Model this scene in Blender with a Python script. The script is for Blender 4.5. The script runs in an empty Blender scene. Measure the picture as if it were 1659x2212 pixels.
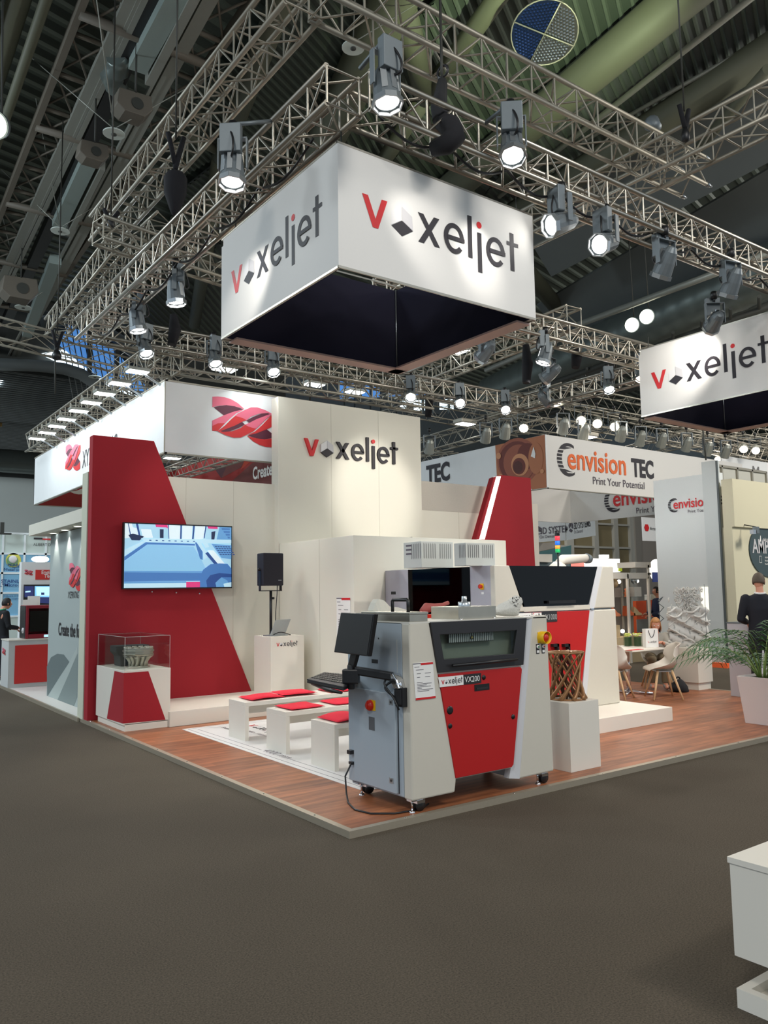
import bpy, bmesh, math, random
from mathutils import Vector, Matrix
random.seed(7)
SC = bpy.context.scene
COL = SC.collection
PI = math.pi

# ---------------------------------------------------------------- camera
F_PX, CX, CY = 1722.2, 829.5, 1106.0
CAM = Vector((-3.109, -4.704, 1.68))
_yaw, _pit, _rol = math.radians(53.813), math.radians(5.661), math.radians(-0.856)
FW = Vector((math.cos(_pit)*math.cos(_yaw), math.cos(_pit)*math.sin(_yaw), math.sin(_pit)))
_r = FW.cross(Vector((0, 0, 1))).normalized()
_u = _r.cross(FW)
RT = math.cos(_rol)*_r + math.sin(_rol)*_u
UP = -math.sin(_rol)*_r + math.cos(_rol)*_u
cam_d = bpy.data.cameras.new('camera')
cam = bpy.data.objects.new('camera', cam_d)
COL.objects.link(cam)
M = Matrix((RT, UP, -FW)).transposed().to_4x4()
M.translation = CAM
cam.matrix_world = M
cam_d.sensor_fit = 'VERTICAL'
cam_d.sensor_height = 24.0
cam_d.lens = F_PX*24.0/2212.0
cam_d.clip_start = 0.05
cam_d.clip_end = 400
SC.camera = cam

# surveying helpers: where the sight line through a photo point meets a real plane
def ray(x, y): return RT*((x-CX)/F_PX) - UP*((y-CY)/F_PX) + FW
def RZ(x, y, z):
    d = ray(x, y); return CAM + d*((z-CAM.z)/d.z)
def RX(x, y, v):
    d = ray(x, y); return CAM + d*((v-CAM.x)/d.x)
def RY(x, y, v):
    d = ray(x, y); return CAM + d*((v-CAM.y)/d.y)
def RH(x, y, X0, Y0):
    d = ray(x, y); t = ((X0-CAM.x)*d.x+(Y0-CAM.y)*d.y)/(d.x**2+d.y**2); return (CAM+d*t).z

# ---------------------------------------------------------------- view, world and large lights
SC.view_settings.view_transform = 'Standard'
SC.view_settings.look = 'None'
SC.view_settings.gamma = 1.0
SC.view_settings.use_curve_mapping = False
SC.view_settings.exposure = 0.0
W = bpy.data.worlds.new('daylight'); SC.world = W
W.use_nodes = True
W.node_tree.nodes['Background'].inputs[0].default_value = (0.72, 0.86, 1.0, 1)
W.node_tree.nodes['Background'].inputs[1].default_value = 0.72

def area_light(name, loc, target, size, power, color=(1, 1, 1), size_y=None):
    d = bpy.data.lights.new(name, 'AREA'); d.energy = power; d.color = color
    d.shape = 'RECTANGLE' if size_y else 'SQUARE'; d.size = size
    if size_y: d.size_y = size_y
    o = bpy.data.objects.new(name, d); COL.objects.link(o)
    o.location = loc
    o.rotation_euler = (Vector(target)-Vector(loc)).to_track_quat('-Z', 'Y').to_euler()
    return o
def spot_light(name, loc, target, power, angle=50, blend=0.6, color=(1, .95, .88), radius=0.09):
    d = bpy.data.lights.new(name, 'SPOT'); d.energy = power; d.color = color
    d.spot_size = math.radians(angle); d.spot_blend = blend; d.shadow_soft_size = radius
    o = bpy.data.objects.new(name, d); COL.objects.link(o)
    o.location = loc
    o.rotation_euler = (Vector(target)-Vector(loc)).to_track_quat('-Z', 'Y').to_euler()
    return o
# fixtureless area lights standing in for the hall's high lamps
for i, (x, y, p, c) in enumerate([(-9, -7, 640, (1, .97, .9)), (2, -11, 420, (1, .95, .88)), (-10, 6, 420, (.85, .95, 1)),
                                  (15, -5, 420, (1, .93, .84)), (22, 8, 500, (1, .93, .84)), (7, 21, 450, (.8, .92, 1)), (28, 24, 700, (1, .95, .9)),
                                  (-3, 20, 450, (.8, .92, 1)), (3, 34, 600, (.8, .92, 1)), (20, 38, 700, (.9, .95, 1))]):
    area_light('hall_fill_light', (x, y, 11.3), (x, y, 0), 1.6, p, c)
for (p_, q_, sz_, e_, c_) in (((15, -3, 8.5), (14, 8, 3.5), 2, 620, (1, .94, .84)), ((-9, 13, 9), (2, 14, 3.5), 2, 800, (.84, .95, 1)), ((-13, 36, 9.5), (0, 49, 5), 3, 3200, (.9, .97, 1)), ((30, 5, 9), (26, 26, 4), 3, 900, (1, .95, .88)),
                         ((1, -8, 8.5), (11, 4, 1.5), 3, 300, (1, .95, .87))):
    area_light('hall_fill_light', p_, q_, sz_, e_, c_)  # added fill lights, aimed at stands, banners and walls that stayed dark
# greenish uplighter thrown at the round mirror under the roof
UPL = (6.0, 1.43, 8.0)
spot_light('uplighter_light', UPL, (7.95, 5.3, 13.3), 2400, 58, .6, (.84, 1.0, .60), .1)

# ---------------------------------------------------------------- materials
def S(r, g, b):
    def f(c):
        c /= 255.0
        return c/12.92 if c <= .04045 else ((c+.055)/1.055)**2.4
    return (f(r), f(g), f(b), 1)
MATS = {}
def mat(name, col, rough=.5, metal=0.0, emit=0.0, noise=0.0, nscale=40, bump=0.0, alpha=None, trans=0.0, coat=0.0, spec=None):
    if name in MATS: return MATS[name]
    m = bpy.data.materials.new(name); m.use_nodes = True
    nt = m.node_tree; b = nt.nodes['Principled BSDF']
    b.inputs['Base Color'].default_value = col
    b.inputs['Roughness'].default_value = rough
    b.inputs['Metallic'].default_value = metal
    if spec is not None: b.inputs['Specular IOR Level'].default_value = spec
    if coat: b.inputs['Coat Weight'].default_value = coat
    if trans: b.inputs['Transmission Weight'].default_value = trans
    if alpha is not None: b.inputs['Alpha'].default_value = alpha
    if emit:
        b.inputs['Emission Color'].default_value = col
        b.inputs['Emission Strength'].default_value = emit
    tc = nt.nodes.new('ShaderNodeTexCoord')
    n = nt.nodes.new('ShaderNodeTexNoise'); n.inputs['Scale'].default_value = nscale
    n.inputs['Detail'].default_value = 4
    nt.links.new(tc.outputs['Object'], n.inputs['Vector'])
    if noise and not emit:
        mx = nt.nodes.new('ShaderNodeMix'); mx.data_type = 'RGBA'
        mx.inputs['A'].default_value = tuple(c*(1-noise) for c in col[:3])+(1,)
        mx.inputs['B'].default_value = tuple(min(1, c*(1+noise)) for c in col[:3])+(1,)
        nt.links.new(n.outputs['Fac'], mx.inputs['Factor'])
        nt.links.new(mx.outputs['Result'], b.inputs['Base Color'])
    if bump:
        bp = nt.nodes.new('ShaderNodeBump'); bp.inputs['Strength'].default_value = bump
        bp.inputs['Distance'].default_value = 0.01
        nt.links.new(n.outputs['Fac'], bp.inputs['Height'])
        nt.links.new(bp.outputs['Normal'], b.inputs['Normal'])
    MATS[name] = m
    return m
white = mat('white_laminate', S(228, 222, 210), .45, noise=.02, nscale=3)
white_panel = mat('white_panel', S(222, 218, 204), .7, noise=.02, nscale=2)
cool_white = mat('cool_white_fabric', S(226, 228, 228), .8, noise=.02, nscale=6)
banner_white = mat('banner_fabric', S(226, 224, 220), .85, noise=.015, nscale=80)
beige = mat('beige_panel', S(214, 208, 180), .7, noise=.02, nscale=2)
red_fab = mat('red_fabric', S(162, 22, 36), .8, noise=.08, nscale=160, bump=.1)
red_paint = mat('red_paint', S(182, 22, 22), .45, noise=.02, nscale=20)
red_cush = mat('red_cushion_cloth', S(226, 36, 60), .95, noise=.06, nscale=200, bump=.2)
red_flat = mat('red_print', S(205, 45, 40), .6, noise=.02)
grey_m = mat('light_grey_paint', S(208, 202, 188), .38, noise=.015, nscale=30)
greyblue = mat('blue_grey_paint', S(168, 178, 186), .4, noise=.015, nscale=30)
dark_p = mat('charcoal_paint', S(44, 43, 45), .35, noise=.05)
black = mat('black_plastic', S(24, 24, 26), .4, noise=.05)
black_cloth = mat('black_cloth', S(22, 22, 27), .9, noise=.2, nscale=60)
navy = mat('navy_fabric', S(36, 35, 56), .95, noise=.05, nscale=90)
alu = mat('aluminium', S(176, 170, 158), .34, .9, noise=.05, nscale=12)
alu_far = mat('matt_aluminium', S(166, 161, 148), .5, .7, noise=.05, nscale=12)
steel = mat('brushed_steel', S(190, 184, 170), .3, .9, noise=.15, nscale=8)
chrome = mat('chrome', S(225, 225, 228), .12, 1.0, noise=.02)
lampgrey = mat('lamp_grey', S(112, 120, 124), .45, .35, noise=.05)
lamp_silver = mat('lamp_silver', S(180, 186, 190), .3, .8, noise=.05)
lens_m = mat('lamp_glow', (1, .97, .92, 1), emit=14)
lens_w = mat('lamp_glow_warm', (1, .82, .6, 1), emit=22)
led_m = mat('led_glow', (.95, 1, 1, 1), emit=7)
ink = mat('dark_ink', S(38, 34, 40), .55, noise=.05)
ink_red = mat('red_ink', S(208, 32, 36), .5, noise=.02)
ink_lg = mat('pale_grey_ink', S(200, 198, 200), .6, noise=.02)
ink_vl = mat('faint_grey_ink', S(224, 222, 222), .6, noise=.01)
ink_dk = mat('grey_ink', S(84, 76, 86), .5, noise=.02)
paper = mat('paper', S(236, 234, 230), .8, noise=.01)
orange = mat('orange_ink', S(232, 104, 36), .5, noise=.02)
yellow = mat('yellow_plastic', S(240, 190, 20), .4, noise=.03)
red_pl = mat('red_plastic', S(200, 40, 24), .3, noise=.03)
green_pl = mat('green_plastic', S(20, 110, 60), .4, noise=.03)
skin = mat('skin', S(214, 150, 122), .55, noise=.05, nscale=30)
hair_b = mat('black_hair', S(24, 20, 20), .6, noise=.3, nscale=90)
suit = mat('dark_suit_cloth', S(22, 24, 34), .85, noise=.15, nscale=90)
wood_l = mat('pale_beech', S(206, 170, 128), .5, noise=.08, nscale=18)
pinktrim = mat('pinkish_band', S(196, 168, 158), .7, noise=.03)
tan = mat('tan_board', S(205, 180, 140), .7, noise=.04)
teal = mat('teal_print', S(60, 104, 108), .6, noise=.05)
orange_pl = mat('orange_plastic', S(236, 92, 30), .5, noise=.04)

def glass_mat(name, tint, a, rough=.03):
    m = bpy.data.materials.new(name); m.use_nodes = True; nt = m.node_tree
    for n in list(nt.nodes): nt.nodes.remove(n)
    out = nt.nodes.new('ShaderNodeOutputMaterial'); mx = nt.nodes.new('ShaderNodeMixShader')
    tr = nt.nodes.new('ShaderNodeBsdfTransparent'); tr.inputs[0].default_value = tint
    gl = nt.nodes.new('ShaderNodeBsdfGlossy'); gl.inputs['Roughness'].default_value = rough
    fr = nt.nodes.new('ShaderNodeLayerWeight'); fr.inputs['Blend'].default_value = .5
    pw = nt.nodes.new('ShaderNodeMath'); pw.operation = 'POWER'; pw.inputs[1].default_value = 5.0
    nt.links.new(fr.outputs['Facing'], pw.inputs[0])
    mt = nt.nodes.new('ShaderNodeMath'); mt.operation = 'MULTIPLY_ADD'; mt.inputs[1].default_value = .8; mt.inputs[2].default_value = a
    nt.links.new(pw.outputs[0], mt.inputs[0]); nt.links.new(mt.outputs[0], mx.inputs[0])
    nt.links.new(tr.outputs[0], mx.inputs[1]); nt.links.new(gl.outputs[0], mx.inputs[2])
    nt.links.new(mx.outputs[0], out.inputs[0])
    return m
clear = glass_mat('clear_acrylic', (.93, .95, .94, 1), .02)
smoked = glass_mat('smoked_acrylic', (.03, .035, .05, 1), .035)
vase_glass = glass_mat('vase_glass', (.85, .9, .86, 1), .05)

def carpet_mat():
    m = bpy.data.materials.new('grey_carpet'); m.use_nodes = True; nt = m.node_tree; b = nt.nodes['Principled BSDF']
    tc = nt.nodes.new('ShaderNodeTexCoord')
    n1 = nt.nodes.new('ShaderNodeTexNoise'); n1.inputs['Scale'].default_value = 110; n1.inputs['Detail'].default_value = 6; n1.inputs['Roughness'].default_value = .75
    n2 = nt.nodes.new('ShaderNodeTexNoise'); n2.inputs['Scale'].default_value = .7; n2.inputs['Detail'].default_value = 5
    cr = nt.nodes.new('ShaderNodeValToRGB')
    cr.color_ramp.elements[0].position = .3; cr.color_ramp.elements[0].color = S(62, 56, 49)
    cr.color_ramp.elements[1].position = .7; cr.color_ramp.elements[1].color = S(118, 108, 94)
    mp = nt.nodes.new('ShaderNodeMapping'); mp.inputs['Scale'].default_value = (1, 1, 1)
    mx = nt.nodes.new('ShaderNodeMix'); mx.data_type = 'RGBA'; mx.blend_type = 'MULTIPLY'; mx.inputs['Factor'].default_value = .35
    nt.links.new(tc.outputs['Object'], mp.inputs['Vector'])
    nt.links.new(mp.outputs['Vector'], n1.inputs['Vector']); nt.links.new(mp.outputs['Vector'], n2.inputs['Vector'])
    nt.links.new(n1.outputs['Fac'], cr.inputs['Fac']); nt.links.new(cr.outputs['Color'], mx.inputs['A']); nt.links.new(n2.outputs['Fac'], mx.inputs['B'])
    nt.links.new(mx.outputs['Result'], b.inputs['Base Color'])
    b.inputs['Roughness'].default_value = .95; b.inputs['Specular IOR Level'].default_value = .15
    bp = nt.nodes.new('ShaderNodeBump'); bp.inputs['Strength'].default_value = .5; bp.inputs['Distance'].default_value = .004
    nt.links.new(n1.outputs['Fac'], bp.inputs['Height']); nt.links.new(bp.outputs['Normal'], b.inputs['Normal'])
    return m
def wood_mat():
    m = bpy.data.materials.new('walnut_planks'); m.use_nodes = True; nt = m.node_tree; b = nt.nodes['Principled BSDF']
    tc = nt.nodes.new('ShaderNodeTexCoord')
    br = nt.nodes.new('ShaderNodeTexBrick'); br.inputs['Scale'].default_value = 1; br.offset = .37
    br.inputs['Color1'].default_value = (.25, .25, .25, 1); br.inputs['Color2'].default_value = (.8, .8, .8, 1); br.inputs['Mortar'].default_value = (.1, .1, .1, 1)
    br.inputs['Brick Width'].default_value = 1.25; br.inputs['Row Height'].default_value = .16; br.inputs['Mortar Size'].default_value = .0018
    mp = nt.nodes.new('ShaderNodeMapping'); mp.inputs['Scale'].default_value = (.9, 9, 1)
    n = nt.nodes.new('ShaderNodeTexNoise'); n.inputs['Scale'].default_value = 1.6; n.inputs['Detail'].default_value = 7; n.inputs['Roughness'].default_value = .62
    cr = nt.nodes.new('ShaderNodeValToRGB'); e = cr.color_ramp.elements
    e[0].position = .25; e[0].color = S(98, 50, 28)
    e[1].position = .75; e[1].color = S(186, 118, 78)
    mx = nt.nodes.new('ShaderNodeMix'); mx.data_type = 'RGBA'; mx.blend_type = 'OVERLAY'; mx.inputs['Factor'].default_value = .32
    nt.links.new(tc.outputs['Object'], br.inputs['Vector']); nt.links.new(tc.outputs['Object'], mp.inputs['Vector'])
    nt.links.new(mp.outputs['Vector'], n.inputs['Vector']); nt.links.new(n.outputs['Fac'], cr.inputs['Fac'])
    nt.links.new(cr.outputs['Color'], mx.inputs['A']); nt.links.new(br.outputs['Color'], mx.inputs['B'])
    nt.links.new(mx.outputs['Result'], b.inputs['Base Color']); b.inputs['Roughness'].default_value = .42
    return m

# ---------------------------------------------------------------- mesh builder
class MB:
    def __init__(s): s.v = []; s.f = []; s.m = []; s.sm = []
    def add(s, vs, fs, mi=0, smooth=False):
        b = len(s.v); s.v += [Vector(v) for v in vs]
        for f in fs: s.f.append([b+i for i in f]); s.m.append(mi); s.sm.append(smooth)
        return s
    def box(s, x0, x1, y0, y1, z0, z1, mi=0):
        return s.add([(x, y, z) for x in (x0, x1) for y in (y0, y1) for z in (z0, z1)],
                     [(0, 1, 3, 2), (4, 6, 7, 5), (0, 4, 5, 1), (2, 3, 7, 6), (0, 2, 6, 4), (1, 5, 7, 3)], mi)
    def obox(s, c, ax, ay, az, mi=0):
        """box from centre and three half-extent vectors"""
        c = Vector(c); ax = Vector(ax); ay = Vector(ay); az = Vector(az)
        return s.add([c+i*ax+j*ay+k*az for i in (-1, 1) for j in (-1, 1) for k in (-1, 1)],
                     [(0, 1, 3, 2), (4, 6, 7, 5), (0, 4, 5, 1), (2, 3, 7, 6), (0, 2, 6, 4), (1, 5, 7, 3)], mi)
    def prism(s, pts, d, mi=0):
        """polygon pts extruded by vector d"""
        d = Vector(d); n = len(pts); P = [Vector(p) for p in pts]
        return s.add(P+[p+d for p in P], [list(range(n))[::-1], list(range(n, 2*n))]+[(i, (i+1) % n, n+(i+1) % n, n+i) for i in range(n)], mi)
    def poly(s, pts, mi=0): return s.add(pts, [list(range(len(pts)))], mi)
    def tube(s, pts, r, n=8, mi=0, cap=True, smooth=True):
        pts = [Vector(p) for p in pts]; rr = r if isinstance(r, (list, tuple)) else [r]*len(pts)
        vs = []; fs = []; a = None
        for i, p in enumerate(pts):
            t = (pts[min(i+1, len(pts)-1)]-pts[max(i-1, 0)])
            t = t.normalized() if t.length > 1e-9 else Vector((0, 0, 1))
            if a is None:
                a = t.cross(Vector((0, 0, 1)))
                if a.length < 1e-3: a = t.cross(Vector((1, 0, 0)))
            a = (a-t*a.dot(t)); a = a.normalized() if a.length > 1e-6 else t.orthogonal().normalized()
            b = t.cross(a)
            for k in range(n):
                th = 2*PI*k/n; vs.append(p+(a*math.cos(th)+b*math.sin(th))*rr[i])
        for i in range(len(pts)-1):
            for k in range(n): fs.append((i*n+k, i*n+(k+1) % n, (i+1)*n+(k+1) % n, (i+1)*n+k))
        s.add(vs, fs, mi, smooth)
        if cap:
            b0 = len(s.v)-len(vs)
            s.f.append([b0+k for k in range(n)][::-1]); s.m.append(mi); s.sm.append(False)
            s.f.append([b0+(len(pts)-1)*n+k for k in range(n)]); s.m.append(mi); s.sm.append(False)
        return s
    def lathe(s, prof, c=(0, 0, 0), ax=(0, 0, 1), n=20, mi=0, smooth=True, mis=None):
        """profile of (radius, height) spun about ax through c"""
        c = Vector(c); ax = Vector(ax).normalized(); a = ax.orthogonal().normalized(); b = ax.cross(a)
        vs = []
        for r, h in prof:
            for k in range(n):
                th = 2*PI*(k+.5)/n; vs.append(c+ax*h+(a*math.cos(th)+b*math.sin(th))*r)
        base = len(s.v); s.v += vs
        for i in range(len(prof)-1):
            for k in range(n):
                s.f.append([base+i*n+k, base+i*n+(k+1) % n, base+(i+1)*n+(k+1) % n, base+(i+1)*n+k]); s.m.append(mis[i] if mis else mi); s.sm.append(smooth)
        return s
    def disc(s, c, ax, r, n=24, mi=0, th=0.0):
        c = Vector(c); ax = Vector(ax).normalized(); a = ax.orthogonal().normalized(); b = ax.cross(a)
        ring = [c+(a*math.cos(2*PI*k/n)+b*math.sin(2*PI*k/n))*r for k in range(n)]
        if th: return s.prism(ring, ax*th, mi)
        return s.poly(ring, mi)
    def loft(s, rings, n=16, mi=0):
        """rings of (centre, half-axis a, half-axis b)"""
        vs = []; fs = []
        for c, a, b in rings:
            c = Vector(c); a = Vector(a); b = Vector(b)
            for k in range(n):
                th = 2*PI*k/n; vs.append(c+a*math.cos(th)+b*math.sin(th))
        for i in range(len(rings)-1):
            for k in range(n): fs.append((i*n+k, i*n+(k+1) % n, (i+1)*n+(k+1) % n, (i+1)*n+k))
        fs.append(tuple(range(n))[::-1]); fs.append(tuple((len(rings)-1)*n+k for k in range(n)))
        return s.add(vs, fs, mi, True)
    def sphere(s, c, r, n=12, mi=0, sc=(1, 1, 1)):
        c = Vector(c); vs = []; fs = []; m = n//2
        for i in range(m+1):
            ph = PI*i/m
            for k in range(n):
                th = 2*PI*k/n
                vs.append(c+Vector((r*sc[0]*math.sin(ph)*math.cos(th), r*sc[1]*math.sin(ph)*math.sin(th), r*sc[2]*math.cos(ph))))
        for i in range(m):
            for k in range(n): fs.append((i*n+k, (i+1)*n+k, (i+1)*n+(k+1) % n, i*n+(k+1) % n))
        return s.add(vs, fs, mi, True)
    def merge(s, o, mi=None):
        b = len(s.v); s.v += o.v; s.f += [[b+i for i in f] for f in o.f]
        s.m += (o.m if mi is None else [mi]*len(o.m)); s.sm += o.sm
        return s
    def xf(s, mtx):
        s.v = [mtx @ v for v in s.v]; return s
    def build(s, name, mats, parent=None, bevel=0, label=None, loc=None):
        off = Vector((0, 0, 0))
        if parent is not None:
            r = parent
            while r.parent: r = r.parent
            off = Vector(r.location)
        elif loc is not None: off = Vector(loc)
        elif s.v:
            xs = [v.x for v in s.v]; ys = [v.y for v in s.v]; zs = [v.z for v in s.v]
            off = Vector(((min(xs)+max(xs))/2, (min(ys)+max(ys))/2, min(zs)))
        me = bpy.data.meshes.new(name)
        me.from_pydata([tuple(v-off) for v in s.v], [], s.f)
        ml = mats if isinstance(mats, (list, tuple)) else [mats]
        for m in ml: me.materials.append(m)
        for i, p in enumerate(me.polygons):
            p.material_index = s.m[i]; p.use_smooth = s.sm[i]
        bm = bmesh.new(); bm.from_mesh(me)
        bmesh.ops.remove_doubles(bm, verts=bm.verts, dist=1e-6)
        bmesh.ops.recalc_face_normals(bm, faces=bm.faces)
        bm.to_mesh(me); bm.free()
        me.update()
        o = bpy.data.objects.new(name, me); COL.objects.link(o)
        if parent is not None: o.parent = parent
        else: o.location = off
        if bevel:
            bv = o.modifiers.new('bevel', 'BEVEL'); bv.width = bevel; bv.segments = 2; bv.limit_method = 'ANGLE'; bv.angle_limit = math.radians(40)
        if label: o['label'] = label
        return o
def thing(name, label, cat, loc=(0, 0, 0), group=None, rz=0):
    o = bpy.data.objects.new(name, None); COL.objects.link(o)
    o.empty_display_size = .1
    o.location = loc; o.rotation_euler = (0, 0, rz); o['label'] = label; o['category'] = cat
    if group: o['group'] = group
    return o
def tag(o, label, cat, group=None, kind=None):
    o['label'] = label; o['category'] = cat
    if group: o['group'] = group
    if kind: o['kind'] = kind
    return o
def struct(o): o['kind'] = 'structure'; return o
def dup(root, loc, rz=0, label=None, group=None):
    r = root.copy(); COL.objects.link(r); r.location = loc; r.rotation_euler = (0, 0, rz)
    if label: r['label'] = label
    if group: r['group'] = group
    for ch in list(root.children):
        c = ch.copy(); COL.objects.link(c); c.parent = r
        for g in ch.children:
            d = g.copy(); COL.objects.link(d); d.parent = c
    return r

# ---------------------------------------------------------------- lettering and marks
def text_mb(txt, h, o, u, v, mi=0, sx=1.0, bold=0.0, th=.002, align='LEFT', spacing=1.0):
    """capital height h; o origin (baseline left), u reading direction, v up"""
    cu = bpy.data.curves.new('t', 'FONT'); cu.body = txt; cu.size = 1.0; cu.align_x = align; cu.offset = bold
    cu.space_character = spacing; cu.resolution_u = 3
    ob = bpy.data.objects.new('t', cu); COL.objects.link(ob)
    me = bpy.data.meshes.new_from_object(ob)
    u = Vector(u).normalized(); v = Vector(v).normalized(); o = Vector(o); n = u.cross(v)
    k = h/.69
    b = MB()
    b.v = [o+u*(p.co.x*k*sx)+v*(p.co.y*k)+n*th for p in me.vertices]
    b.f = [list(p.vertices) for p in me.polygons]; b.m = [mi]*len(b.f); b.sm = [False]*len(b.f)
    bpy.data.objects.remove(ob); bpy.data.curves.remove(cu); bpy.data.meshes.remove(me)
    return b
def arc_pts(cx, cy, rx, ry, a0, a1, n=18):
    return [(cx+rx*math.cos(math.radians(a0+(a1-a0)*i/n)), cy+ry*math.sin(math.radians(a0+(a1-a0)*i/n))) for i in range(n+1)]
def logo_shapes():
    """the exhibitor's word mark in x-height units: list of (material index, polygons); width about 6.8"""
    L = []; t = .2
    L.append((1, [[(0, 1), (.22, 1), (.5, .3), (.5, 0), (.39, 0)], [(.97, 1), (.75, 1), (.5, .3), (.5, 0), (.6, 0)]]))
    cx = 1.12
    L.append((0, [[(cx, .26), (cx+.42, 0), (cx+.86, .28), (cx+.42, .52)]]))
    L.append((2, [[(cx+.43, .53), (cx+.87, .29), (cx+.84, .76), (cx+.43, 1.0)]]))
    L.append((3, [[(cx+.41, .53), (cx-.01, .27), (cx, .74), (cx+.41, 1.0)]]))
    x0 = 2.2
    L.append((0, [[(x0, 1), (x0+.24, 1), (x0+.92, 0), (x0+.68, 0)], [(x0+.68, 1), (x0+.92, 1), (x0+.24, 0), (x0, 0)]]))
    def e(c):
        o = arc_pts(c, .5, .46, .53, 0, 318, 26); i = arc_pts(c, .5, .27, .37, 0, 318, 26)
        ring = [[o[k], o[k+1], i[k+1], i[k]] for k in range(26)]
        return ring+[[(c-.3, .43), (c+.46, .43), (c+.46, .57), (c-.3, .57)]]
    L.append((0, e(3.75)))
    L.append((0, [[(4.38, 0), (4.58, 0), (4.58, 1.5), (4.38, 1.5)]]))
    L.append((0, [[(4.82, -.42), (5.02, -.42), (5.02, 1), (4.82, 1)]]))
    L.append((1, [arc_pts(4.92, 1.28, .12, .12, 0, 345, 20)]))
    L.append((0, e(5.68)))
    L.append((0, [[(6.4, 0), (6.6, 0), (6.6, 1.4), (6.4, 1.4)], [(6.24, .92), (6.82, .92), (6.82, 1.06), (6.24, 1.06)]]))
    return L
def word_mark(o, u, v, xh, th=.002, depth=0.0):
    u = Vector(u).normalized(); v = Vector(v).normalized(); n = u.cross(v); o = Vector(o); b = MB()
    for mi, polys in logo_shapes():
        for k, p in enumerate(polys):
            pts = [o+u*(x*xh)+v*(y*xh)+n*(th+.0002*k) for x, y in p]
            if depth: b.prism(pts, n*depth, mi)
            else: b.poly(pts, mi)
    return b
MARK = [ink, ink_red, ink_lg, ink_vl]
def ribbon_mark(o, u, v, w, h, th=.003):
    """the interlaced red ribbons, in a w by h box"""
    u = Vector(u).normalized(); v = Vector(v).normalized(); n = u.cross(v); o = Vector(o); b = MB()
    Bk = [(750, 415), (820, 388), (900, 368), (1000, 368), (1110, 392), (1000, 430), (870, 495)]
    A = [(735, 290), (800, 278), (880, 275), (960, 290), (1040, 325), (1120, 388), (1000, 368), (900, 368), (820, 385), (735, 415)]
    C = [(735, 575), (870, 495), (1000, 430), (1115, 392), (1020, 450), (930, 540), (860, 620), (800, 692), (735, 697)]
    C2 = [(735, 640), (800, 600), (880, 590), (830, 655), (800, 692), (735, 697)]
    Dd = [(800, 692), (880, 620), (960, 530), (1040, 450), (1120, 400), (1200, 355), (1280, 345), (1380, 365), (1490, 408), (1400, 403), (1300, 420), (1200, 470), (1145, 520), (1090, 548), (1000, 605), (900, 655), (830, 690)]
    D2 = [(800, 692), (880, 620), (960, 530), (1010, 485), (1100, 500), (1145, 520), (1090, 548), (1000, 605), (900, 655), (830, 690)]
    Ee = [(830, 690), (900, 655), (1000, 605), (1090, 548), (1125, 575), (1040, 630), (940, 680), (860, 697)]
    r = lambda P: [(2270-x, 1096-y) for x, y in P]
    for k, (P, mi) in enumerate(((Bk, 2), (r(Bk), 2), (A, 0), (r(A), 1), (C, 0), (C2, 1), (r(C), 1), (Dd, 0), (D2, 1), (r(Dd), 1), (r(D2), 0), (Ee, 2), (r(Ee), 2))):
        b.poly([o+u*((x-735)/800*w)+v*((821-y)/546*h)+n*(th+.0005*k) for x, y in P], mi)
    return b
RIB = [mat('rose_print', S(226, 110, 134), .6), mat('scarlet_print', S(206, 50, 52), .6), mat('plum_print', S(92, 40, 58), .6)]
def slit_mark(c, u, v, r, th=.003):
    """dark crescent cut by horizontal slits, open to the right"""
    u = Vector(u).normalized(); v = Vector(v).normalized(); n = u.cross(v); c = Vector(c); b = MB()
    for k in range(9):
        y = -r*.95+2*r*.95*k/8.6; y1 = y+r*.15
        pts = []
        for yy in (y, y1):
            yy = max(-r*.995, min(r*.995, yy)); x = math.sqrt(r*r-yy*yy); pts.append((-x, yy))
        for yy in (y1, y):
            yy2 = max(-r*.8, min(r*.8, yy)); x = math.sqrt(max(0, (r*.86)**2-yy2*yy2))
            pts.append((-x+r*.28 if abs(yy) < r*.72 else .35*r, yy))
        b.poly([c+u*x+v*y+n*th for x, y in pts], 0)
    o = arc_pts(0, 0, r, r, 60, 130, 12); i = arc_pts(.1*r, -.02*r, r*.86, r*.84, 60, 130, 12)
    for k in range(12): b.poly([c+u*p[0]+v*p[1]+n*th*1.3 for p in (o[k], o[k+1], i[k+1], i[k])], 0)
    o = arc_pts(0, 0, r, r, 225, 300, 12); i = arc_pts(.1*r, .02*r, r*.86, r*.84, 225, 300, 12)
    for k in range(12): b.poly([c+u*p[0]+v*p[1]+n*th*1.3 for p in (o[k], o[k+1], i[k+1], i[k])], 0)
    return b
X, Y, Z = Vector((1, 0, 0)), Vector((0, 1, 0)), Vector((0, 0, 1))
# ================================================================ THE HALL
fl = MB().box(-30, 70, -25, 60, -.2, 0); struct(fl.build('floor', carpet_mat(), loc=(0, 0, 0)))
roof_m = mat('roof_sheet', S(68, 77, 70), .55, noise=.05, nscale=4)
roof_rib = mat('roof_rib', S(96, 106, 96), .5, .1, noise=.05, nscale=4)
pipe_m = mat('roof_pipe_paint', S(92, 94, 78), .6, noise=.05, nscale=2)
slate = mat('slate_roof_paint', S(92, 98, 98), .7, noise=.04, nscale=2)
ducting = mat('galvanised_duct', S(120, 130, 128), .35, .6, noise=.08, nscale=3)
hallwall = mat('hall_wall_paint', S(158, 166, 164), .8, noise=.03, nscale=1)
dim_m = mat('dark_roof_steel', S(58, 60, 56), .6, noise=.1, nscale=3)
rust = mat('gantry_steel', S(104, 98, 88), .6, noise=.08, nscale=3)
traym = mat('cable_tray_metal', S(156, 158, 150), .45, .4, noise=.05, nscale=8)
sky_b = mat('sky_blue_glass', (.07, .22, .55, 1), emit=.9)
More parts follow.
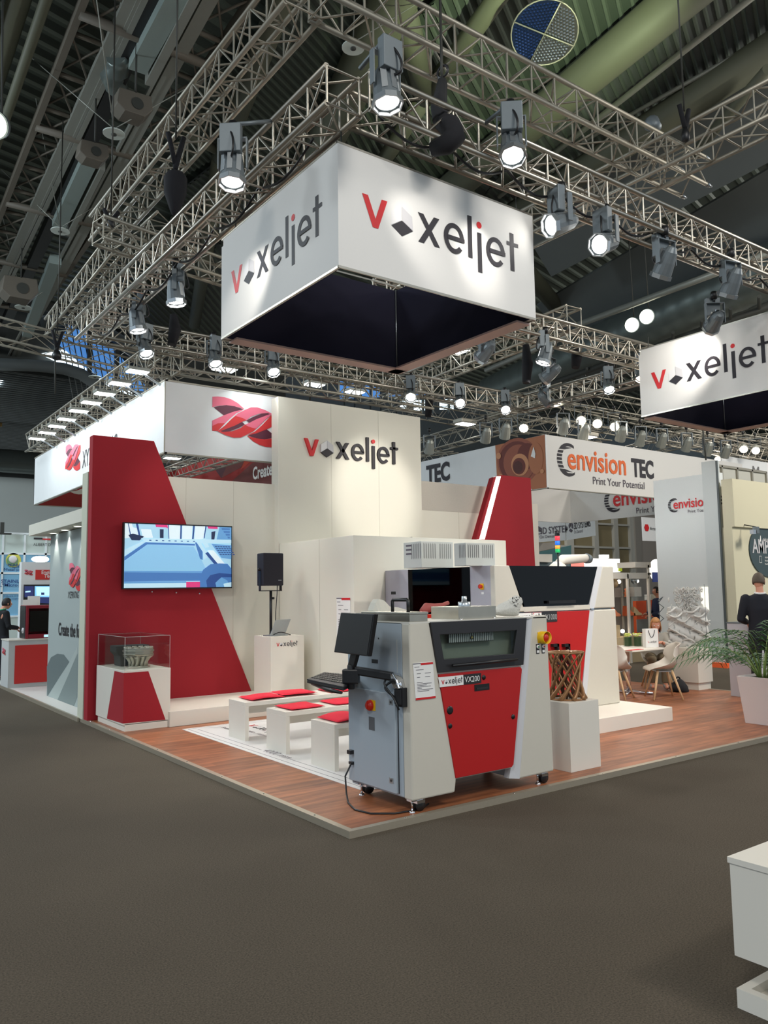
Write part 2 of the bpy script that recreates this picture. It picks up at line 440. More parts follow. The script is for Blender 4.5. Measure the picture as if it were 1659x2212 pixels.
sky_w = mat('sky_white_glass', (.75, .92, 1, 1), emit=2.0)

def clip_line(poly, d, e, t):
    pts = []
    n = len(poly)
    for i in range(n):
        a, b = poly[i], poly[(i+1) % n]; ta, tb = a.dot(e)-t, b.dot(e)-t
        if (ta > 0) != (tb > 0): pts.append(a+(b-a)*(ta/(ta-tb)))
    if len(pts) < 2: return None
    pts.sort(key=lambda p: p.dot(d)); return pts[0], pts[-1]
def corrugated(poly, d, pitch=.22, depth=.05, thick=.04):
    """flat sheet with standing ribs on its underside; poly is horizontal and convex"""
    b = MB(); d = Vector((d[0], d[1], 0)).normalized(); e = Vector((-d.y, d.x, 0))
    b.prism(poly, (0, 0, thick), 0)
    ts = [p.dot(e) for p in poly]; t = min(ts)+pitch*.5
    while t < max(ts):
        r = clip_line(poly, d, e, t)
        if r and (r[1]-r[0]).length > .1:
            a, c = r; h = e*(pitch*.22)
            b.add([a-h, a+h, c+h, c-h, a-h*.5-Z*depth, a+h*.5-Z*depth, c+h*.5-Z*depth, c-h*.5-Z*depth], [(4, 5, 6, 7), (0, 4, 7, 3), (1, 5, 6, 2)], 1)
        t += pitch
    return b
# main roof deck, then the folded panels under it
rp = [Vector((-14, -12, 13.9)), Vector((60, -12, 13.9)), Vector((60, 33, 13.9)), Vector((17, 33, 13.9)), Vector((17, 29.5, 13.9)), Vector((-14, 29.5, 13.9))]
struct(corrugated(rp, (1, .25), .5, .06).build('ceiling', [roof_m, roof_rib]))
def pxpoly(pts, z): return [RZ(x, y, z) for x, y in pts]
def pxdir(a, b, z=13): return (RZ(*b, z)-RZ(*a, z))
tn = [0]
def trim(mb, m, **k):
    tn[0] += 1
    return struct(mb.build('trim_%d' % tn[0], m, **k))
trim(corrugated(pxpoly([(600, -60), (860, -60), (640, 420), (470, 420)], 13.3), pxdir((620, 60), (700, 150)), .2), [roof_m, roof_rib])
trim(corrugated(pxpoly([(560, 90), (480, 330), (330, 420), (440, 180)], 13.4), pxdir((430, 280), (480, 330)), .2), [roof_m, roof_rib])
trim(corrugated(pxpoly([(1110, -60), (1500, -60), (1120, 290), (960, 430), (820, 420), (900, 230)], 13.3), pxdir((1100, 120), (1150, 230)), .26), [roof_m, roof_rib])
trim(corrugated(pxpoly([(880, 60), (1000, -60), (1080, -60), (930, 200)], 13.35), pxdir((940, 60), (980, 150)), .22), [roof_m, roof_rib])
trim(corrugated(pxpoly([(860, 60), (915, 215), (860, 330), (700, 420), (690, 400)], 13.35), pxdir((840, 200), (880, 290)), .2), [roof_m, roof_rib])
trim(corrugated(pxpoly([(1560, -60), (1720, -60), (1720, 70), (1200, 400), (1000, 480), (1120, 330)], 13.2), pxdir((1300, 200), (1330, 260)), .22), [slate, roof_rib])
trim(corrugated(pxpoly([(480, 340), (700, 380), (480, 620), (330, 640), (380, 420)], 13.4), pxdir((400, 500), (470, 545)), .22), [slate, roof_rib])
trim(corrugated(pxpoly([(380, 600), (480, 520), (480, 720), (330, 740), (250, 700)], 13.3), pxdir((400, 620), (460, 690)), .26), [slate, roof_rib])
# big smooth slate folds at the lower right of the roof
def fold(p0, p1, z0, p2, z1, m=slate):
    a, b, c = RZ(*p0, z0), RZ(*p1, z0), RZ(*p2, z1)
    dd = b-a
    trim(MB().prism([a, b, c+dd*.9, c], Z*.06), m)
fold((1720, 90), (1120, 480), 12.8, (1700, 330), 11.6)
fold((1720, 330), (1160, 660), 12.6, (1720, 520), 11.2)
fold((1680, 500), (1180, 760), 12.6, (1700, 640), 11.4)
def pipe(p0, p1, z0, z1, r, m=pipe_m, e0=.0, e1=.0, n=16):
    a, b = RZ(*p0, z0), RZ(*p1, z1); d = b-a
    return trim(MB().tube([a-d*e0, b+d*e1], r, n), m)
pipe((600, 20), (478, 340), 12.9, 12.9, .24, e0=.5)
pipe((478, 340), (420, 700), 12.9, 12.9, .24)
pipe((400, 290), (480, 330), 12.9, 12.9, .12)
pipe((845, 10), (655, 400), 12.9, 12.9, .46, e0=.6, e1=.5)
pipe((862, -20), (918, 200), 12.9, 12.9, .26)
pipe((1085, -20), (915, 215), 12.9, 12.9, .2, e0=.3)
pipe((915, 215), (840, 330), 12.9, 12.9, .2, e1=.8)
pipe((1470, -5), (1131, 278), 12.8, 12.8, .42, e0=.4, e1=1.4)
pipe((1659, 112), (1360, 303), 12.6, 12.6, .36, e0=.4, e1=1.3)
pipe((1630, -10), (1170, 352), 12.8, 12.8, .07, traym, e0=.3, e1=.3)
pipe((1659, 80), (1390, 232), 12.8, 12.8, .05, traym, e0=.3, e1=.6)
pipe((1420, -10), (1210, 175), 12.9, 12.9, .05, traym, e1=.8)
pipe((1000, 420), (1200, 660), 12.7, 12.4, .3)
pipe((1659, 150), (1500, 330), 12, 12, .12)
# far roof: dark girders, louvred clerestory and lower ribbed deck
yy = 33
lowroof = [Vector((-30, 31, 11.5)), Vector((17, 31, 11.5)), Vector((17, 49, 10.4)), Vector((-30, 49, 10.4))]
b = MB().prism(lowroof, Z*.08, 0)
for k in range(55):
    y = 31.2+k*.32; z = 11.5-(y-31)*.061
    b.box(-30, 17, y, y+.1, z-.07, z, 1)
trim(b, [dim_m, slate])
trim(MB().tube([(-20, 47.3, 9.9), (12, 47.3, 9.9)], .75, 16), ducting)
trim(MB().tube([(-16, 40, 10.6), (5, 40, 10.6)], .12, 8), mat('brass_pipe', S(170, 140, 90), .4, .5))
trim(MB().box(-30, 17, 31.35, 31.45, 11.2, 14.6), dim_m)
for pts in ([(90, 695), (150, 690), (200, 700), (260, 735), (310, 785), (360, 850)], [(-30, 786), (60, 789), (100, 792), (140, 797), (175, 808), (205, 828), (250, 862), (290, 896), (320, 930)]):
    trim(MB().tube([RY(x, y, 30.4) for x, y in pts], .26, 12), slate)
def ypoly(pts, Yv, m, name, th=.06):
    return struct(MB().prism([RY(x, y, Yv) for x, y in pts], (0, th, 0)).build(name, m))
ypoly([(126, 742), (150, 702), (245, 752), (330, 852), (250, 838), (180, 790)], 30.9, sky_b, 'window_1')
ypoly([(86, 764), (135, 755), (205, 790), (290, 852), (330, 870), (250, 842)], 31.1, sky_w, 'window_2')
b = MB()
for k in range(15):
    x = 128+k*12; b.obox((RY(x, 700, 30.8)+RY(x+34, 880, 30.8))/2, (.018, 0, 0), (0, .02, 0), (RY(x, 700, 30.8)-RY(x+34, 880, 30.8))/2, 0)
for x in (193, 252): b.obox((RY(x, 700, 30.7)+RY(x, 870, 30.7))/2, (.09, 0, 0), (0, .1, 0), (0, 0, 1.9), 0)
trim(b, dim_m)
ypoly([(735, 822), (975, 815), (975, 850), (735, 862)], 44, sky_b, 'window_3')
ypoly([(865, 866), (980, 862), (980, 884), (865, 888)], 44.2, sky_w, 'window_4')
ypoly([(1438, 940), (1520, 944), (1520, 958), (1438, 956)], 50, sky_b, 'window_5')
ypoly([(1445, 956), (1505, 960), (1505, 972), (1445, 970)], 50, sky_w, 'window_6')
b = MB()
for k in range(9): b.obox(RY(745+k*28, 850, 43.6), (.3 if k % 2 else .06, 0, 0), (0, .1, 0), (0, 0, 1.7), 0)
trim(b, dim_m)
# gable above the lower wall, and the walls
struct(MB().box(-30, 60, 49.6, 49.9, 0, 9.2, 0).box(-30, 60, 49.7, 49.9, 9.2, 24, 1).build('wall_back', [hallwall, dim_m]))
struct(MB().box(60, 60.3, -12, 49.6, 0, 24, 0).build('wall_right', slate))
trim(MB().box(-30, 17, 29.5, 29.6, 13.5, 16), dim_m)
# far office glazing behind the stands on the right: grey mullions and ochre blinds
b = MB()
gx = [(1228, 1243), (1288, 1297), (1331, 1340), (1366, 1374)]
A, Bq = RY(1150, 1105, 27), RY(1425, 1260, 27)
b.box(A.x, Bq.x+1, 27.3, 27.4, 0, 6.5, 1)
for a, c in gx: b.box(RY(a, 1180, 27).x, RY(c, 1180, 27).x, 27.1, 27.3, 0, 6.5, 0)
for zz in (RY(1300, 1131, 27).z, RY(1300, 1182, 27).z, RY(1300, 1223, 27).z, 1.4): b.box(A.x, Bq.x, 27.12, 27.3, zz-.06, zz+.06, 0)
b.box(RY(1374, 1180, 27).x, RY(1386, 1180, 27).x, 27, 27.3, 0, 6.5, 2)
b.box(RY(1386, 1180, 27).x, RY(1440, 1180, 27).x, 27.05, 27.3, 0, 6.5, 3)
struct(b.build('window_7', [mat('mullion_grey', S(168, 168, 160), .5), mat('blind_ochre', S(122, 112, 84), .7, noise=.1, nscale=1), mat('column_grey', S(140, 136, 128), .7), mat('greige_wall', S(150, 144, 136), .7)]))

# long service gantry under the left part of the roof
def gbar(p0, p1, z, w, h, m, e0=.3, e1=.3):
    a, c = RZ(*p0, z), RZ(*p1, z); d = c-a; a = a-d*e0; c = c+d*e1; d = c-a
    s = d.cross(Z).normalized()
    return trim(MB().obox((a+c)/2, d/2, s*(w/2), Z*(h/2)), m)
G0, G1 = (180, 0), (0, 465)
gbar(G0, G1, 12, .12, .2, rust, e1=2.2)
for k, off in enumerate((0, 17, 30)): gbar((280+off, 0), (50+off*.75, 500), 11.95-.02*k, (.2, .06, .1)[k], .12, traym, e1=2)
gbar((330, 0), (95, 515), 12.0, .3, .3, black, e1=1.6)
gbar((372, 0), (297, 140), 11.8, .34, .3, mat('pale_duct', S(150, 164, 160), .5, .2, noise=.04), e0=.5, e1=0)
gbar((408, 0), (322, 165), 11.8, .16, .4, traym, e0=.5, e1=0)
gbar((196, 335), (130, 475), 11.8, .34, .3, mat('pale_duct', S(150, 164, 160)), e0=0, e1=.05)
gbar((222, 350), (152, 490), 11.8, .12, .4, traym, e0=0, e1=.05)
gbar((120, 560), (70, 690), 11.8, .34, .3, mat('pale_duct', S(150, 164, 160)), e0=0, e1=.3)
for k, off in enumerate((0, 16, 30)): gbar((425+off, 0), (160+off*.75, 500), 11.9+.02*k, (.06, .1, .2)[k], .1, traym, e1=1.6)
gbar((545, 0), (340, 300), 12, .14, .2, rust, e0=.3, e1=3.2)
def lerp2(a, b, t): return (a[0]+(b[0]-a[0])*t, a[1]+(b[1]-a[1])*t)
gl0, gl1 = RZ(180, 0, 12), RZ(0, 465, 12); gm0, gm1 = RZ(275, 0, 12), RZ(47, 500, 12)
gr0, gr1 = RZ(440, 0, 12), RZ(170, 500, 12); gs0, gs1 = RZ(545, 0, 12), RZ(340, 300, 12)
def onY(a, b, y): t = (y-a.y)/(b.y-a.y); return a+(b-a)*t
for (a0, a1, c0, c1) in ((gl0, gl1, gm0, gm1), (gr0, gr1, gs0, gs1)):
    b = MB(); y = 7.0
    while y < 33:
        p, q, r2, s2 = onY(a0, a1, y), onY(c0, c1, y), onY(a0, a1, y+1.35), onY(c0, c1, y+1.35)
        b.tube([p, q], .05, 6); b.tube([p, s2], .025, 5); b.tube([q, r2], .025, 5); y += 1.35
    trim(b, rust)
b = MB(); y = 9.0
while y < 33:
    b.tube([onY(gl0, gl1, y)-Z*.1, onY(gs0, gs1, y)-Z*.1], .09, 8); y += 4.05
trim(b, rust)
b = MB(); y = 7.0
for k, (dx, r) in enumerate(((-.5, .1), (-.8, .2), (-1.2, .08), (-1.6, .14), (-2.3, .3), (-3.0, .1), (-3.8, .2))):
    a = onY(gl0, gl1, 4)+X*dx+Z*(.3*(k % 3)); c = onY(gl0, gl1, 33)+X*(dx*1.5)+Z*(.3*(k % 3)); b.tube([a, c], r, 8)
trim(b, pipe_m)
# flexible hose sagging between the ducts
pts = [RZ(250+8*math.sin(k*.9), 120+k*9, 11.9) for k in range(9)]
b = MB(); b.tube(pts, [.2+.035*(k % 2) for k in range(9)], 12); trim(b, ducting)
# spiral duct on the right
def spiral(p0, p1, z, r, m):
    a, c = RZ(*p0, z), RZ(*p1, z); n = 70; pts = [a+(c-a)*(i/n) for i in range(n+1)]
    return trim(MB().tube(pts, [r*(1 if i % 3 else 1.04) for i in range(n+1)], 18), m)
spiral((1720, 560), (1060, 850), 10.5, .75, ducting)
pipe((1659, 548), (1245, 703), 9.6, 9.6, .09, traym, e0=.3)
pipe((1248, 715), (1050, 800), 9.6, 9.6, .09, traym)
for k in range(5): pipe((1720, 640+k*24), (1080, 868+k*14), 9.2, 9.2, .06 if k % 2 else .1, traym if k % 2 else dim_m)
for k in range(7): trim(MB().tube([RZ(1640-k*62, 640+k*26, 9.2), RZ(1640-k*62, 700+k*20, 9.2)], .05, 6), dim_m)

# white round reflectors and box speakers under the roof
DISC = [((763, 104), 49, 'white round reflector disc nearest the camera, beside the thick roof pipe'),
        ((246, 290), 46, 'white reflector disc hanging below the boxy grey speaker'),
        ((130, 500), 39, 'white reflector disc low under the gantry, left of the hanging truss end'),
        ((50, 665), 34, 'white reflector disc at the far left edge of the roof'),
        ((205, 815), 26, 'small far white reflector disc over the row of flat floodlights'),
        ((403, 567), 24, 'small white reflector disc half behind the left truss')]
for (x, y), s, lb in DISC:
    z = 11.0 if y < 800 else 9.5
    c = RZ(x, y, z-.9 if x == 246 else z); d = thing('reflector_disc', lb, 'reflector', c, 'round reflector discs')
    r = s/2*(c-CAM).dot(FW)/F_PX
    MB().disc(c, (0, 0, 1), r, 32, 0, .02).build('disc', mat('disc_white', S(210, 220, 214), .5), d)
    MB().lathe([(.0, -.03), (.05, -.02), (.05, .12), (.0, .14)], c, (0, 0, 1), 10).build('hub', dim_m, d)
    b = MB()
    for a in (0, 2.1, 4.2): b.tube([c+Z*.1, c+Vector((math.cos(a)*2.2, math.sin(a)*2.2, 2.2))], .01, 5)
    b.build('cable', traym, d)
for (x, y), s, lb in (((293, 212), .62, 'grey six sided loudspeaker box hanging under the roof gantry'), ((205, 318), .5, 'flat grey speaker panel on the gantry below the boxy loudspeaker'), ((45, 612), .6, 'grey slanted speaker box on the gantry at the left edge')):
    c = RZ(x, y, 10.8); d = thing('ceiling_speaker', lb, 'speaker', c, 'speakers on the roof gantry'); u = .42*s*(c-CAM).length/12
    b = MB(); b.prism([c+Vector(p)*u for p in ((-.9, 0, -.5), (-.5, 0, -.8), (.5, 0, -.8), (.9, 0, -.3), (.8, 0, .4), (-.8, 0, .3))], (0, u*1.1, 0)); b.build('cabinet', rust, d, bevel=.02)
    MB().disc(c+Vector((.1, -.02, -.25))*u, (0, -1, 0), u*.3, 20, 0, .01).build('cone', dim_m, d)
    MB().tube([c+Z*u*.3, c+Z*1.4], .02, 6).build('hanger', dim_m, d)

# round mirror reflector with honeycomb quarters
c = RZ(1176, 72, 11.9); d = thing('mirror_reflector', 'large round mirror of four honeycomb quarters hanging under the green lit roof', 'reflector', c)
ax = Vector((-.35, -.25, -1)).normalized(); a1 = ax.orthogonal().normalized()
q = (RZ(1210, 20, 11.9)-c).normalized(); a1 = (q-ax*q.dot(ax)).normalized(); b1 = ax.cross(a1); R = .61
quad_m = [mat('honeycomb_grey', S(120, 124, 130), .25, .9), mat('honeycomb_blue', S(52, 74, 120), .2, .9)]
for k in range(4):
    mb = MB(); p = [c]; 
    for i in range(13):
        th = PI/2*(k+i/12); p.append(c+(a1*math.cos(th)+b1*math.sin(th))*R)
    mb.prism(p, -ax*.03, 0)
    # honeycomb cells
    st = .062
    for i in range(0, 10):
        for j in range(0, 10):
            u, v = (i+.5*(j % 2)+.4)*st, (j*.87+.4)*st
            if u*u+v*v > (R-.04)**2: continue
            th0 = PI/2*k; e1 = a1*math.cos(th0)+b1*math.sin(th0); e2 = -a1*math.sin(th0)+b1*math.cos(th0)
            mb.lathe([(.026, 0), (.008, .018)], c+e1*u+e2*v, ax, 6, 0, False)
    mb.build('mirror_quarter', quad_m[1 if k in (0, 1) else 0], d)
mb = MB()
for th in (0, PI/2, PI, 3*PI/2): mb.tube([c+ax*.03, c+(a1*math.cos(th)+b1*math.sin(th))*R+ax*.03], .014, 6)
mb.tube([c+(a1*math.cos(t*PI/16)+b1*math.sin(t*PI/16))*R for t in range(33)], .014, 6)
mb.build('frame', alu_far, d)
MB().tube([c-ax*.03, c+Vector((.6, .5, 1.6))], .05, 8).tube([c-ax*.03, c+Vector((-.3, .5, 1.6))], .03, 8).build('bracket', rust, d)

# two lit round lamps by the spiral duct
for (x, y), lb in (((1365, 702), 'lit round hall lamp, lower of the pair by the spiral duct'), ((1397, 684), 'lit round hall lamp, upper of the pair by the spiral duct'), ((-11, 270), 'lit hall lamp cut off by the left edge near the top')):
    c = RZ(x, y, 9.3); d = thing('hall_lamp', lb, 'lamp', c); ax = (CAM-c).normalized(); ax = (ax+Vector((-.5, .2, 0))).normalized()
    MB().disc(c, ax, .2, 24, 0, .02).build('lens', mat('yellow_white_glow', (1, 1, .8, 1), emit=5), d)
    MB().lathe([(.22, -.02), (.2, -.12), (.06, -.25), (0, -.26)], c, ax, 20).build('housing', lampgrey, d)
    MB().tube([c-ax*.2, c+Z*4.4], .02, 6).build('hanger', dim_m, d)

t = thing('uplighter', 'small floodlight aimed up at the round mirror, standing on the top right truss', 'floodlight', (UPL[0], UPL[1], 7.72))
MB().lathe([(0, -.2), (.08, -.19), (.1, -.05), (.11, -.02), (.1, -.02)], UPL, Vector((1.95, 3.87, 5.3)), 12).build('lamp_head', lampgrey, t)
MB().tube([(UPL[0], UPL[1], 7.70), (UPL[0]-.05, UPL[1]-.08, 7.88)], .02, 6).build('bracket', black, t)
# ================================================================ RIGGING TRUSSES
def truss(p, q, label, size=.29, r=.025, bay=None, m=alu, group='rigging trusses', name='rigging_truss', caps=False, simple=False, br=.4):
    p, q = Vector(p), Vector(q); d = q-p; L = d.length; d.normalize()
    s = d.cross(Z).normalized(); u = s.cross(d).normalized(); h = size/2; bay = bay or size*.95
    t = thing(name, label, 'truss', p, group)
    cs = [s*i*h+u*j*h for i, j in ((-1, -1), (1, -1), (1, 1), (-1, 1))]
    n = max(2, int(round(L/bay)))
    nn = 6 if simple else 10
    for c in cs: MB().tube([p+c, q+c], r, nn).build('chord', m, t)
    for k in range(4):
        a, c = cs[k], cs[(k+1) % 4]; b = MB()
        for i in range(n):
            A = p+d*(L*i/n); Bq = p+d*(L*(i+1)/n)
            b.tube([A+(a if i % 2 == 0 else c), Bq+(c if i % 2 == 0 else a)], r*br, 4 if simple else 6, cap=False)
            if not simple or k in (0, 2):
                if i % 2 == 0 or not simple: b.tube([A+a, A+c], r*br, 4 if simple else 6, cap=False)
        b.build('lattice', m, t)
    if caps:
        for c in cs: MB().tube([q+c, q+c+d*.12], [r*1.25, r*.6], 8).build('end_pin', lamp_silver, t)
    return t
V5 = 'trusses of the frame over the red and white stand'
ZV = 5.4
truss((0, -.02, ZV), (0, 6.6, ZV), 'square lighting truss running left and away from the near corner above the cube banner', r=.026, group=V5)
truss((.15, 0, ZV), (8.7, 0, ZV), 'square lighting truss running right from the near corner above the cube banner', r=.026, group=V5)
truss((0, 6.45, ZV), (8.55, 6.45, ZV), 'back lighting truss above the tall logo wall', r=.026, group=V5)
truss((8.6, 6.45, ZV), (8.6, 0, ZV), 'right side lighting truss ending over the second banner', r=.026, group=V5)
yc = RZ(1380, 768, ZV).y
truss((2.5, yc, ZV), (8.6, yc, ZV), 'cross truss in the middle of the lighting frame, behind the cube banner', r=.026, group=V5)
HG = 'high main trusses under the roof'
a, c = RZ(655, -20, 7.5), RZ(222, 500, 7.5); truss(a, c, 'high truss coming down from the top edge to the hanging black hoist', size=.4, r=.028, group=HG, m=alu_far)
a, c = RZ(268, 530, 7.5), RZ(118, 712, 7.5); truss(a, c, 'high truss continuing lower left towards the clerestory window', size=.4, r=.028, group=HG, m=alu_far)
a, c = RZ(690, -25, 7.5), RZ(1497, 382, 7.5); truss(a, c, 'high truss crossing the top right, its open end near the hook chain', size=.4, r=.03, group=HG, m=alu_far, caps=True)
a, c = RZ(1720, 205, 7.3), RZ(1130, 500, 7.3); truss(a, c, 'high truss entering from the right edge and passing behind the cube banner', size=.42, r=.028, group=HG, m=alu_far)
a, c = RZ(1240, 684, 6.2), RZ(840, 845, 6.2); truss(a, c, 'truss sloping from behind the cube banner down to the left of the cross truss', size=.33, r=.024, group=HG, m=alu_far)
a, c = RZ(212, 497, 6.6), RZ(600, 628, 6.6); truss(a, c, 'short cross truss ending left under the black hoist chain', size=.3, r=.026, group=HG, m=alu_far)
a, c = RZ(330, 520, 6.9), RZ(365, 490, 6.9); truss(a, c, 'stub of truss hanging under the first high truss', size=.35, r=.022, group=HG, m=alu_far)
a, c = RZ(-60, 700, 7), RZ(420, 822, 7); truss(a, c, 'far cross truss in front of the blue clerestory window', size=.42, r=.026, group=HG, m=alu_far, bay=.75, simple=True)
BG = 'far trusses over the neighbouring stands'
# over the ribbon logo stand
XB = 1.15; YB0, YB1 = 6.6, 14.8; XB1 = 5.5
zt = 5.2
truss((XB, YB0-.1, zt), (XB, YB1, zt), 'truss on top of the ribbon logo banner, left side carrying flat floodlights', size=.4, r=.022, group=BG, m=alu_far, br=.5)
truss((XB+.2, YB0, zt), (6.2, YB0, zt), 'truss on top of the ribbon logo banner front, passing behind the tall logo wall', size=.36, r=.024, group=BG, m=alu_far)
truss((XB, YB1, zt), (XB1, YB1, zt), 'back truss of the ribbon logo stand seen under its banner', size=.3, r=.022, group=BG, m=alu_far, simple=True)
truss((4.0, YB0, 4.55), (4.0, YB1, 4.55), 'inner truss seen below the ribbon logo banner', size=.3, r=.02, group=BG, m=alu_far, simple=True)
def ptruss(p0, p1, z, label, size=.4, r=.024, **k):
    return truss(RZ(*p0, z), RZ(*p1, z), label, size=size, r=r, group=BG, m=alu_far, simple=True, **k)
ptruss((880, 975), (1184, 887), 6.2, 'truss sloping up behind the tall logo wall to the corner above the orange logo banner', size=.45)
ptruss((1184, 887), (1720, 1000), 6.2, 'truss running right over the orange logo banner', size=.45)
ptruss((1224, 856), (1720, 950), 6.6, 'higher truss behind the three warm lamps', size=.45)
ptruss((830, 868), (1130, 925), 7.2, 'far truss in front of the blue windows', size=.5)
ptruss((1030, 893), (1200, 842), 7.0, 'far truss stub behind the back corner of the lighting frame', size=.45)
ptruss((1130, 915), (1310, 940), 7.0, 'far truss behind the row of small grey spotlights', size=.45)
ptruss((1340, 985), (1560, 925), 7.0, 'far truss sloping down left between the orange logo banner and the warm lamps', size=.5)
ptruss((880, 1000), (985, 988), 6.6, 'truss stub low behind the tall logo wall', size=.4)
ptruss((1560, 960), (1720, 945), 8.0, 'far truss at the right edge beneath the second banner', size=.5)
ptruss((1560, 990), (1720, 955), 6.6, 'truss above the grey framed stand top at the right edge', size=.4)
ptruss((1430, 945), (1600, 962), 8, 'far truss in front of the small blue window', size=.45)
# ================================================================ SPOTLIGHTS
def spotlight(hook, aim, label, lit=True, s=.84, warm=False, simple=False, group='spotlights on the trusses', power=0, angle=46, box=True, drop=.42, lcol=None, look=None, arm=None):
    """a studio flood hung from a truss chord at hook and turned towards aim"""
    hook = Vector(hook); aim = Vector(aim)
    t = thing('spotlight', label, 'spotlight', hook, group)
    hc = hook-Z*(drop*s); d = Vector(look).normalized() if look else (aim-hc).normalized()
    side = d.cross(Z); side = side.normalized() if side.length > .05 else X.copy()
    up = side.cross(d)
    body = MB()
    body.lathe([(0, -.19*s), (.05*s, -.18*s), (.085*s, -.12*s), (.105*s, 0), (.118*s, .13*s), (.118*s, .16*s), (.1*s, .16*s)], hc, d, 16 if not simple else 10, 0, False)
    body.build('lamp_head', lampgrey if not simple else traym, t)
    L = lens_w if warm else lens_m
    if lit: MB().disc(hc+d*.15*s, d, .1*s, 20, 0, .004).build('lens', L, t)
    else: MB().disc(hc+d*.15*s, d, .1*s, 20, 0, .004).build('lens', dark_p, t)
    yk = MB()
    for i in (-1, 1):
        yk.obox(hc+side*(i*.135*s)+Z*(.12*s), side*(.006*s), side.cross(Z).normalized()*(.03*s), Z*(.15*s))
    yk.obox(hc+Z*.27*s, side*(.14*s), side.cross(Z).normalized()*(.03*s), Z*(.006*s))
    yk.build('yoke', lampgrey, t)
    if not simple:
        rim = MB()
        for k in range(8):
            th = k*PI/4+PI/8; e = side*math.cos(th)+up*math.sin(th); g = side*-math.sin(th)+up*math.cos(th)
            rim.obox(hc+d*.17*s+e*.118*s, e*.006*s, g*.05*s, d*.025*s)
        rim.build('gel_frame', lamp_silver, t)
        v = MB()
        for k in range(3):
            e = up*(1 if k != 1 else .6)+side*(k-1)*.9; e.normalize()
            v.obox(hc-d*.02*s+e*.105*s, e*.012*s, (e.cross(d))*.025*s, d*.12*s)
        v.build('cooling_fin', lamp_silver, t)
        w = side.cross(Z).normalized()
        if box: MB().obox(hc+Z*.23*s-w*.075*s, side*.1*s, w*.045*s, Z*.14*s).build('ballast_box', lampgrey, t, bevel=.006)
        cb = [hc+Z*.3*s-w*.1*s, hc+Z*.1*s-w*.22*s-side*.1*s, hc-Z*.1*s-w*.2*s, hc-d*.17*s]
        MB().tube(bez(cb), .011*s, 6).build('cable', black, t)
    MB().lathe([(.0, -.06), (.035, -.05), (.045, 0), (.035, .04), (0, .05)], hook-Z*.02, (0, 0, 1), 10).tube([hook-Z*.02, hc+Z*.27*s], .012, 6).build('clamp', black, t)
    if arm: MB().tube([hook, arm], .018, 8).build('bracket_arm', lampgrey, t)
    if power:
        o = spot_light('spotlight_beam', hc+d*.2*s, aim, power, angle, .7, lcol or ((1, .9, .78) if warm else (1, .95, .88)), .08)
        o.parent = t; o.location = (hc+d*.2*s)-hook
    return t
def bez(cp, n=12):
    cp = [Vector(c) for c in cp]; out = []
    for i in range(n+1):
        t = i/n; q = cp[:]
        while len(q) > 1: q = [q[j].lerp(q[j+1], t) for j in range(len(q)-1)]
        out.append(q[0])
    return out
zl = ZV-.17
def onV_front(px, py): p = RY(px, py, -.15); return Vector((p.x, -.15, zl))
# front run (over the right banner face)
def hx(px, py, Yv, dz=0): p = RY(px, py, Yv); return Vector((p.x, Yv, p.z+.42+dz))
def hy(px, py, Xv, dz=0): p = RX(px, py, Xv); return Vector((Xv, p.y, p.z+.42+dz))
spotlight(hx(833, 205, -.45), (.95, .12, 4.55), 'spotlight just right of the near truss corner, lighting the cube banner', power=52, angle=40, look=(0, -.15, -1), arm=(hx(833, 205, -.45).x, -.14, 5.54))
spotlight(hx(1106, 330, -.45), (1.45, .12, 4.55), 'spotlight over the top right end of the cube banner', power=46, angle=40, look=(-.3, -.35, -1), arm=(hx(1106, 330, -.45).x, -.14, 5.54))
spotlight(hy(503, 378, -.5), (.0, 1.5, 4.45), 'large spotlight left of the cube banner, beside the long truss', power=85, angle=38, look=(-.1, -.12, -1), arm=(-.14, hy(503, 378, -.5).y, 5.54))
spotlight(hy(378, 640, .1), (1.2, 3.2, .4), 'spotlight hanging left of the cube banner over the display case', power=150, angle=70, look=(.1, -.05, -1))
spotlight(hy(294, 700, .1), (2.0, 6.0, 1.6), 'spotlight with silver fins, upper of the two at the left end of the truss', power=110, angle=60, look=(.15, -.1, -1))
spotlight(hx(1216, 497, -.15), (-1.2, .6, 3.6), 'bright spotlight facing left, first right of the cube banner', power=0)
spotlight(hx(1312, 540, -.15), (-.6, -.4, 3.5), 'bright spotlight facing left, second right of the cube banner', power=0)
spotlight(hx(1440, 580, -.15), (4.3, 3.0, .5), 'spotlight seen from behind with a pale ballast box, third right of the cube banner', lit=True, power=300, angle=75)
spotlight(hx(1583, 622, -.15), (5.6, 2.2, 1.5), 'spotlight seen from behind near the right edge above the second banner', lit=True, power=260, angle=70)
# back run
spotlight(hx(311, 757, 6.3), (1.2, 4.4, 1.4), 'bright spotlight at the back left corner of the frame, lower of the pair', power=160, angle=75)
spotlight(hx(461, 780, 6.3), (2.0, 3.6, .3), 'bright spotlight on the back truss, left of the cube banner corner', power=170, angle=75)
spotlight(hx(587, 800, 6.3), (2.4, 2.8, .2), 'bright spotlight on the back truss under the cube banner edge', power=170, angle=75)
spotlight(hx(888, 858, 6.3), (2.2, 2.4, .3), 'bright spotlight on the back truss above the tall logo wall right end', power=140, angle=75)
spotlight(hx(992, 872, 6.3), (3.6, 1.2, .5), 'spotlight on the back truss, second right of the tall logo wall', power=140, angle=75)
spotlight(hx(1091, 885, 6.3), (4.5, 2, .3), 'round faced spotlight near the back right corner of the frame', power=140, angle=75)
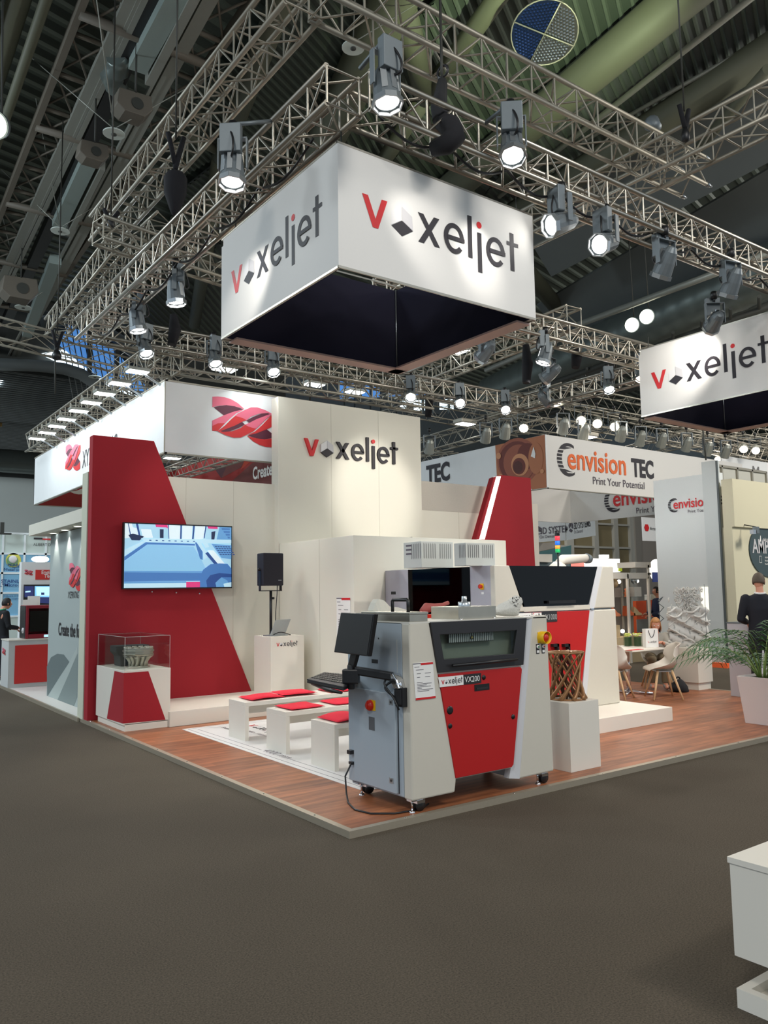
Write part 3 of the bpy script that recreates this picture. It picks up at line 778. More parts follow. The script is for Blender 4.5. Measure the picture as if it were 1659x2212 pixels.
# right run and cross truss
spotlight(hy(1176, 868, 8.4), (12.6, 5.2, 2.6), 'spotlight on the right side truss near its back corner', power=420, angle=80)
spotlight(hy(1313, 838, 8.4), (6.5, 1.5, .4), 'spotlight with looped cable on the right side truss', power=200, angle=75)
spotlight(hx(1180, 772, yc-.15), (4.2, 3.6, 1.0), 'spotlight on the cross truss right of the cube banner, tilted down', power=90, angle=75)
spotlight(hx(1052, 768, yc-.15), (4.6, 6.13, 3.35), 'spotlight turned away below the dark edge of the cube banner', power=330, angle=34)
spotlight(hx(1192, 815, yc+.2), (5.0, 6.1, 3.2), 'spotlight hanging lowest on the cross truss, facing away', power=90, angle=60, lit=False)
spotlight(hy(1388, 812, 8.4), (6.5, 3, 1), 'glaring spotlight half behind the left edge of the second banner', power=90, angle=75, warm=True)
# lamps for the second banner
spotlight((5.9, .6, 5.3), (6.46, 1.35, 4.7), 'spotlight above the left face of the second banner', power=80, angle=70)
# warm lamps over the far stands
for i, (x, y, lb) in enumerate([(1255, 898, 'warm glaring lamp, left of the row of three over the orange logo banner'), (1290, 905, 'warm glaring lamp, middle of the row of three over the orange logo banner'), (1327, 912, 'warm glaring lamp, right of the row of three over the orange logo banner'),
                               (1551, 985, 'warm glaring lamp directly over the grey pillar top'), (1606, 962, 'warm glaring lamp near the right edge under the second banner'), (1632, 965, 'warm glaring lamp next to the right edge under the second banner'), (1609, 1002, 'warm lamp lowest above the framed top of the cream stand'),
                               (1131, 915, 'warm lamp over the copper coloured picture')]):
    p = RZ(x, y, 6.0); spotlight(p+Z*.42, p+(CAM-p).normalized()*3+Vector((0, 0, -1.2)), lb, warm=True, simple=True, s=1.15, group='warm lamps over the far stands', power=70, angle=110)
for i, (x, y, dx) in enumerate([(928, 960, 1), (1050, 935, 1), (1092, 926, 1), (1217, 915, 1), (1262, 928, 1), (1342, 932, 1), (1384, 942, 1), (1430, 946, 1), (1484, 955, 1), (1530, 965, 1), (1568, 970, 1)]):
    p = RZ(x, y, 5.6)
    spotlight(p+Z*.42, p+Vector((.5, 1, -1.6)), ['grey spotlight turned away, %s' % w for w in ('just right of the tall logo wall', 'first above the white banner left of the copper picture', 'second above the white banner left of the copper picture', 'first right of the copper picture corner', 'below the warm row of three', 'first right of the warm row of three', 'second right of the warm row of three', 'left of the small blue window', 'right of the small blue window', 'left of the lamp over the pillar', 'behind the lamp over the pillar')][i],
              lit=False, simple=True, s=1.15, group='grey spotlights over the orange logo banner')
# flat LED floodlights on outriggers
def flood(px, py, Xv, label, s=1.0, yv=None, front=False):
    c = RY(px, py, yv) if yv else RX(px, py, Xv)
    t = thing('flat_floodlight', label, 'floodlight', c, 'flat floodlights over the ribbon logo stand')
    w, l = .13*s, .2*s
    MB().box(c.x-l, c.x+l, c.y-w, c.y+w, c.z, c.z+.05).build('housing', traym, t, bevel=.01)
    MB().box(c.x-l*.88, c.x+l*.88, c.y-w*.85, c.y+w*.85, c.z-.012, c.z).build('led_panel', led_m, t)
    if Xv: o = area_light('floodlight_beam', (c.x, c.y, c.z-.014), (c.x+.5, c.y, 0), l*1.8, 8, (.9, .98, 1), w*1.7); o.rotation_euler = (0, math.radians(-14), 0); o.parent = t; o.location = (0, 0, -.014)
    MB().tube([c+Z*.03, c+Vector((.35, 0, -.15)) if not front else c+Vector((0, .35, -.1))], .02, 6).build('arm', lamp_silver, t)
for i, (x, y) in enumerate([(297, 803), (259, 829), (226, 851), (197, 870), (170, 888), (144, 906), (123, 921), (102, 935), (80, 948)]):
    w = ('nearest', 'second', 'third', 'fourth', 'fifth', 'sixth', 'seventh', 'eighth', 'farthest')[i]
    flood(x, y, .75, 'flat floodlight on the left side of the ribbon logo stand, %s in the receding row' % w, .82)
for i, (x, y) in enumerate([(485, 798), (678, 831), (766, 847)]):
    flood(x, y, 0, ('flat floodlight under the left corner of the cube banner, over the ribbon logo front', 'flat floodlight above the tall logo wall, left one', 'flat floodlight above the tall logo wall, right one')[i], 1.0, yv=7.0+i*.6, front=True)
for i, (x, y) in enumerate([(482, 968), (372, 990)]):
    flood(x, y, 0, ('flat floodlight glowing inside the ribbon banner ring, right one', 'flat floodlight glowing inside the ribbon banner ring, left one')[i], 1.0, yv=13.5, front=True)
for i, (x, y) in enumerate([(983, 756), (1440, 865), (1005, 916), (1270, 944)]):
    c = RZ(x, y, 6.4); t = thing('flat_floodlight', ('pale flat floodlight under the dark edge of the cube banner', 'white box floodlight left of the second banner', 'white box floodlight behind the tall logo wall', 'white box floodlight above the orange logo banner')[i], 'floodlight', c, 'box floodlights over the far stands')
    MB().box(c.x-.3, c.x+.3, c.y-.2, c.y+.2, c.z, c.z+.13).build('housing', alu_far, t, bevel=.03)
    MB().box(c.x-.25, c.x+.25, c.y-.16, c.y+.16, c.z-.015, c.z).build('led_panel', led_m if i != 1 else traym, t)
# real light of the ribbon stand floodlights
spot_light('ribbon_front_beam', (2.4, 5.9, 5.35), (2.6, 6.6, 4.2), 55, 80, .9, (.9, .98, 1))

# ================================================================ HOISTS, STRAPS, CHAINS
def hoist(x, y0, y1, z, label, bag=True, r=.07):
    a = RZ(x, y0, z); zb = RH(x, y1, a.x, a.y)
    t = thing('chain_hoist', label, 'hoist', (a.x, a.y, zb), 'hoists and black slings on the trusses')
    b = MB(); zz = a.z
    b.tube([a, (a.x, a.y, a.z+4.5)], .012, 6)
    b.build('chain', mat('chain_steel', S(70, 70, 66), .5, .6), t)
    L = a.z-zb
    m = MB(); m.tube([a+Z*.05+X*.1, a-Z*.35*L, a-Z*.4*L], [.03, .035, .03], 8).tube([a+Z*.05-X*.1, a-Z*.35*L], [.03, .03], 8); m.build('sling', black_cloth, t)
    MB().lathe([(0, 0), (r*1.2, .03), (r*1.3, .12), (r*.8, .2), (0, .22)], a-Z*(.62*L), (0, 0, 1), 10).build('motor', black, t)
    if bag: MB().lathe([(0, 0), (r*.7, .05), (r*1.9, .3), (r*2, .5), (r*1.6, .55)], Vector((a.x, a.y, zb)), (0, 0, 1), 8).build('chain_bag', black_cloth, t)
    return t
hoist(380, 300, 470, 7.2, 'black chain hoist and pointed bag hanging from the first high truss')
hoist(240, 462, 520, 7.0, 'black sling at the left end of the short cross truss', False, .04)
hoist(124, 720, 815, 6.9, 'small black hoist and chain left of the clerestory window', False)
hoist(1478, 240, 352, 7.6, 'hook and sling at the open end of the top right truss', False, .04)
# big twisted sling right of the near truss corner
a = RZ(955, 178, 6.6); t = thing('sling', 'long black twisted sling hooked on the front truss', 'sling', a, 'hoists and black slings on the trusses')
pts = [RZ(955, 178, 6.6), RY(948, 230, .1), RY(955, 260, 0), RY(975, 276, -.2), RY(982, 295, -.25), RY(965, 312, -.22), RY(935, 322, -.1)]
MB().tube(pts, [.05, .07, .08, .09, .09, .08, .06], 8).build('strap', black_cloth, t)
MB().tube([a, a+Z*.25, a+Z*6], .014, 6).build('chain', MATS['chain_steel'], t)
MB().lathe([(.06, 0), (.075, .015), (.06, .03), (.045, .015), (.06, 0)], a+Z*.12, (1, .3, 0), 12).build('hook', dark_p, t)
for (x, y0, y1, z, lb) in ((375, 680, 745, 5.35, 'black hanging strap left of the cube banner by the back truss'), (1058, 700, 720, 5.4, 'short black strap under the banner edge'), (1136, 745, 828, 5.4, 'black chain bag hanging on the cross truss'), (1243, 748, 795, 5.4, 'black bag hanging from the cross truss right part'), (925, 835, 900, 5.6, 'black sling bundle hanging by the back truss above the blue window')):
    a = RZ(x, y0, z); zb = RH(x, y1, a.x, a.y)
    tag(MB().tube([a, (a.x+.02, a.y, (a.z+zb)/2), (a.x-.02, a.y, zb)], [.05, .085, .06], 8).build('hanging_strap', black_cloth), lb, 'strap', 'hoists and black slings on the trusses')
# cables draped along the frame truss
for (P0, P1, sag, lb) in (((.3, -.05, 5.3), (4.4, -.05, 5.26), .12, 'black power cable draped along the front truss'), ((.05, .5, 5.3), (.05, 6.2, 5.26), .12, 'black power cable draped along the left truss'), ((4.4, -.05, 5.26), (8.5, -.05, 5.26), .1, 'black power cable draped along the far part of the front truss')):
    A, Bq = Vector(P0), Vector(P1); b = MB(); n = 48; pts = []
    for i in range(n+1):
        t = i/n; pts.append(A.lerp(Bq, t)-Z*sag*abs(math.sin(t*PI*6)))
    tag(b.tube(pts, .012, 6).build('power_cable', black), lb, 'cable', 'power cables on the trusses')
# suspension wires of banners and walls
for (px_, y0, y1, Yv, lb) in ((119, 850, 712, 12.0, 'thin steel wire hanging in front of the far left roof'), (669, 866, 780, 7.2, 'thin black rod standing up behind the tall logo wall')):
    a, c = RY(px_, y0, Yv), RY(px_, y1, Yv)
    tag(MB().tube([a, c], .018, 6).build('suspension_wire', dim_m), lb, 'wire')
a = RY(1525, 994, 4.9); c = RY(1518, 925, 4.9)
tag(MB().tube([a, c], .02, 6).build('suspension_wire', dim_m), 'thin dark rod above the grey pillar', 'wire')
# ================================================================ THE RED AND WHITE STAND
PZ = .045
t = thing('raised_platform', 'low raised platform with walnut planks under the red and white stand', 'platform', (4.4, 3.2, 0))
MB().box(.05, 8.7, .05, 6.5, 0, PZ).build('plank_floor', wood_mat(), t)
rim = mat('edge_profile', S(178, 168, 150), .4, .5, noise=.05)
b = MB(); b.box(0, 8.75, 0, .05, 0, PZ+.004); b.box(0, .05, .05, 6.5, 0, PZ+.004); b.box(8.7, 8.75, .05, 3.3, 0, PZ+.004); b.build('edge_trim', rim, t)
b = MB()
for k in range(8): b.lathe([(.008, 0), (.006, .003), (0, .004)], (.5+k*1.1, .025, PZ+.004), (0, 0, 1), 8); b.lathe([(.008, 0), (.006, .003), (0, .004)], (.025, .5+k*.8, PZ+.004), (0, 0, 1), 8)
b.build('screw', chrome, t)

# back walls
WY = 6.25
t = thing('partition_wall', 'long cream back wall of the stand behind the screen', 'wall', (5, WY, 0))
MB().box(.35, 2.8, WY, WY+.2, PZ, 3.36).box(5.6, 8.7, WY, WY+.2, PZ, 3.36).build('panel', white_panel, t)
b = MB().box(5.63, 7.4, WY-.004, WY, 3.1, 3.62); b.build('wrapped_top', mat('grey_film', S(186, 178, 166), .35, noise=.06), t, label='greyish film stretched over the wall top')
b = MB()
for x in (1.35, 2.1, 6.6, 7.5): b.box(x, x+.004, WY-.003, WY, 0, 3.36)
b.build('joint', mat('joint_line', S(200, 195, 180), .8), t)
t = thing('logo_wall', 'tall cream wall carrying the raised red and black word mark', 'wall', (4.2, 6.2, 0))
MB().box(2.8, 5.64, 6.13, 6.35, PZ, 4.735).build('panel', white_panel, t)
b = MB()
for x in (3.77, 4.72): b.box(x, x+.004, 6.127, 6.13, PZ, 4.73)
b.build('joint', MATS['joint_line'], t)
LW = RY(656, 978, 6.13); RW = RY(858, 995, 6.13)
xh = (RW.x-LW.x)/6.82
for mi, polys in logo_shapes():
    nm = {0: 'black', 1: 'red', 2: 'grey', 3: 'white'}[mi]
    b = MB()
    for p in polys: b.prism([Vector((LW.x+x*xh, 6.13, LW.z-.04+y*xh)) for x, y in p], (0, -.035, 0))
    b.build('raised_letter', MARK[mi], t, label='raised %s piece of the word mark' % nm)
# red slanted wall with its light slit
t = thing('slanted_wall', 'big deep red wall with a slanting right side, left of the stand', 'wall', (1, 6.2, 0))
TL, TR, BR = 0.0, RY(333, 953, 6.2).x, RY(546, 1493, 6.2)
pts = [(.005, 6.2, PZ), (BR.x+.06, 6.2, PZ), (TR, 6.2, 3.845), (.005, 6.2, 3.845)]
MB().prism(pts, (0, .16, 0)).build('panel', red_fab, t, bevel=.006)
t = thing('slanted_wall', 'red slanted wall with a glowing white strip, right of the tall logo wall', 'wall', (8, 6.0, 0))
rp_ = [RY(*q, 6.05) for q in ((1082, 1025), (1146, 1034), (1157, 1240), (1024, 1225))]
rp_[0].z = rp_[1].z = (rp_[0].z+rp_[1].z)/2
MB().prism(rp_, (0, .15, 0)).build('panel', red_fab, t)
q = [RY(*q, 6.04) for q in ((1073, 1029), (1082, 1029), (1047, 1165), (1036, 1165))]
MB().prism(q, (0, .1, 0)).build('light_strip', mat('strip_glow', (1, .96, .9, 1), emit=2.2), t)
q = [RY(*q, 6.05) for q in ((1066, 1032), (1073, 1029), (1036, 1165), (1028, 1165))]
MB().prism(q, (0, .12, 0)).build('side_panel', red_fab, t)
# stage
t = thing('stage', 'low white stage in front of the red wall', 'stage', (2.5, 5.6, PZ))
MB().box(.66, 2.80, 5.0, 6.2, PZ, .232).build('deck', white, t, bevel=.004)
b = MB().box(.662, .664, 5.0, 5.005, PZ, .23); b.build('joint', MATS['joint_line'], t)
# white store block
t = thing('storage_block', 'white box room in the middle of the stand under the tall logo wall', 'cabin', (4.2, 5.1, PZ))
MB().box(2.81, 5.634, 4.085, 6.12, PZ, 2.425).build('cabin_body', white_panel, t, bevel=.003)
b = MB()
b.box(2.807, 2.81, 4.95, 4.953, PZ, 2.42)
b.build('joint', MATS['joint_line'], t)
a = RY(876, 1158, 4.3)
tag(MB().prism([(a.x-.03, 4.3, 2.428), (a.x+.12, 4.3, 2.45), (a.x+.14, 4.3, 2.428)], (0, .1, 0)).build('folder_clip', black), 'small black object lying on top of the white cabin', 'clip')

# wall mounted info sheet on the cabin
def info_sheet(o, u, v, w, h, label, mark=True, loc=None):
    u = Vector(u); v = Vector(v); n = u.cross(v); o = Vector(o)
    t = thing('info_sheet', label, 'sign', o, 'printed info sheets')
    MB().prism([o, o+u*w, o+u*w+v*h, o+v*h], n*.002).build('sheet', paper, t)
    b = MB()
    def r(x0, x1, y0, y1, mi): b.poly([o+n*.0035+u*(x*w)+v*(y*h) for x, y in ((x0, y0), (x1, y0), (x1, y1), (x0, y1))], mi)
    r(.38, 1, .93, .985, 0); r(0, .38, .965, .985, 1); r(0, 1, 0, .055, 0)
    for k, (x0, x1, y) in enumerate([(.05, .3, .88), (.12, .5, .8), (.15, .35, .7), (.55, .85, .7), (.15, .3, .6), (.55, .8, .6), (.12, .4, .46), (.12, .85, .42), (.12, .6, .38), (.12, .8, .34), (.12, .35, .3), (.12, .9, .26), (.12, .7, .22)]):
        r(x0, x1, y, y+.012, 1)
    b.build('print', [ink_red, ink_dk], t)
    return t
a = RX(727, 1381, 2.8); c = RX(756, 1290, 2.8)
info_sheet((2.806, a.y, a.z), (0, -1, 0), (0, 0, 1), a.y-c.y, c.z-a.z, 'information sheet with red bars on the white cabin wall behind the monitor')

# television
t = thing('television', 'large flat television on the red wall showing a blue machine picture', 'television', (1.2, 6.1, 1.75))
x0, x1, z0, z1 = .40, 2.005, 1.755, 2.665; yT = 6.08
MB().box(x0, x1, yT, yT+.06, z0, z1).build('bezel', black, t, bevel=.004)
sc_cols = [(.28, .58, .85), (.03, .08, .28), (.07, .2, .5), (.55, .82, .95), (.42, .7, .88), (.75, .05, .22), (.14, .36, .66), (.02, .03, .08), (.8, .95, 1)]
scm = [mat('screen_%d' % i, c+(1,), emit=.43, rough=.3) for i, c in enumerate(sc_cols)]
b = MB(); lay = [0]
def sp(pts, mi):
    lay[0] += 1
    b.poly([(x0+.018+x*(x1-x0-.036)/1000, yT-.001-.00012*lay[0], z1-.018-y*(z1-z0-.036)/560) for x, y in pts], mi)
sp([(0, 0), (1000, 0), (1000, 560), (0, 560)], 4)
sp([(0, 0), (60, 0), (95, 120), (0, 130)], 8)
for q in ([(60, 30), (110, 40), (130, 110), (95, 120)], [(140, 45), (230, 45), (250, 120), (160, 120)], [(390, 0), (500, 0), (500, 130), (400, 130)], [(520, 0), (615, 0), (610, 130), (518, 130)], [(640, 0), (740, 0), (720, 125), (635, 125)]): sp(q, 8)
for q in ([(25, 0), (32, 0), (60, 125), (50, 125)], [(95, 0), (115, 0), (140, 120), (125, 120)], [(500, 0), (515, 0), (512, 130), (498, 130)], [(622, 0), (638, 0), (626, 130), (612, 130)], [(740, 0), (752, 0), (730, 125), (722, 125)], [(385, 0), (393, 0), (398, 130), (392, 130)]): sp(q, 1)
sp([(310, 40), (345, 40), (345, 120), (312, 120)], 7); sp([(800, 50), (840, 40), (830, 120), (800, 120)], 7)
sp([(270, 0), (380, 0), (385, 32), (370, 22), (275, 22)], 5); sp([(760, 0), (860, 0), (862, 20), (770, 20)], 5)
sp([(880, 0), (1000, 0), (1000, 130), (850, 130)], 6)
for k in range(4): sp([(900+20*k, 10+26*k), (985, 10+26*k), (985, 28+26*k), (905+20*k, 28+26*k)], 2)
sp([(30, 100), (70, 88), (130, 100), (170, 110), (130, 145), (60, 145)], 7)
sp([(140, 125), (1000, 118), (1000, 150), (640, 160), (180, 160)], 3)
for k in range(8): sp([(215+58*k, 138), (235+58*k, 138), (235+58*k, 146), (215+58*k, 146)], 1)
sp([(0, 230), (150, 155), (185, 155), (0, 285)], 3)
sp([(0, 290), (185, 160), (640, 165), (640, 180), (200, 178), (0, 325)], 2)
sp([(0, 330), (205, 178), (625, 190), (700, 300), (760, 420), (0, 415)], 0)
sp([(0, 412), (1000, 412), (1000, 430), (0, 430)], 6)
sp([(0, 425), (760, 430), (760, 500), (0, 505)], 2)
sp([(0, 505), (560, 505), (560, 560), (0, 560)], 3); sp([(0, 505), (560, 505), (560, 520), (0, 522)], 6)
sp([(560, 510), (700, 510), (710, 560), (560, 560)], 5)
sp([(650, 140), (690, 140), (745, 225), (715, 240)], 3); sp([(640, 150), (655, 150), (715, 235), (715, 310), (690, 300)], 2)
sp([(690, 120), (740, 110), (780, 190), (740, 200)], 3); sp([(715, 235), (760, 220), (760, 290), (725, 310)], 3)
sp([(760, 220), (820, 220), (940, 350), (860, 350)], 8); sp([(740, 250), (765, 235), (880, 360), (840, 360)], 1)
sp([(800, 160), (1000, 170), (1000, 300), (900, 290)], 6)
for k in range(6):
    for j in range(5): sp([(832+26*k+12*j, 180+18*j), (852+26*k+12*j, 180+18*j), (858+26*k+12*j, 190+18*j), (838+26*k+12*j, 190+18*j)], 1)
arc = arc_pts(900, 500, 210, 150, 90, 270, 14)
sp([(x, y) for x, y in [(690, 560), (690, 460), (720, 400), (790, 350), (880, 340), (960, 345), (1000, 390), (1000, 560)]], 2)
sp([(760, 560), (750, 500), (790, 450), (880, 430), (1000, 440), (1000, 470), (900, 470), (860, 500), (850, 560)], 1)
sp([(840, 520), (900, 470), (960, 500), (980, 560), (850, 560)], 6); sp([(920, 530), (1000, 515), (1000, 560), (930, 560)], 3)
b.build('screen_picture', scm, t)
b = MB()
for x in (.85, 1.2, 1.55): b.lathe([(.012, 0), (.008, .004), (0, .005)], (x, 6.195, 1.72-.05*(x-.85)), (0, -1, 0), 8)
b.build('wall_fixing', chrome, t)
MB().box(.8, 1.6, 6.14, 6.2, 1.95, 2.45).build('wall_bracket', dark_p, t)

# display case by the red wall
t = thing('display_case', 'white display plinth with red trapezoid and clear cover beside the red wall', 'display case', (.38, 5.6, PZ))
kx0, kx1, ky0, ky1 = .10, .685, 5.05, 6.15
MB().box(kx0+.02, kx1-.03, ky0+.0, ky1-.03, PZ, .13).build('plinth_base', white, t)
MB().box(kx0, kx1, ky0, ky1, .12, .765).build('cabinet', white, t, bevel=.003)
b = MB()
b.poly([(kx0-.003, ky0-.003, .145), (.625, ky0-.003, .135), (.40, ky0-.003, .742), (kx0-.003, ky0-.003, .742)])
b.poly([(kx0-.003, ky0-.003, .145), (kx0-.003, 5.67, .13), (kx0-.003, 5.40, .742), (kx0-.003, ky0-.003, .742)])
b.build('red_trapezoid', red_fab, t)
b = MB()
g0, g1, h0, h1 = kx0+.012, kx1-.008, ky0+.012, ky1-.012; zt2 = 1.165
for a in ((g0, g1, h0, h0+.006, .767, zt2), (g0, g1, h1-.006, h1, .767, zt2), (g0, g0+.006, h0+.006, h1-.006, .767, zt2), (g1-.006, g1, h0+.006, h1-.006, .767, zt2), (g0, g1, h0, h1, zt2, zt2+.006)): b.box(*a)
b.build('acrylic_cover', clear, t)
b = MB()
for q in ((g0, h0), (g1, h0), (g0, h1), (g1, h1)): b.tube([(q[0], q[1], .767), (q[0], q[1], zt2)], .0025, 5)
for q in (((g0, h0), (g1, h0)), ((g0, h0), (g0, h1)), ((g1, h0), (g1, h1)), ((g0, h1), (g1, h1))): b.tube([(q[0][0], q[0][1], zt2+.003), (q[1][0], q[1][1], zt2+.003)], .0025, 5)
b.build('cover_edge', mat('acrylic_edge', S(200, 200, 196), .3), t)
# castings in the case
a = RZ(300, 1441, .767); a = Vector((.40, 5.42, .767))
t = thing('engine_casting', 'silver cast manifold with a ring of curved ducts in the display case', 'casting', a)
MB().lathe([(0, 0), (.14, 0), (.145, .015), (.12, .02), (0, .02)], a, (0, 0, 1), 28).build('base_flange', steel, t)
b = MB()
for k in range(12):
    th = 2*PI*k/12; e = Vector((math.cos(th), math.sin(th), 0)); g = Vector((-e.y, e.x, 0))
    b.tube([a+e*.10+Z*.015, a+e*.10+g*.01+Z*.07, a+e*.125+g*.015+Z*.12, a+e*.16+Z*.16], [.022, .02, .024, .034], 10)
b.build('curved_duct', steel, t)
b = MB(); b.lathe([(.12, .15), (.19, .15), (.195, .165), (.185, .17), (.185, .195), (.197, .20), (.197, .215), (.185, .22), (.185, .245), (.12, .25), (.12, .15)], a, (0, 0, 1), 12, 0, False)
for k in range(12):
    th = 2*PI*k/12; e = Vector((math.cos(th), math.sin(th), 0)); b.lathe([(.03, .0), (.03, .012), (.018, .012), (.018, 0)], a+e*.155+Z*.245, (0, 0, 1), 10)
b.build('top_ring', steel, t)
a = Vector((.42, 5.80, .767))
t = thing('sand_mould', 'dark grey printed mould behind the silver casting in the display case', 'mould', a)
MB().prism([a+Vector(p) for p in ((-.16, -.13, 0), (.16, -.13, 0), (.18, -.13, .14), (.22, -.13, .17), (.22, -.13, .26), (-.22, -.13, .26), (-.22, -.13, .18), (-.17, -.13, .13))], (0, .26, 0)).build('mould_body', mat('dark_sand', S(42, 46, 48), .9, noise=.2, nscale=150), t, bevel=.01)

# lectern with laptop and speaker
t = thing('lectern', 'tall white lectern box with the small word mark on the stage', 'lectern', (2.82, 6.1, .232))
lx0, lx1, ly0, ly1 = 2.35, 2.80, 5.42, 5.86
c0 = RZ(583, 1497, .232); 
lx0, ly0 = c0.x, c0.y-.18
L0 = RZ(549, 1489, .232)
lz = 1.04
lx0 = 2.144; ly0 = 5.15; lx1 = 2.67; ly1 = 5.65; lzt = 1.078
MB().box(lx0, lx1, ly0, ly1, .232, lzt).build('box', white, t, bevel=.003)
p = RY(597, 1396, ly0); q = RY(643, 1393, ly0); xh2 = (q.x-p.x)/6.82
word_mark((p.x, ly0, p.z-.005), X, Z, xh2).build('word_mark', MARK, t)
lc = Vector((lx0+.16, ly0+.12, lzt))
t = thing('laptop', 'open silver laptop seen from behind on the lectern', 'laptop', lc)
ld = Vector((.95, .3, 0)).normalized(); le = Vector((-ld.y, ld.x, 0))
MB().obox(lc+Vector((.02, .08, .009)), ld*.15, le*.1, Z*.008).build('keyboard_base', lamp_silver, t, bevel=.003)
lidn = (Z*.9-le*.15+ld*.35).normalized()
lo = RY(583, 1369, lc.y-.02); 
MB().obox(lc+Vector((.055, .0, .12)), ld*.15, lidn*.115, ld.cross(lidn).normalized()*.004).build('screen_lid', lamp_silver, t, bevel=.003)
MB().tube(bez([lc+Vector((-.08, -.02, .01)), lc+Vector((.0, -.1, .1)), lc+Vector((.12, -.08, .02)), lc+Vector((.2, -.03, .01))]), .006, 6).build('charger_cable', black, t)
sp_ = Vector((lx0+.07, ly0+.30, lzt))
t = thing('loudspeaker_stand', 'black loudspeaker on a pole standing behind the lectern', 'speaker', Vector((sp_.x, sp_.y, lzt)))
a1 = RY(562, 1195, sp_.y); a2 = RY(606, 1265, sp_.y); a3 = RY(585, 1275, sp_.y)
MB().tube([(a3.x, sp_.y, lzt), (a3.x, sp_.y, a3.z)], .02, 10).build('pole', black, t)
MB().lathe([(0, 0), (.1, 0), (.1, .008), (0, .012)], (a3.x, sp_.y, lzt), (0, 0, 1), 20).build('foot_plate', black, t)
MB().box(a1.x, a2.x-.005, sp_.y-.1, sp_.y+.1, a2.z, a1.z).build('cabinet', mat('speaker_black', S(26, 25, 36), .7, noise=.1, nscale=150), t, bevel=.012)
zb = RY(585, 1277, sp_.y).z
b = MB().box(a1.x-.005, a2.x+.008, sp_.y-.03, sp_.y+.03, zb, zb+.012)
b.box(a1.x-.007, a1.x-.001, sp_.y-.03, sp_.y+.03, zb, (a1.z+a2.z)/2); b.box(a2.x, a2.x+.006, sp_.y-.03, sp_.y+.03, zb, (a1.z+a2.z)/2)
b.build('yoke', black, t)
b = MB(); 
for xx, sgn in ((a1.x-.007, -1), (a2.x+.006, 1)): b.lathe([(.02, 0), (.02, .025), (.01, .03), (0, .03)], (xx, sp_.y, (a1.z+a2.z)/2), (sgn, 0, 0), 10)
b.lathe([(.018, 0), (.018, .03), (0, .03)], (a3.x+.02, sp_.y, zb-.1), (1, 0, 0), 10)
b.build('knob', black, t)
MB().box(a2.x-.09, a2.x-.04, sp_.y-.103, sp_.y-.1, a2.z+.07, a2.z+.08).build('maker_badge', lamp_silver, t)
MB().tube(bez([(a3.x+.07, sp_.y-.06, a2.z), (a3.x+.06, sp_.y-.08, a2.z-.3), (a3.x+.0, sp_.y-.05, a2.z-.5), (a3.x+.08, sp_.y-.08, lzt+.05)]), .006, 6).build('speaker_cable', black, t)

# printed floor mat
t = thing('floor_mat', 'white printed mat with measuring lines lying on the planks under the benches', 'mat', (1.75, 2.75, PZ))
MB().box(.713, 2.74, .85, 4.74, PZ, PZ+.004).build('sheet', mat('mat_print', S(224, 222, 220), .6, noise=.02), t)
b = MB()
zm = PZ+.005
def fl_line(x0, y0, x1, y1, w=.006):
    b.box(min(x0, x1)-w/2, max(x0, x1)+w/2, min(y0, y1)-w/2, max(y0, y1)+w/2, zm-.0005, zm)
fl_line(.77, .9, .77, 4.69); fl_line(.77, 4.69, 2.7, 4.69); fl_line(2.7, .9, 2.7, 4.69)
fl_line(.86, .95, .86, 2.35); fl_line(.86, 2.95, .86, 4.6); fl_line(1.0, 4.6, 2.6, 4.6)
b.merge(text_mb('4000 mm', .1, (.84, 2.92, zm), (0, -1, 0), (1, 0, 0), 0, 1.0, th=.0005))
b.merge(text_mb('volume 4000 x 2000 x 1000 mm', .05, (1.25, 4.55, zm), (0, -1, 0), (1, 0, 0), 0, 1.0, th=.0005))
b.merge(text_mb('Bauraum', .06, (1.13, 4.55, zm), (0, -1, 0), (1, 0, 0), 0, 1.0, th=.0005))
b.build('printed_lines', ink_dk, t)
w = word_mark((1.42, 4.45, zm), (0, -1, 0), (1, 0, 0), .12, .0008); w.build('word_mark', MARK, t)

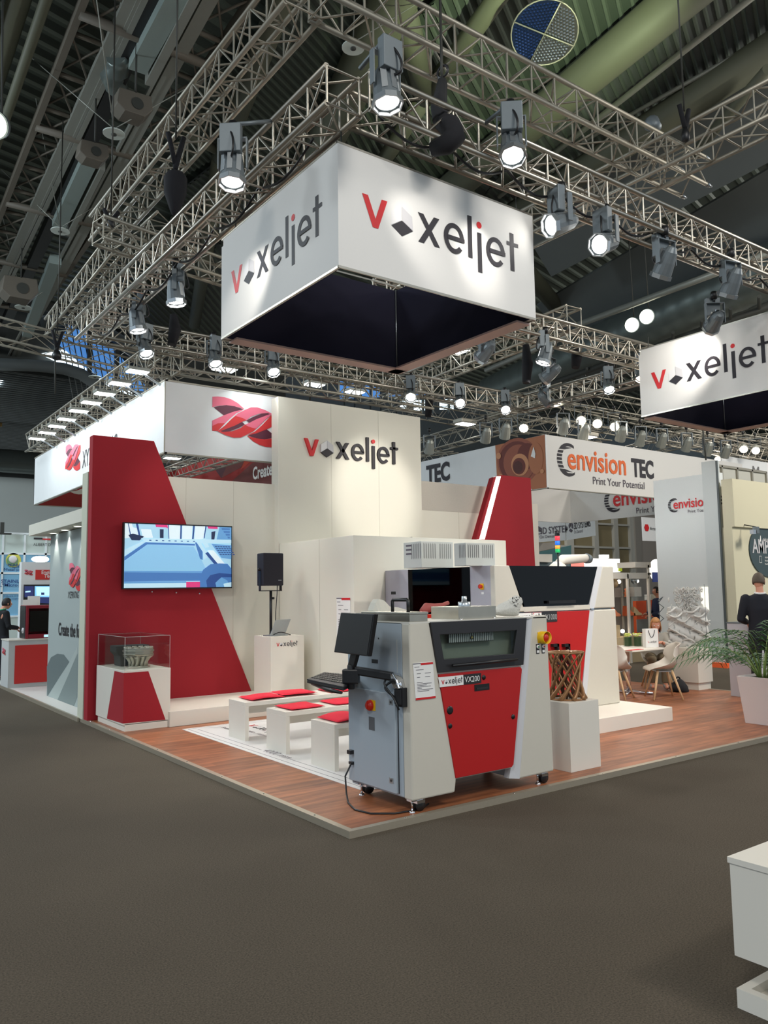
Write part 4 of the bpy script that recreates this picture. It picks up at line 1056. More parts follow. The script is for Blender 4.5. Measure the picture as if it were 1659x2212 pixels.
# benches
def bench(loc, label, first=[None]):
    if first[0] is None:
        t = thing('bench', label, 'bench', (0, 0, 0), 'white benches')
        Lb, Wb, H, T = 2.1, .42, .42, .045
        MB().box(0, Lb, 0, Wb, H-T, H).build('seat', white, t, bevel=.002)
        MB().box(0, T, 0, Wb, 0, H-T).build('leg', white, t, bevel=.002)
        MB().box(Lb-T, Lb, 0, Wb, 0, H-T).build('leg', white, t, bevel=.002)
        MB().box(T, Lb-T, Wb*.5, Wb*.5+.02, H-T-.11, H-T).build('apron', white, t)
        t.location = loc; first[0] = t; return t
    return dup(first[0], loc, 0, label)
ZB = PZ+.004
bench((.945, 3.50, ZB), 'white bench farthest from the corner, in front of the stage')
bench((.94, 2.57, ZB), 'middle white bench of the three on the printed mat')
bench((.905, 1.60, ZB), 'white bench nearest the grey printing machine')
def cushion(pts, z, label, lift=0, k=0):
    """soft square pad; pts are its four corners"""
    P = [Vector((p[0], p[1], z)) for p in pts]; n = 12; vs = []; fs = []
    th = .022
    for s in (0, 1):
        for i in range(n+1):
            for j in range(n+1):
                u, v = i/n, j/n; p = P[0]*(1-u)*(1-v)+P[1]*u*(1-v)+P[2]*u*v+P[3]*(1-u)*v
                e = min(u, 1-u, v, 1-v); r = min(1, e*9)**.5
                zz = (.5+.5*r)*th if s else (.5-.5*r)*th
                wv = lift*math.sin(PI*u)*(.6+.4*math.sin(3*v+k))+.004*math.sin(5*u+k)*math.sin(4*v+k)
                vs.append(p+Z*(zz+abs(wv)*(1 if s else .7)))
    N = (n+1)**2
    for i in range(n):
        for j in range(n):
            a = i*(n+1)+j; fs.append((a, a+1, a+n+2, a+n+1)); fs.append((N+a, N+a+n+1, N+a+n+2, N+a+1))
    for i in range(n):
        for a, b_ in ((i, i+1), (n*(n+1)+i, n*(n+1)+i+1), (i*(n+1), (i+1)*(n+1)), (i*(n+1)+n, (i+1)*(n+1)+n)): fs.append((a, b_, N+b_, N+a))
    return tag(MB().add(vs, fs, 0, True).build('seat_cushion', red_cush), label, 'cushion', 'red seat cushions on the benches')
zc = ZB+.421
cushion([(1.04, 3.53), (1.50, 3.58), (1.52, 3.97), (1.06, 3.93)], zc, 'red cushion at the left end of the farthest bench', .02, 1)
cushion([(1.48, 3.60), (1.92, 3.56), (1.96, 3.97), (1.50, 4.0)], zc+.012, 'red cushion overlapping its neighbour on the farthest bench', .01, 2)
cushion([(2.10, 3.52), (2.52, 3.52), (2.52, 3.93), (2.12, 3.93)], zc, 'red cushion on the farthest bench, directly behind the keyboard', .004, 3)
cushion([(1.02, 2.60), (1.44, 2.62), (1.44, 3.0), (1.03, 2.99)], zc, 'red cushion at the left end of the middle bench', .004, 4)
cushion([(1.57, 2.61), (1.98, 2.60), (2.0, 2.99), (1.58, 3.0)], zc, 'red cushion on the middle bench, cut off by the grey machine', .004, 5)
cushion([(.96, 1.62), (1.38, 1.62), (1.38, 2.01), (.97, 2.02)], zc, 'thick bent red cushion on the bench nearest the machine', .035, 6)

# white plinths right of the machine
t = thing('plinth', 'white square plinth under the bronze coloured lattice stool', 'plinth', (2.71, .42, PZ))
MB().box(2.51, 2.92, .215, .62, PZ, .652).build('box', white, t, bevel=.003)
t = thing('low_plinth', 'low white platform carrying the large printing machine', 'plinth', (4.2, 2.4, PZ))
MB().box(2.95, 5.62, 1.29, 4.08, PZ, .21).build('box', white, t, bevel=.003)
# bronze lattice stool: twisted strands
c = Vector((2.735, .43, .652)); H = 0
t = thing('lattice_stool', 'bronze coloured twisted lattice stool on the white plinth', 'stool', c)
bz = mat('bronze_print', S(150, 108, 70), .38, .45, noise=.1, nscale=20)
hS = RH(1228, 1408, c.x, c.y)-c.z; R0 = .165
b = MB()
for dr in (1, -1):
    for k in range(9):
        pts = []; rr = []
        for i in range(15):
            f = i/14; th = 2*PI*k/9+dr*f*2.0+(.2 if dr < 0 else 0); r = R0*(1.0-.28*math.sin(PI*f)**1.0)+.004*dr
            pts.append(c+Vector((r*math.cos(th), r*math.sin(th), f*hS))); rr.append(.009+.016*(1-f)**2.2 if dr > 0 else .010)
        b.tube(pts, rr, 7)
b.build('twisted_strand', bz, t)
for zz in (0.008, hS-.004): MB().tube([c+Vector((R0*math.cos(a*PI/16), R0*math.sin(a*PI/16), zz)) for a in range(33)], .010, 6).build('rim', bz, t)
b = MB()
for k in range(12):
    th = k*PI/6; b.tube([c+Vector((R0*math.cos(th), R0*math.sin(th), hS)), c+Vector((R0*.45*math.cos(th+.6), R0*.45*math.sin(th+.6), hS)), c+Vector((R0*.2*math.cos(th+1.5), R0*.2*math.sin(th+1.5), hS))], [.008, .008, .008], 5)
b.build('seat_web', bz, t)
b = MB()
for k in range(5):
    th = k*PI*2/5; b.tube([c+Vector((.05*math.cos(th+f*.3), .05*math.sin(th+f*.3), .0+hS*(.1*f))) for f in range(11)], .012-.0005*k, 6)
b.build('inner_twist', mat('dark_bronze', S(84, 58, 42), .4, .5), t)

# ================================================================ BANNERS OF THE STAND
def cube_banner(x0, y0, x1, y1, z0, z1, label):
    t = thing('cube_banner', label, 'banner', ((x0+x1)/2, (y0+y1)/2, z0), 'hanging cube banners')
    th = .035
    MB().box(x0, x1, y0, y0+th, z0, z1).build('fabric_panel', banner_white, t)
    zbk = z1-.07
    MB().box(x0, x1, y1-th, y1, z0, zbk).build('fabric_panel', banner_white, t)
    MB().box(x0, x0+th, y0+th, y1-th, z0, z1).build('fabric_panel', banner_white, t)
    MB().box(x1-th, x1, y0+th, y1-th, z0, zbk).build('fabric_panel', banner_white, t)
    b = MB(); i = .004
    b.box(x0+th, x1-th, y1-th-i, y1-th, z0+.0, zbk, 0); b.box(x1-th-i, x1-th, y0+th, y1-th, z0+.0, zbk, 0)
    b.box(x0+th, x1-th, y0+th, y0+th+i, z0+.0, z1, 0); b.box(x0+th, x0+th+i, y0+th, y1-th, z0+.0, z1, 0)
    b.build('dark_lining', navy, t, label='dark navy lining on the inside')
    MB().tube([(x1-th-.02, y1-th-.02, z0), (x1-th-.02, y1-th-.02, zbk)], .008, 6).build('corner_rod', lamp_silver, t)
    b = MB(); w = .002
    for (a, c, d_, e) in ((x0-w, x1+w, y0-w, y0+.012), (x0-w, x1+w, y1-.0, y1+w), (x0-w, x0+.012, y0, y1), (x1, x1+w, y0, y1)):
        b.box(a, c, d_, e, z0-.012, z0+.006); b.box(a, c, d_, e, z1-.006, z1+.01)
    b.build('edge_profile', alu, t)
    b = MB(); b.box(x0+.09, x1, y1-.15, y1+.015, z0-.03, z0-.012); b.box(x1-.15, x1+.015, y0+.09, y1, z0-.03, z0-.012)
    b.build('bottom_band', pinktrim, t, label='pinkish band along the back bottom edges')
    for (ax_, ay_) in ((x0+.1, y0+.1), (x1-.1, y0+.1), (x0+.1, y1-.1), (x1-.1, y1-.1)): MB().tube([(ax_, ay_, z1), (ax_, ay_, ZV-.14)], .006, 5).build('hanging_wire', dim_m, t)
    return t
BX0, BY0, BX1, BY1, BZ0, BZ1 = .027, .109, 2.14, 2.17, 4.1, 5.073
t = cube_banner(BX0, BY0, BX1, BY1, BZ0, BZ1, 'big white cube banner with the word mark hanging over the near corner')
p, q = RY(783, 492, BY0), RY(1120, 585, BY0); v0 = RY(826, 495, BY0)
xa = RY(782, 431, BY0); xhb = (RY(1121, 560, BY0).x-xa.x)/6.85; zb_ = RY(815, 494, BY0).z
xhf = RY(800, 435, BY0).z-zb_
def word_mark2(o, u, v, xw, xh, th=.002):
    m = word_mark((0, 0, 0), (1, 0, 0), (0, 1, 0), 1, 0)
    u = Vector(u).normalized(); v = Vector(v).normalized(); n = u.cross(v); o = Vector(o)
    m.v = [o+u*(p.x*xw)+v*(p.y*xh)+n*(th+.0006*(i % 3)) for i, p in enumerate(m.v)]
    m.v = [p for p in m.v]
    return m
w = word_mark((xa.x, BY0, zb_), X, Z, xhb, .003); w.build('word_mark', MARK, t)
ya = RX(500, 630, BX0); yb = RX(697, 440, BX0); xhl = (ya.y-yb.y)/6.85; zl_ = RX(515, 630, BX0).z
w = word_mark((BX0, ya.y, zl_), (0, -1, 0), Z, xhl, .003); w.build('word_mark', MARK, t)
# inner lighting truss seen through the ring's near bottom corner
C0 = 6.465; D1 = 2.139
t = cube_banner(C0, .10, C0+2.11, D1, BZ0, 5.06, 'second white cube banner with the word mark, cut off by the right edge')
ya = RX(1408, 838, C0); yb2 = RX(1641, 770, C0); xhl = (ya.y-yb2.y)/6.3
w = word_mark((C0, ya.y, RX(1430, 838, C0).z), (0, -1, 0), Z, xhl, .003); w.build('word_mark', MARK, t)
truss((BX0+.25, BY0+.28, 4.42), (BX1-.2, BY0+.28, 4.42), 'small truss inside the cube banner behind its front face', size=.22, r=.02, group=V5)
# ================================================================ SMALL PRINTING MACHINE
mx0, mx1, my0, my1, mzb, mzt = .583, 2.10, .044, .88, .145, 1.44
t = thing('printing_machine', 'grey and red printing machine on castors at the near corner of the stand', 'machine', (1.34, .46, PZ))
FY = my0
# front columns with slanted inner edges
b = MB(); dep = .10
b.prism([(mx0, FY, mzb), (.995, FY, mzb), (1.012, FY, .242), (.775, FY, mzt), (mx0, FY, mzt)], (0, dep, 0))
b.build('left_column', grey_m, t, bevel=.012)
b = MB(); b.prism([(1.69, FY, mzb), (mx1, FY, .15), (mx1-.02, FY, mzt+.012), (1.90, FY, mzt+.012)], (0, dep, 0))
b.build('right_column', grey_m, t, bevel=.012)
b = MB(); b.prism([(1.60, FY+.03, mzb+.01), (1.69, FY+.0, mzb), (1.90, FY+.0, mzt+.012), (1.825, FY+.03, mzt), (1.625, FY+.03, .24)], (0, .06, 0))
b.build('chamfer_strip', mat('pearl_grey', S(206, 206, 208), .3, noise=.02), t)
# side and body
b = MB(); b.box(mx0, mx0+.01, FY+dep, my1, mzb+.01, mzt, 0); b.build('side_panel', greyblue, t, bevel=.004)
b = MB(); b.box(mx0+.01, mx1-.02, FY+.09, my1, .24, mzt-.01); b.build('carcass', greyblue, t)
b = MB(); b.box(mx0, mx1-.02, FY, my1, mzt-.008, mzt+.006); b.build('top_plate', mat('pale_top', S(214, 210, 200), .4), t)
b = MB(); b.box(mx0+.02, .80, FY+.1, my1-.02, .145, .24); b.box(1.75, mx1-.04, FY+.1, my1-.02, .12, .24); b.box(mx0+.02, mx1-.04, my1-.1, my1-.02, .13, .24); b.build('underframe', greyblue, t)
# red front door
b = MB(); b.prism([(.855, FY-.006, 1.04), (1.002, FY-.006, .25), (1.60, FY-.006, .25), (1.622, FY-.006, .27), (1.752, FY-.006, 1.02), (1.735, FY-.006, 1.04)], (0, .03, 0), 0)
fd = b.build('red_door', red_paint, t, bevel=.003)
b = MB(); b.prism([(.84, FY+.015, 1.055), (.99, FY+.015, .24), (1.61, FY+.015, .24), (1.765, FY+.015, 1.055)], (0, .04, 0)); b.build('door_surround', grey_m, t)
b = MB()
b.lathe([(0, .004), (.018, .006), (.03, .004), (.032, 0)], (.958, FY-.006, .764), (0, -1, 0), 18); b.lathe([(0, .004), (.018, .006), (.02, 0)], (.955, FY-.006, .646), (0, -1, 0), 14)
b.lathe([(0, .004), (.018, .006), (.02, 0)], (1.63, FY-.006, .646), (0, -1, 0), 14); b.lathe([(0, .004), (.018, .006), (.02, 0)], (1.318, FY-.006, .985), (0, -1, 0), 14)
b.build('lock', black, t)
b = MB(); b.box(1.215, 1.375, FY-.009, FY-.005, .885, .935, 0); b.box(1.235, 1.36, FY-.012, FY-.009, .895, .91, 1); b.build('recessed_grip', [black, dark_p], fd)
b = MB(); b.box(.856, 1.100, FY-.010, FY-.006, .945, 1.005, 0); b.prism([(.845, FY-.008, 1.02), (1.1, FY-.008, 1.02), (1.1, FY-.008, .945), (.862, FY-.008, .945)], (0, -.001, 0), 0)
b.build('white_sign_plate', paper, t)
word_mark((.875, FY-.010, .965), X, Z, .0315, .001).build('word_mark', MARK, t)
b = MB(); b.box(1.103, 1.288, FY-.010, FY-.006, .945, 1.022, 0); b.merge(text_mb('VX200', .043, (1.112, FY-.010, .962), X, Z, 1, .9, .002)); b.build('model_plate', [dark_p, paper], t)
# dark window hood
Wp = [(.779, FY-.012, 1.438), (.846, FY-.012, 1.055), (1.766, FY-.012, 1.055), (1.822, FY-.012, 1.438)]
G = [(.868, FY-.012, 1.34), (.905, FY-.012, 1.152), (1.657, FY-.012, 1.152), (1.703, FY-.012, 1.34)]
b = MB()
for i in range(4):
    j = (i+1) % 4; b.prism([Wp[i], Wp[j], G[j], G[i]], (0, .03, 0))
hood = b.build('window_frame', dark_p, t, bevel=.003)
b = MB().prism([(g[0], FY-.004, g[2]) for g in G], (0, .004, 0)); b.build('window_pane', glass_mat('grey_pane', (.86, .9, .88, 1), .04), t)
b = MB(); b.box(.85, 1.72, FY+.080, FY+.084, 1.13, 1.36, 0); b.build('chamber_back', mat('chamber_grey', S(150, 152, 140), .5, .2, noise=.08, nscale=5), t)
b = MB(); b.box(.99, 1.47, FY+.03, FY+.05, 1.268, 1.345, 0)
for k in range(24): b.box(.995+k*.02, 1.004+k*.02, FY+.025, FY+.031, 1.272, 1.342, 1)
b.build('vent_grille', [dark_p, ink_lg], t)
b = MB(); b.prism([(1.205, FY+.02, 1.29), (1.25, FY+.02, 1.29), (1.228, FY+.02, 1.33)], (0, .003, 0), 0); b.prism([(1.215, FY+.018, 1.296), (1.24, FY+.018, 1.296), (1.228, FY+.018, 1.318)], (0, .002, 0), 1); b.build('warning_triangle', [dark_p, mat('sand_yellow', S(170, 150, 90), .5)], t)
b = MB(); b.tube([(.96, FY-.045, 1.102), (1.66, FY-.045, 1.108)], .012, 10); b.tube([(.99, FY-.045, 1.102), (.99, FY-.01, 1.102)], .01, 8); b.tube([(1.63, FY-.045, 1.108), (1.63, FY-.01, 1.108)], .01, 8); b.build('bar_handle', black, t)
# emergency stop and buttons on right column
e = Vector((2.0, FY, 1.268))
b = MB(); b.lathe([(.048, 0), (.048, .07), (.052, .07), (.052, 0)], e, (0, -1, 0), 20, 0, True); b.box(e.x-.045, e.x+.045, FY-.006, FY, e.z-.045, e.z+.045)
b.build('yellow_shroud', yellow, t)
MB().lathe([(.02, .0), (.02, .03), (.033, .035), (.035, .055), (.02, .066), (0, .068)], e, (0, -1, 0), 18).build('stop_button', red_pl, t)
for xx, m_ in ((1.949, green_pl), (2.017, red_pl)):
    b = MB(); b.box(xx-.018, xx+.018, FY-.004, FY, 1.135, 1.215, 0); b.box(xx-.013, xx+.013, FY-.006, FY-.003, 1.142, 1.163, 1)
    b.lathe([(.015, .004), (.014, .014), (.009, .016)], (xx, FY, 1.192), (0, -1, 0), 14, 1); b.lathe([(.009, .016), (0, .017)], (xx, FY, 1.192), (0, -1, 0), 14, 2)
    b.build('push_button', [dark_p, paper, m_], t)
# side door and fittings
b = MB(); b.box(mx0-.028, mx0, .205, .765, .172, .905); dr = b.build('side_door', greyblue, t, bevel=.004)
b = MB(); b.box(mx0-.003, mx0-.0005, .196, .204, .17, .905); b.build('door_gap', dark_p, t)
b = MB(); b.box(mx0-.034, mx0-.028, .455, .535, .752, .832, 0); b.lathe([(.042, 0), (.042, .02), (.03, .035), (0, .036)], (mx0-.03, .515, .79), (-1, 0, 0), 18, 1); b.box(mx0-.072, mx0-.06, .507, .523, .765, .815, 1)
b.build('rotary_switch', [yellow, red_pl], t)
b = MB(); b.box(mx0-.031, mx0-.028, .47, .545, .60, .70, 0)
b.build('type_plate', mat('plate_grey', S(110, 112, 116), .4, .4), t)
b = MB()
for yy_, zz in ((.25, .84), (.26, .26)): b.box(mx0-.031, mx0-.028, yy_-.025, yy_+.025, zz-.02, zz+.02, 1); b.lathe([(.01, .003), (0, .004)], (mx0-.031, yy_, zz), (-1, 0, 0), 10, 0); b.build('door_lock', [dark_p, lamp_silver], t); b = MB()
b = MB(); b.box(mx0-.003, mx0, .455, .535, 1.115, 1.145); b.lathe([(.007, .002), (0, .003)], (mx0, .44, 1.31), (-1, 0, 0), 8); b.build('grip_slot', black, t)
b = MB(); b.box(mx0-.0015, mx0, .20, .202, 1.0, 1.31); b.build('panel_seam', MATS['joint_line'], t)
b = MB(); b.box(mx0-.04, mx0, .80, .85, .37, .40); b.box(mx0-.03, mx0, .79, .84, .29, .31); b.build('plug_socket', dark_p, t)
# castors and levelling feet
for k, (xx, yy_) in enumerate(((.66, .12), (.66, .78), (2.01, .13), (2.0, .78))):
    b = MB()
    for s_ in (-.02, .02): b.lathe([(0, -.01), (.04, -.01), (.045, 0), (.04, .01), (0, .01)], (xx+.04+0*s_, yy_+s_, PZ+.045), (0, 1, 0), 16, 0)
    b.box(xx+.0, xx+.075, yy_-.034, yy_+.034, PZ+.06, PZ+.085, 1); b.tube([(xx-.03, yy_-.01, PZ+.012), (xx-.03, yy_-.01, .16)], .008, 8, 1)
    b.lathe([(.024, 0), (.024, .008), (.01, .018), (0, .018)], (xx-.03, yy_-.01, PZ), (0, 0, 1), 12, 1); b.box(xx-.05, xx+.06, yy_-.03, yy_+.03, .125, .14, 1)
    b.build('castor', [black, chrome], t)
# info sheet on the left column
info_sheet((.628, FY-.002, .868), Vector((1, 0, .0)), Vector((-.075, 0, 1)).normalized(), .192, .275, 'information sheet with red bars on the front of the small printing machine')
# power cable on the floor
pts = [(mx0-.03, .80, .30), (mx0-.07, .83, .2), (mx0-.08, .80, .07), (.40, .62, PZ+.008), (.33, .42, PZ+.008), (.36, .26, PZ+.008), (.50, .15, PZ+.008), (.72, .12, PZ+.008), (.86, .2, PZ+.008)]
tag(MB().tube(pts, .007, 8).build('floor_cable', black), 'black power cable looping on the planks beside the small machine', 'cable')
# things on top of the machine
def mbox(x0, x1, y0, y1, z0, z1, m, bev=.003): return MB().box(x0, x1, y0, y1, z0, z1)
zt0 = mzt+.006
t = thing('metal_lid_box', 'flat steel box with a black bow handle on top of the small machine', 'box', (.64, .3, zt0))
b = MB().box(.592, .765, .05, .68, zt0, zt0+.055).box(.588, .77, .046, .684, zt0+.055, zt0+.072); b.build('steel_box', steel, t, bevel=.002)
b = MB().tube([(.65, .14, zt0+.07), (.65, .14, zt0+.155), (.65, .15, zt0+.165), (.65, .33, zt0+.165), (.65, .34, zt0+.155), (.65, .34, zt0+.07)], .014, 10); b.build('bow_handle', black, t)
t = thing('metal_mould_box', 'brushed metal box with a round knob on top of the small machine', 'box', (1.25, .25, zt0))
qa, qb, qc = RZ(979, 1338, zt0), RZ(1042, 1334, zt0), RZ(932, 1336, zt0)
MB().box(qa.x+.0, qb.x+.0, FY+.06, FY+.4, zt0, zt0+.1).build('steel_box', steel, t, bevel=.002)
cc = Vector((qa.x+.19, FY+.2, zt0+.1))
MB().lathe([(.052, 0), (.052, .035), (.048, .036), (.021, .036), (.021, .078), (.018, .082), (0, .082)], cc, (0, 0, 1), 24).build('round_knob', lamp_silver, t)
b = MB()
for xx in (qa.x+.02, qb.x-.03): b.lathe([(.01, 0), (.008, .008), (0, .01)], (xx, FY+.05, zt0), (0, 0, 1), 8)
b.build('foot_screw', chrome, t)
# white cellular animal-like sculpture
t = thing('foam_model', 'white porous curved printed model at the right end of the machine top', 'model', (1.75, .2, zt0))
prof = [(1053, 1324, .01), (1062, 1322, .012), (1075, 1316, .03), (1085, 1306, .045), (1098, 1304, .05), (1108, 1303, .045), (1112, 1296, .035), (1119, 1291, .024)]
pts = [RY(x, y+4, FY+.16) for x, y, r in prof]
b = MB(); cl = [(1052, 1320), (1060, 1321), (1072, 1316), (1082, 1305), (1096, 1298), (1108, 1294), (1116, 1286), (1124, 1290), (1127, 1300), (1121, 1314), (1117, 1330), (1100, 1331), (1080, 1330), (1062, 1328)]
P2 = [RY(x, y, FY+.16) for x, y in cl]; cen = sum(P2, Vector())/len(P2); nn = len(P2)
L = 6; vs = []; fs = []
for i in range(L+1):
    f = -1+2*i/L; sc_ = math.sqrt(max(0.02, 1-f*f*.9)); dy = f*.07
    for p in P2: q = cen+(p-cen)*sc_; q.z = max(q.z, zt0+.001); vs.append(q+Y*dy)
for i in range(L):
    for k in range(nn): fs.append((i*nn+k, i*nn+(k+1) % nn, (i+1)*nn+(k+1) % nn, (i+1)*nn+k))
fs.append(list(range(nn))); fs.append(list(range(L*nn, (L+1)*nn)))
b.add(vs, fs, 0, True)
foam = mat('porous_white', S(214, 212, 204), .9, noise=.15, nscale=90, bump=1.0)
b.build('model_body', foam, t)
b = MB(); 
for k in range(26):
    f = k/26; p = RY(1106+16*random.random(), 1289+22*random.random(), FY+.085); b.lathe([(.006, 0), (.002, -.004)], p, (0, -1, 0), 6)
b.build('pores', mat('pore_grey', S(110, 108, 104), .9), t)
# pale curved sheet model and red part farther back on the top
t = thing('sand_core', 'pale curved printed shell standing behind the bow handle', 'model', (.8, .7, zt0))
b = MB(); n = 10; cps = [(806, 1318), (812, 1302), (818, 1294), (830, 1297), (842, 1310), (860, 1312), (884, 1319)]
P1 = [RY(x, y, .78) for x, y in cps]; base = [Vector((p.x, .72, zt0)) for p in P1]
for i in range(len(P1)-1): b.prism([base[i], base[i+1], P1[i+1], P1[i]], (0, .08, 0))
b.build('shell', mat('pale_sand', S(206, 202, 190), .9, noise=.05, nscale=120), t)
t = thing('red_casting', 'dull red printed duct behind the metal box', 'model', (1.2, .6, zt0))
b = MB(); b.tube([RY(912, 1322, .66), RY(922, 1313, .66), RY(940, 1311, .66), RY(957, 1306, .66), RY(968, 1302, .66)], [.03, .045, .03, .016, .018], 12)
b.build('duct', mat('dull_red_print', S(168, 84, 78), .7, noise=.06), t)
MB().box(RY(908, 1330, .66).x, RY(950, 1330, .66).x, .6, .7, zt0, zt0+.03).build('red_foot', red_pl, t)

# monitor, arm and keyboard
t = thing('monitor_arm', 'black monitor and keyboard tray on a swing arm bolted to the machine side', 'monitor', (mx0-.03, .13, .85))
b = MB(); b.box(mx0-.045, mx0-.0, .085, .17, .82, .96); b.box(mx0-.06, mx0-.045, .09, .165, .84, .95)
b.build('wall_bracket', black, t)
b = MB(); b.tube([(mx0-.03, .13, .955), (mx0-.04, .135, 1.0)], .03, 12)
b.prism([(mx0-.065, .10, .955), (mx0-.065, .17, .955), (mx0-.07, .24, 1.055), (mx0-.07, .17, 1.065), (mx0-.065, .13, 1.02)], (.065, 0, 0)); b.build('chrome_joint', chrome, t, bevel=.006)
a0 = Vector((mx0-.04, .20, 1.035)); a1 = Vector((.38, .47, 1.075))
b = MB(); d = a1-a0; s = d.cross(Z).normalized(); b.obox((a0+a1)/2, d/2, s*.028, Z.cross(s)*0+Vector((0, 0, .032))); b.build('spring_arm', black, t, bevel=.012)
b = MB(); b.tube(bez([a0-Z*.03, (a0+a1)/2-Z*.12, Vector((mx0-.05, .18, .93)), Vector((mx0-.05, .13, .84))]), .01, 6); b.tube(bez([a0+Z*.02, (a0+a1)/2-Z*.09, Vector((mx0-.07, .2, .98)), Vector((mx0-.06, .11, .8))]), .008, 6); b.build('arm_cable', black, t)
hub = Vector((.36, .50, 1.03))
b = MB(); b.obox(hub, Vector((.03, .03, 0)), Vector((-.045, .045, 0)), Vector((0, 0, .055))); b.tube([hub-Vector((0, 0, .1)), hub+Vector((0, 0, .09))], .03, 12); b.build('hinge_block', black, t, bevel=.01)
mc = [RX(736, 1323, .36), RX(809, 1326, .30), RX(795, 1418, .29), RX(721, 1409, .35)]
nrm = (mc[1]-mc[0]).cross(mc[3]-mc[0]).normalized()
if nrm.dot(CAM-mc[0]) < 0: nrm = -nrm
b = MB(); b.prism(mc, -nrm*.035); b.build('display_housing', black, t, bevel=.006)
cen = sum(mc, Vector())/4
b = MB(); b.prism([cen+(p-cen)*.94+nrm*.001 for p in mc], nrm*.0015); b.build('display_glass', mat('matt_screen', S(40, 40, 42), .35), t)
lowm = (mc[2]+mc[3])/2
b = MB(); wv = (mc[2]-mc[3]).normalized()
pA = lowm+wv*.02-nrm*.03+Z*.05; pB = Vector((.36, .56, 1.0))
b.prism([pA-wv*.05, pA+wv*.06, pB+wv*.045, pB-wv*.05], -nrm*.03); b.build('display_neck', black, t, bevel=.006)
kA, kB, kC, kD = RZ(663, 1470, .955), RZ(742, 1487, .955), RZ(788, 1462, .965), RZ(702, 1454, .965)
def up_(p, z): return Vector((p.x, p.y, p.z+z))
b = MB(); b.prism([up_(p, -.02) for p in (kA, kB, kC, kD)], Z*.018); b.build('keyboard_tray', black, t, bevel=.004)
b = MB(); b.prism([kA, kB, kC.lerp(kB, .1), kD.lerp(kA, .1)], Z*.012); kb = b.build('keyboard', mat('keyboard_grey', S(40, 40, 44), .5), t)
b = MB()
for i in range(14):
    for j in range(5):
        u0, u1, v0_, v1 = .03+i/14*.94, .03+(i+.8)/14*.94, .18+j/5*.75, .18+(j+.75)/5*.75
        q = [kA.lerp(kB, v).lerp(kD.lerp(kC, v), u)+Z*.012 for u, v in ((v0_, u0), (v0_, u1), (v1, u1), (v1, u0))]
        b.prism(q, Z*.005)
b.build('keys', black, kb)
b = MB(); b.tube([kA+Vector((.05, .0, -.03)), kA.lerp(kB, .5)+Vector((0, -.03, -.035)), kB+Vector((-.02, .0, -.03))], [.012, .018, .012], 8); b.build('palm_bar', black, t)

# ================================================================ LARGE PRINTING MACHINE
side_glass = glass_mat('near_black_acrylic', (.02, .02, .04, 1), .012)
t = thing('large_printing_machine', 'large grey machine with dark window band and red doors behind the small one', 'machine', (4.3, 3.0, .21))
vx0, vx1, vy0, vy1, vb, vt, vs_ = 3.307, 5.44, 1.94, 4.06, .211, 1.955, 1.415
b = MB(); b.box(vx0+.02, vx1-.02, vy0+.05, vy1, vb+.02, vt-.01); b.build('carcass', greyblue, t)
b = MB(); b.box(vx0-.0, vx0+.03, vy0+.05, 2.36, vb, vt); b.box(vx0, vx0+.03, 3.55, 4.06, vb, vt); b.box(vx0, vx0+.02, 2.36, 3.55, vb, vs_-.12); b.build('side_panel', mat('lilac_grey_paint', S(172, 170, 178), .4), t, bevel=.004)
b = MB(); b.box(vx0-.004, vx0+.015, 2.36, 3.55, vs_-.12, vt-.004); b.build('side_window', side_glass, t)
b = MB(); b.box(vx0+.016, vx0+.019, 2.75, 3.52, 1.74, 1.80); b.build('painted_blue_reflection', mat('blue_reflection_paint', S(40, 60, 110), .3), t)  # blue strip painted in for the reflection in the dark side window
b = MB(); pe = RX(1041, 1267, vx0); b.box(vx0-.004, vx0, pe.y-.03, pe.y+.03, pe.z-.035, pe.z+.035, 0); b.lathe([(.02, 0), (.026, .03), (0, .036)], (vx0-.004, pe.y+.005, pe.z), (-1, 0, 0), 14, 1); b.box(vx0-.003, vx0, pe.y-.03, pe.y+.01, pe.z-.09, pe.z-.065, 2); b.build('stop_button', [yellow, red_pl, paper], t)
b = MB(); pe = RX(850, 1281, vx0); b.box(vx0-.003, vx0, pe.y-.05, pe.y+.05, pe.z-.02, pe.z+.02); b.build('grip_slot', black, t)
# front: left column, right column above and below the seam
fy = vy0
b = MB(); b.prism([(vx0, fy, vs_), (3.78, fy, vs_), (3.545, fy, vt), (vx0, fy, vt)], (0, .08, 0)); b.prism([(vx0, fy, vb), (3.98, fy, vb), (3.78, fy, vs_-.02), (vx0, fy, vs_-.02)], (0, .08, 0)); b.build('left_column', grey_m, t, bevel=.01)
r1 = RY(1277, 1313, fy).x; 
b = MB(); b.prism([(r1+.06, fy, vs_+.008), (vx1, fy, vs_+.008), (vx1-.0, fy, vt), (5.22, fy, vt)], (0, .08, 0)); b.build('right_column', grey_m, t, bevel=.012)
rl = RY(1264, 1505, fy).x
b = MB(); b.prism([(rl, fy, vb), (vx1+.02, fy, vb), (vx1+.01, fy, vs_-.012), (r1+.06, fy, vs_-.012)], (0, .08, 0)); b.build('right_lower_column', grey_m, t, bevel=.012)
b = MB(); b.prism([(r1-.02, fy+.02, vs_+.008), (r1+.06, fy, vs_+.008), (5.22, fy, vt), (5.135, fy+.02, vt)], (0, .06, 0)); b.prism([(rl-.06, fy+.02, vb), (rl, fy, vb), (r1+.06, fy, vs_-.012), (r1-.02, fy+.02, vs_-.012)], (0, .06, 0)); b.build('chamfer_strip', MATS['pearl_grey'], t)
b = MB(); b.prism([(3.545, fy+.012, vt-.004), (3.79, fy+.012, vs_+.06), (r1-.03, fy+.012, vs_+.06), (5.135, fy+.012, vt-.004)], (0, .02, 0)); b.build('front_window', smoked, t)
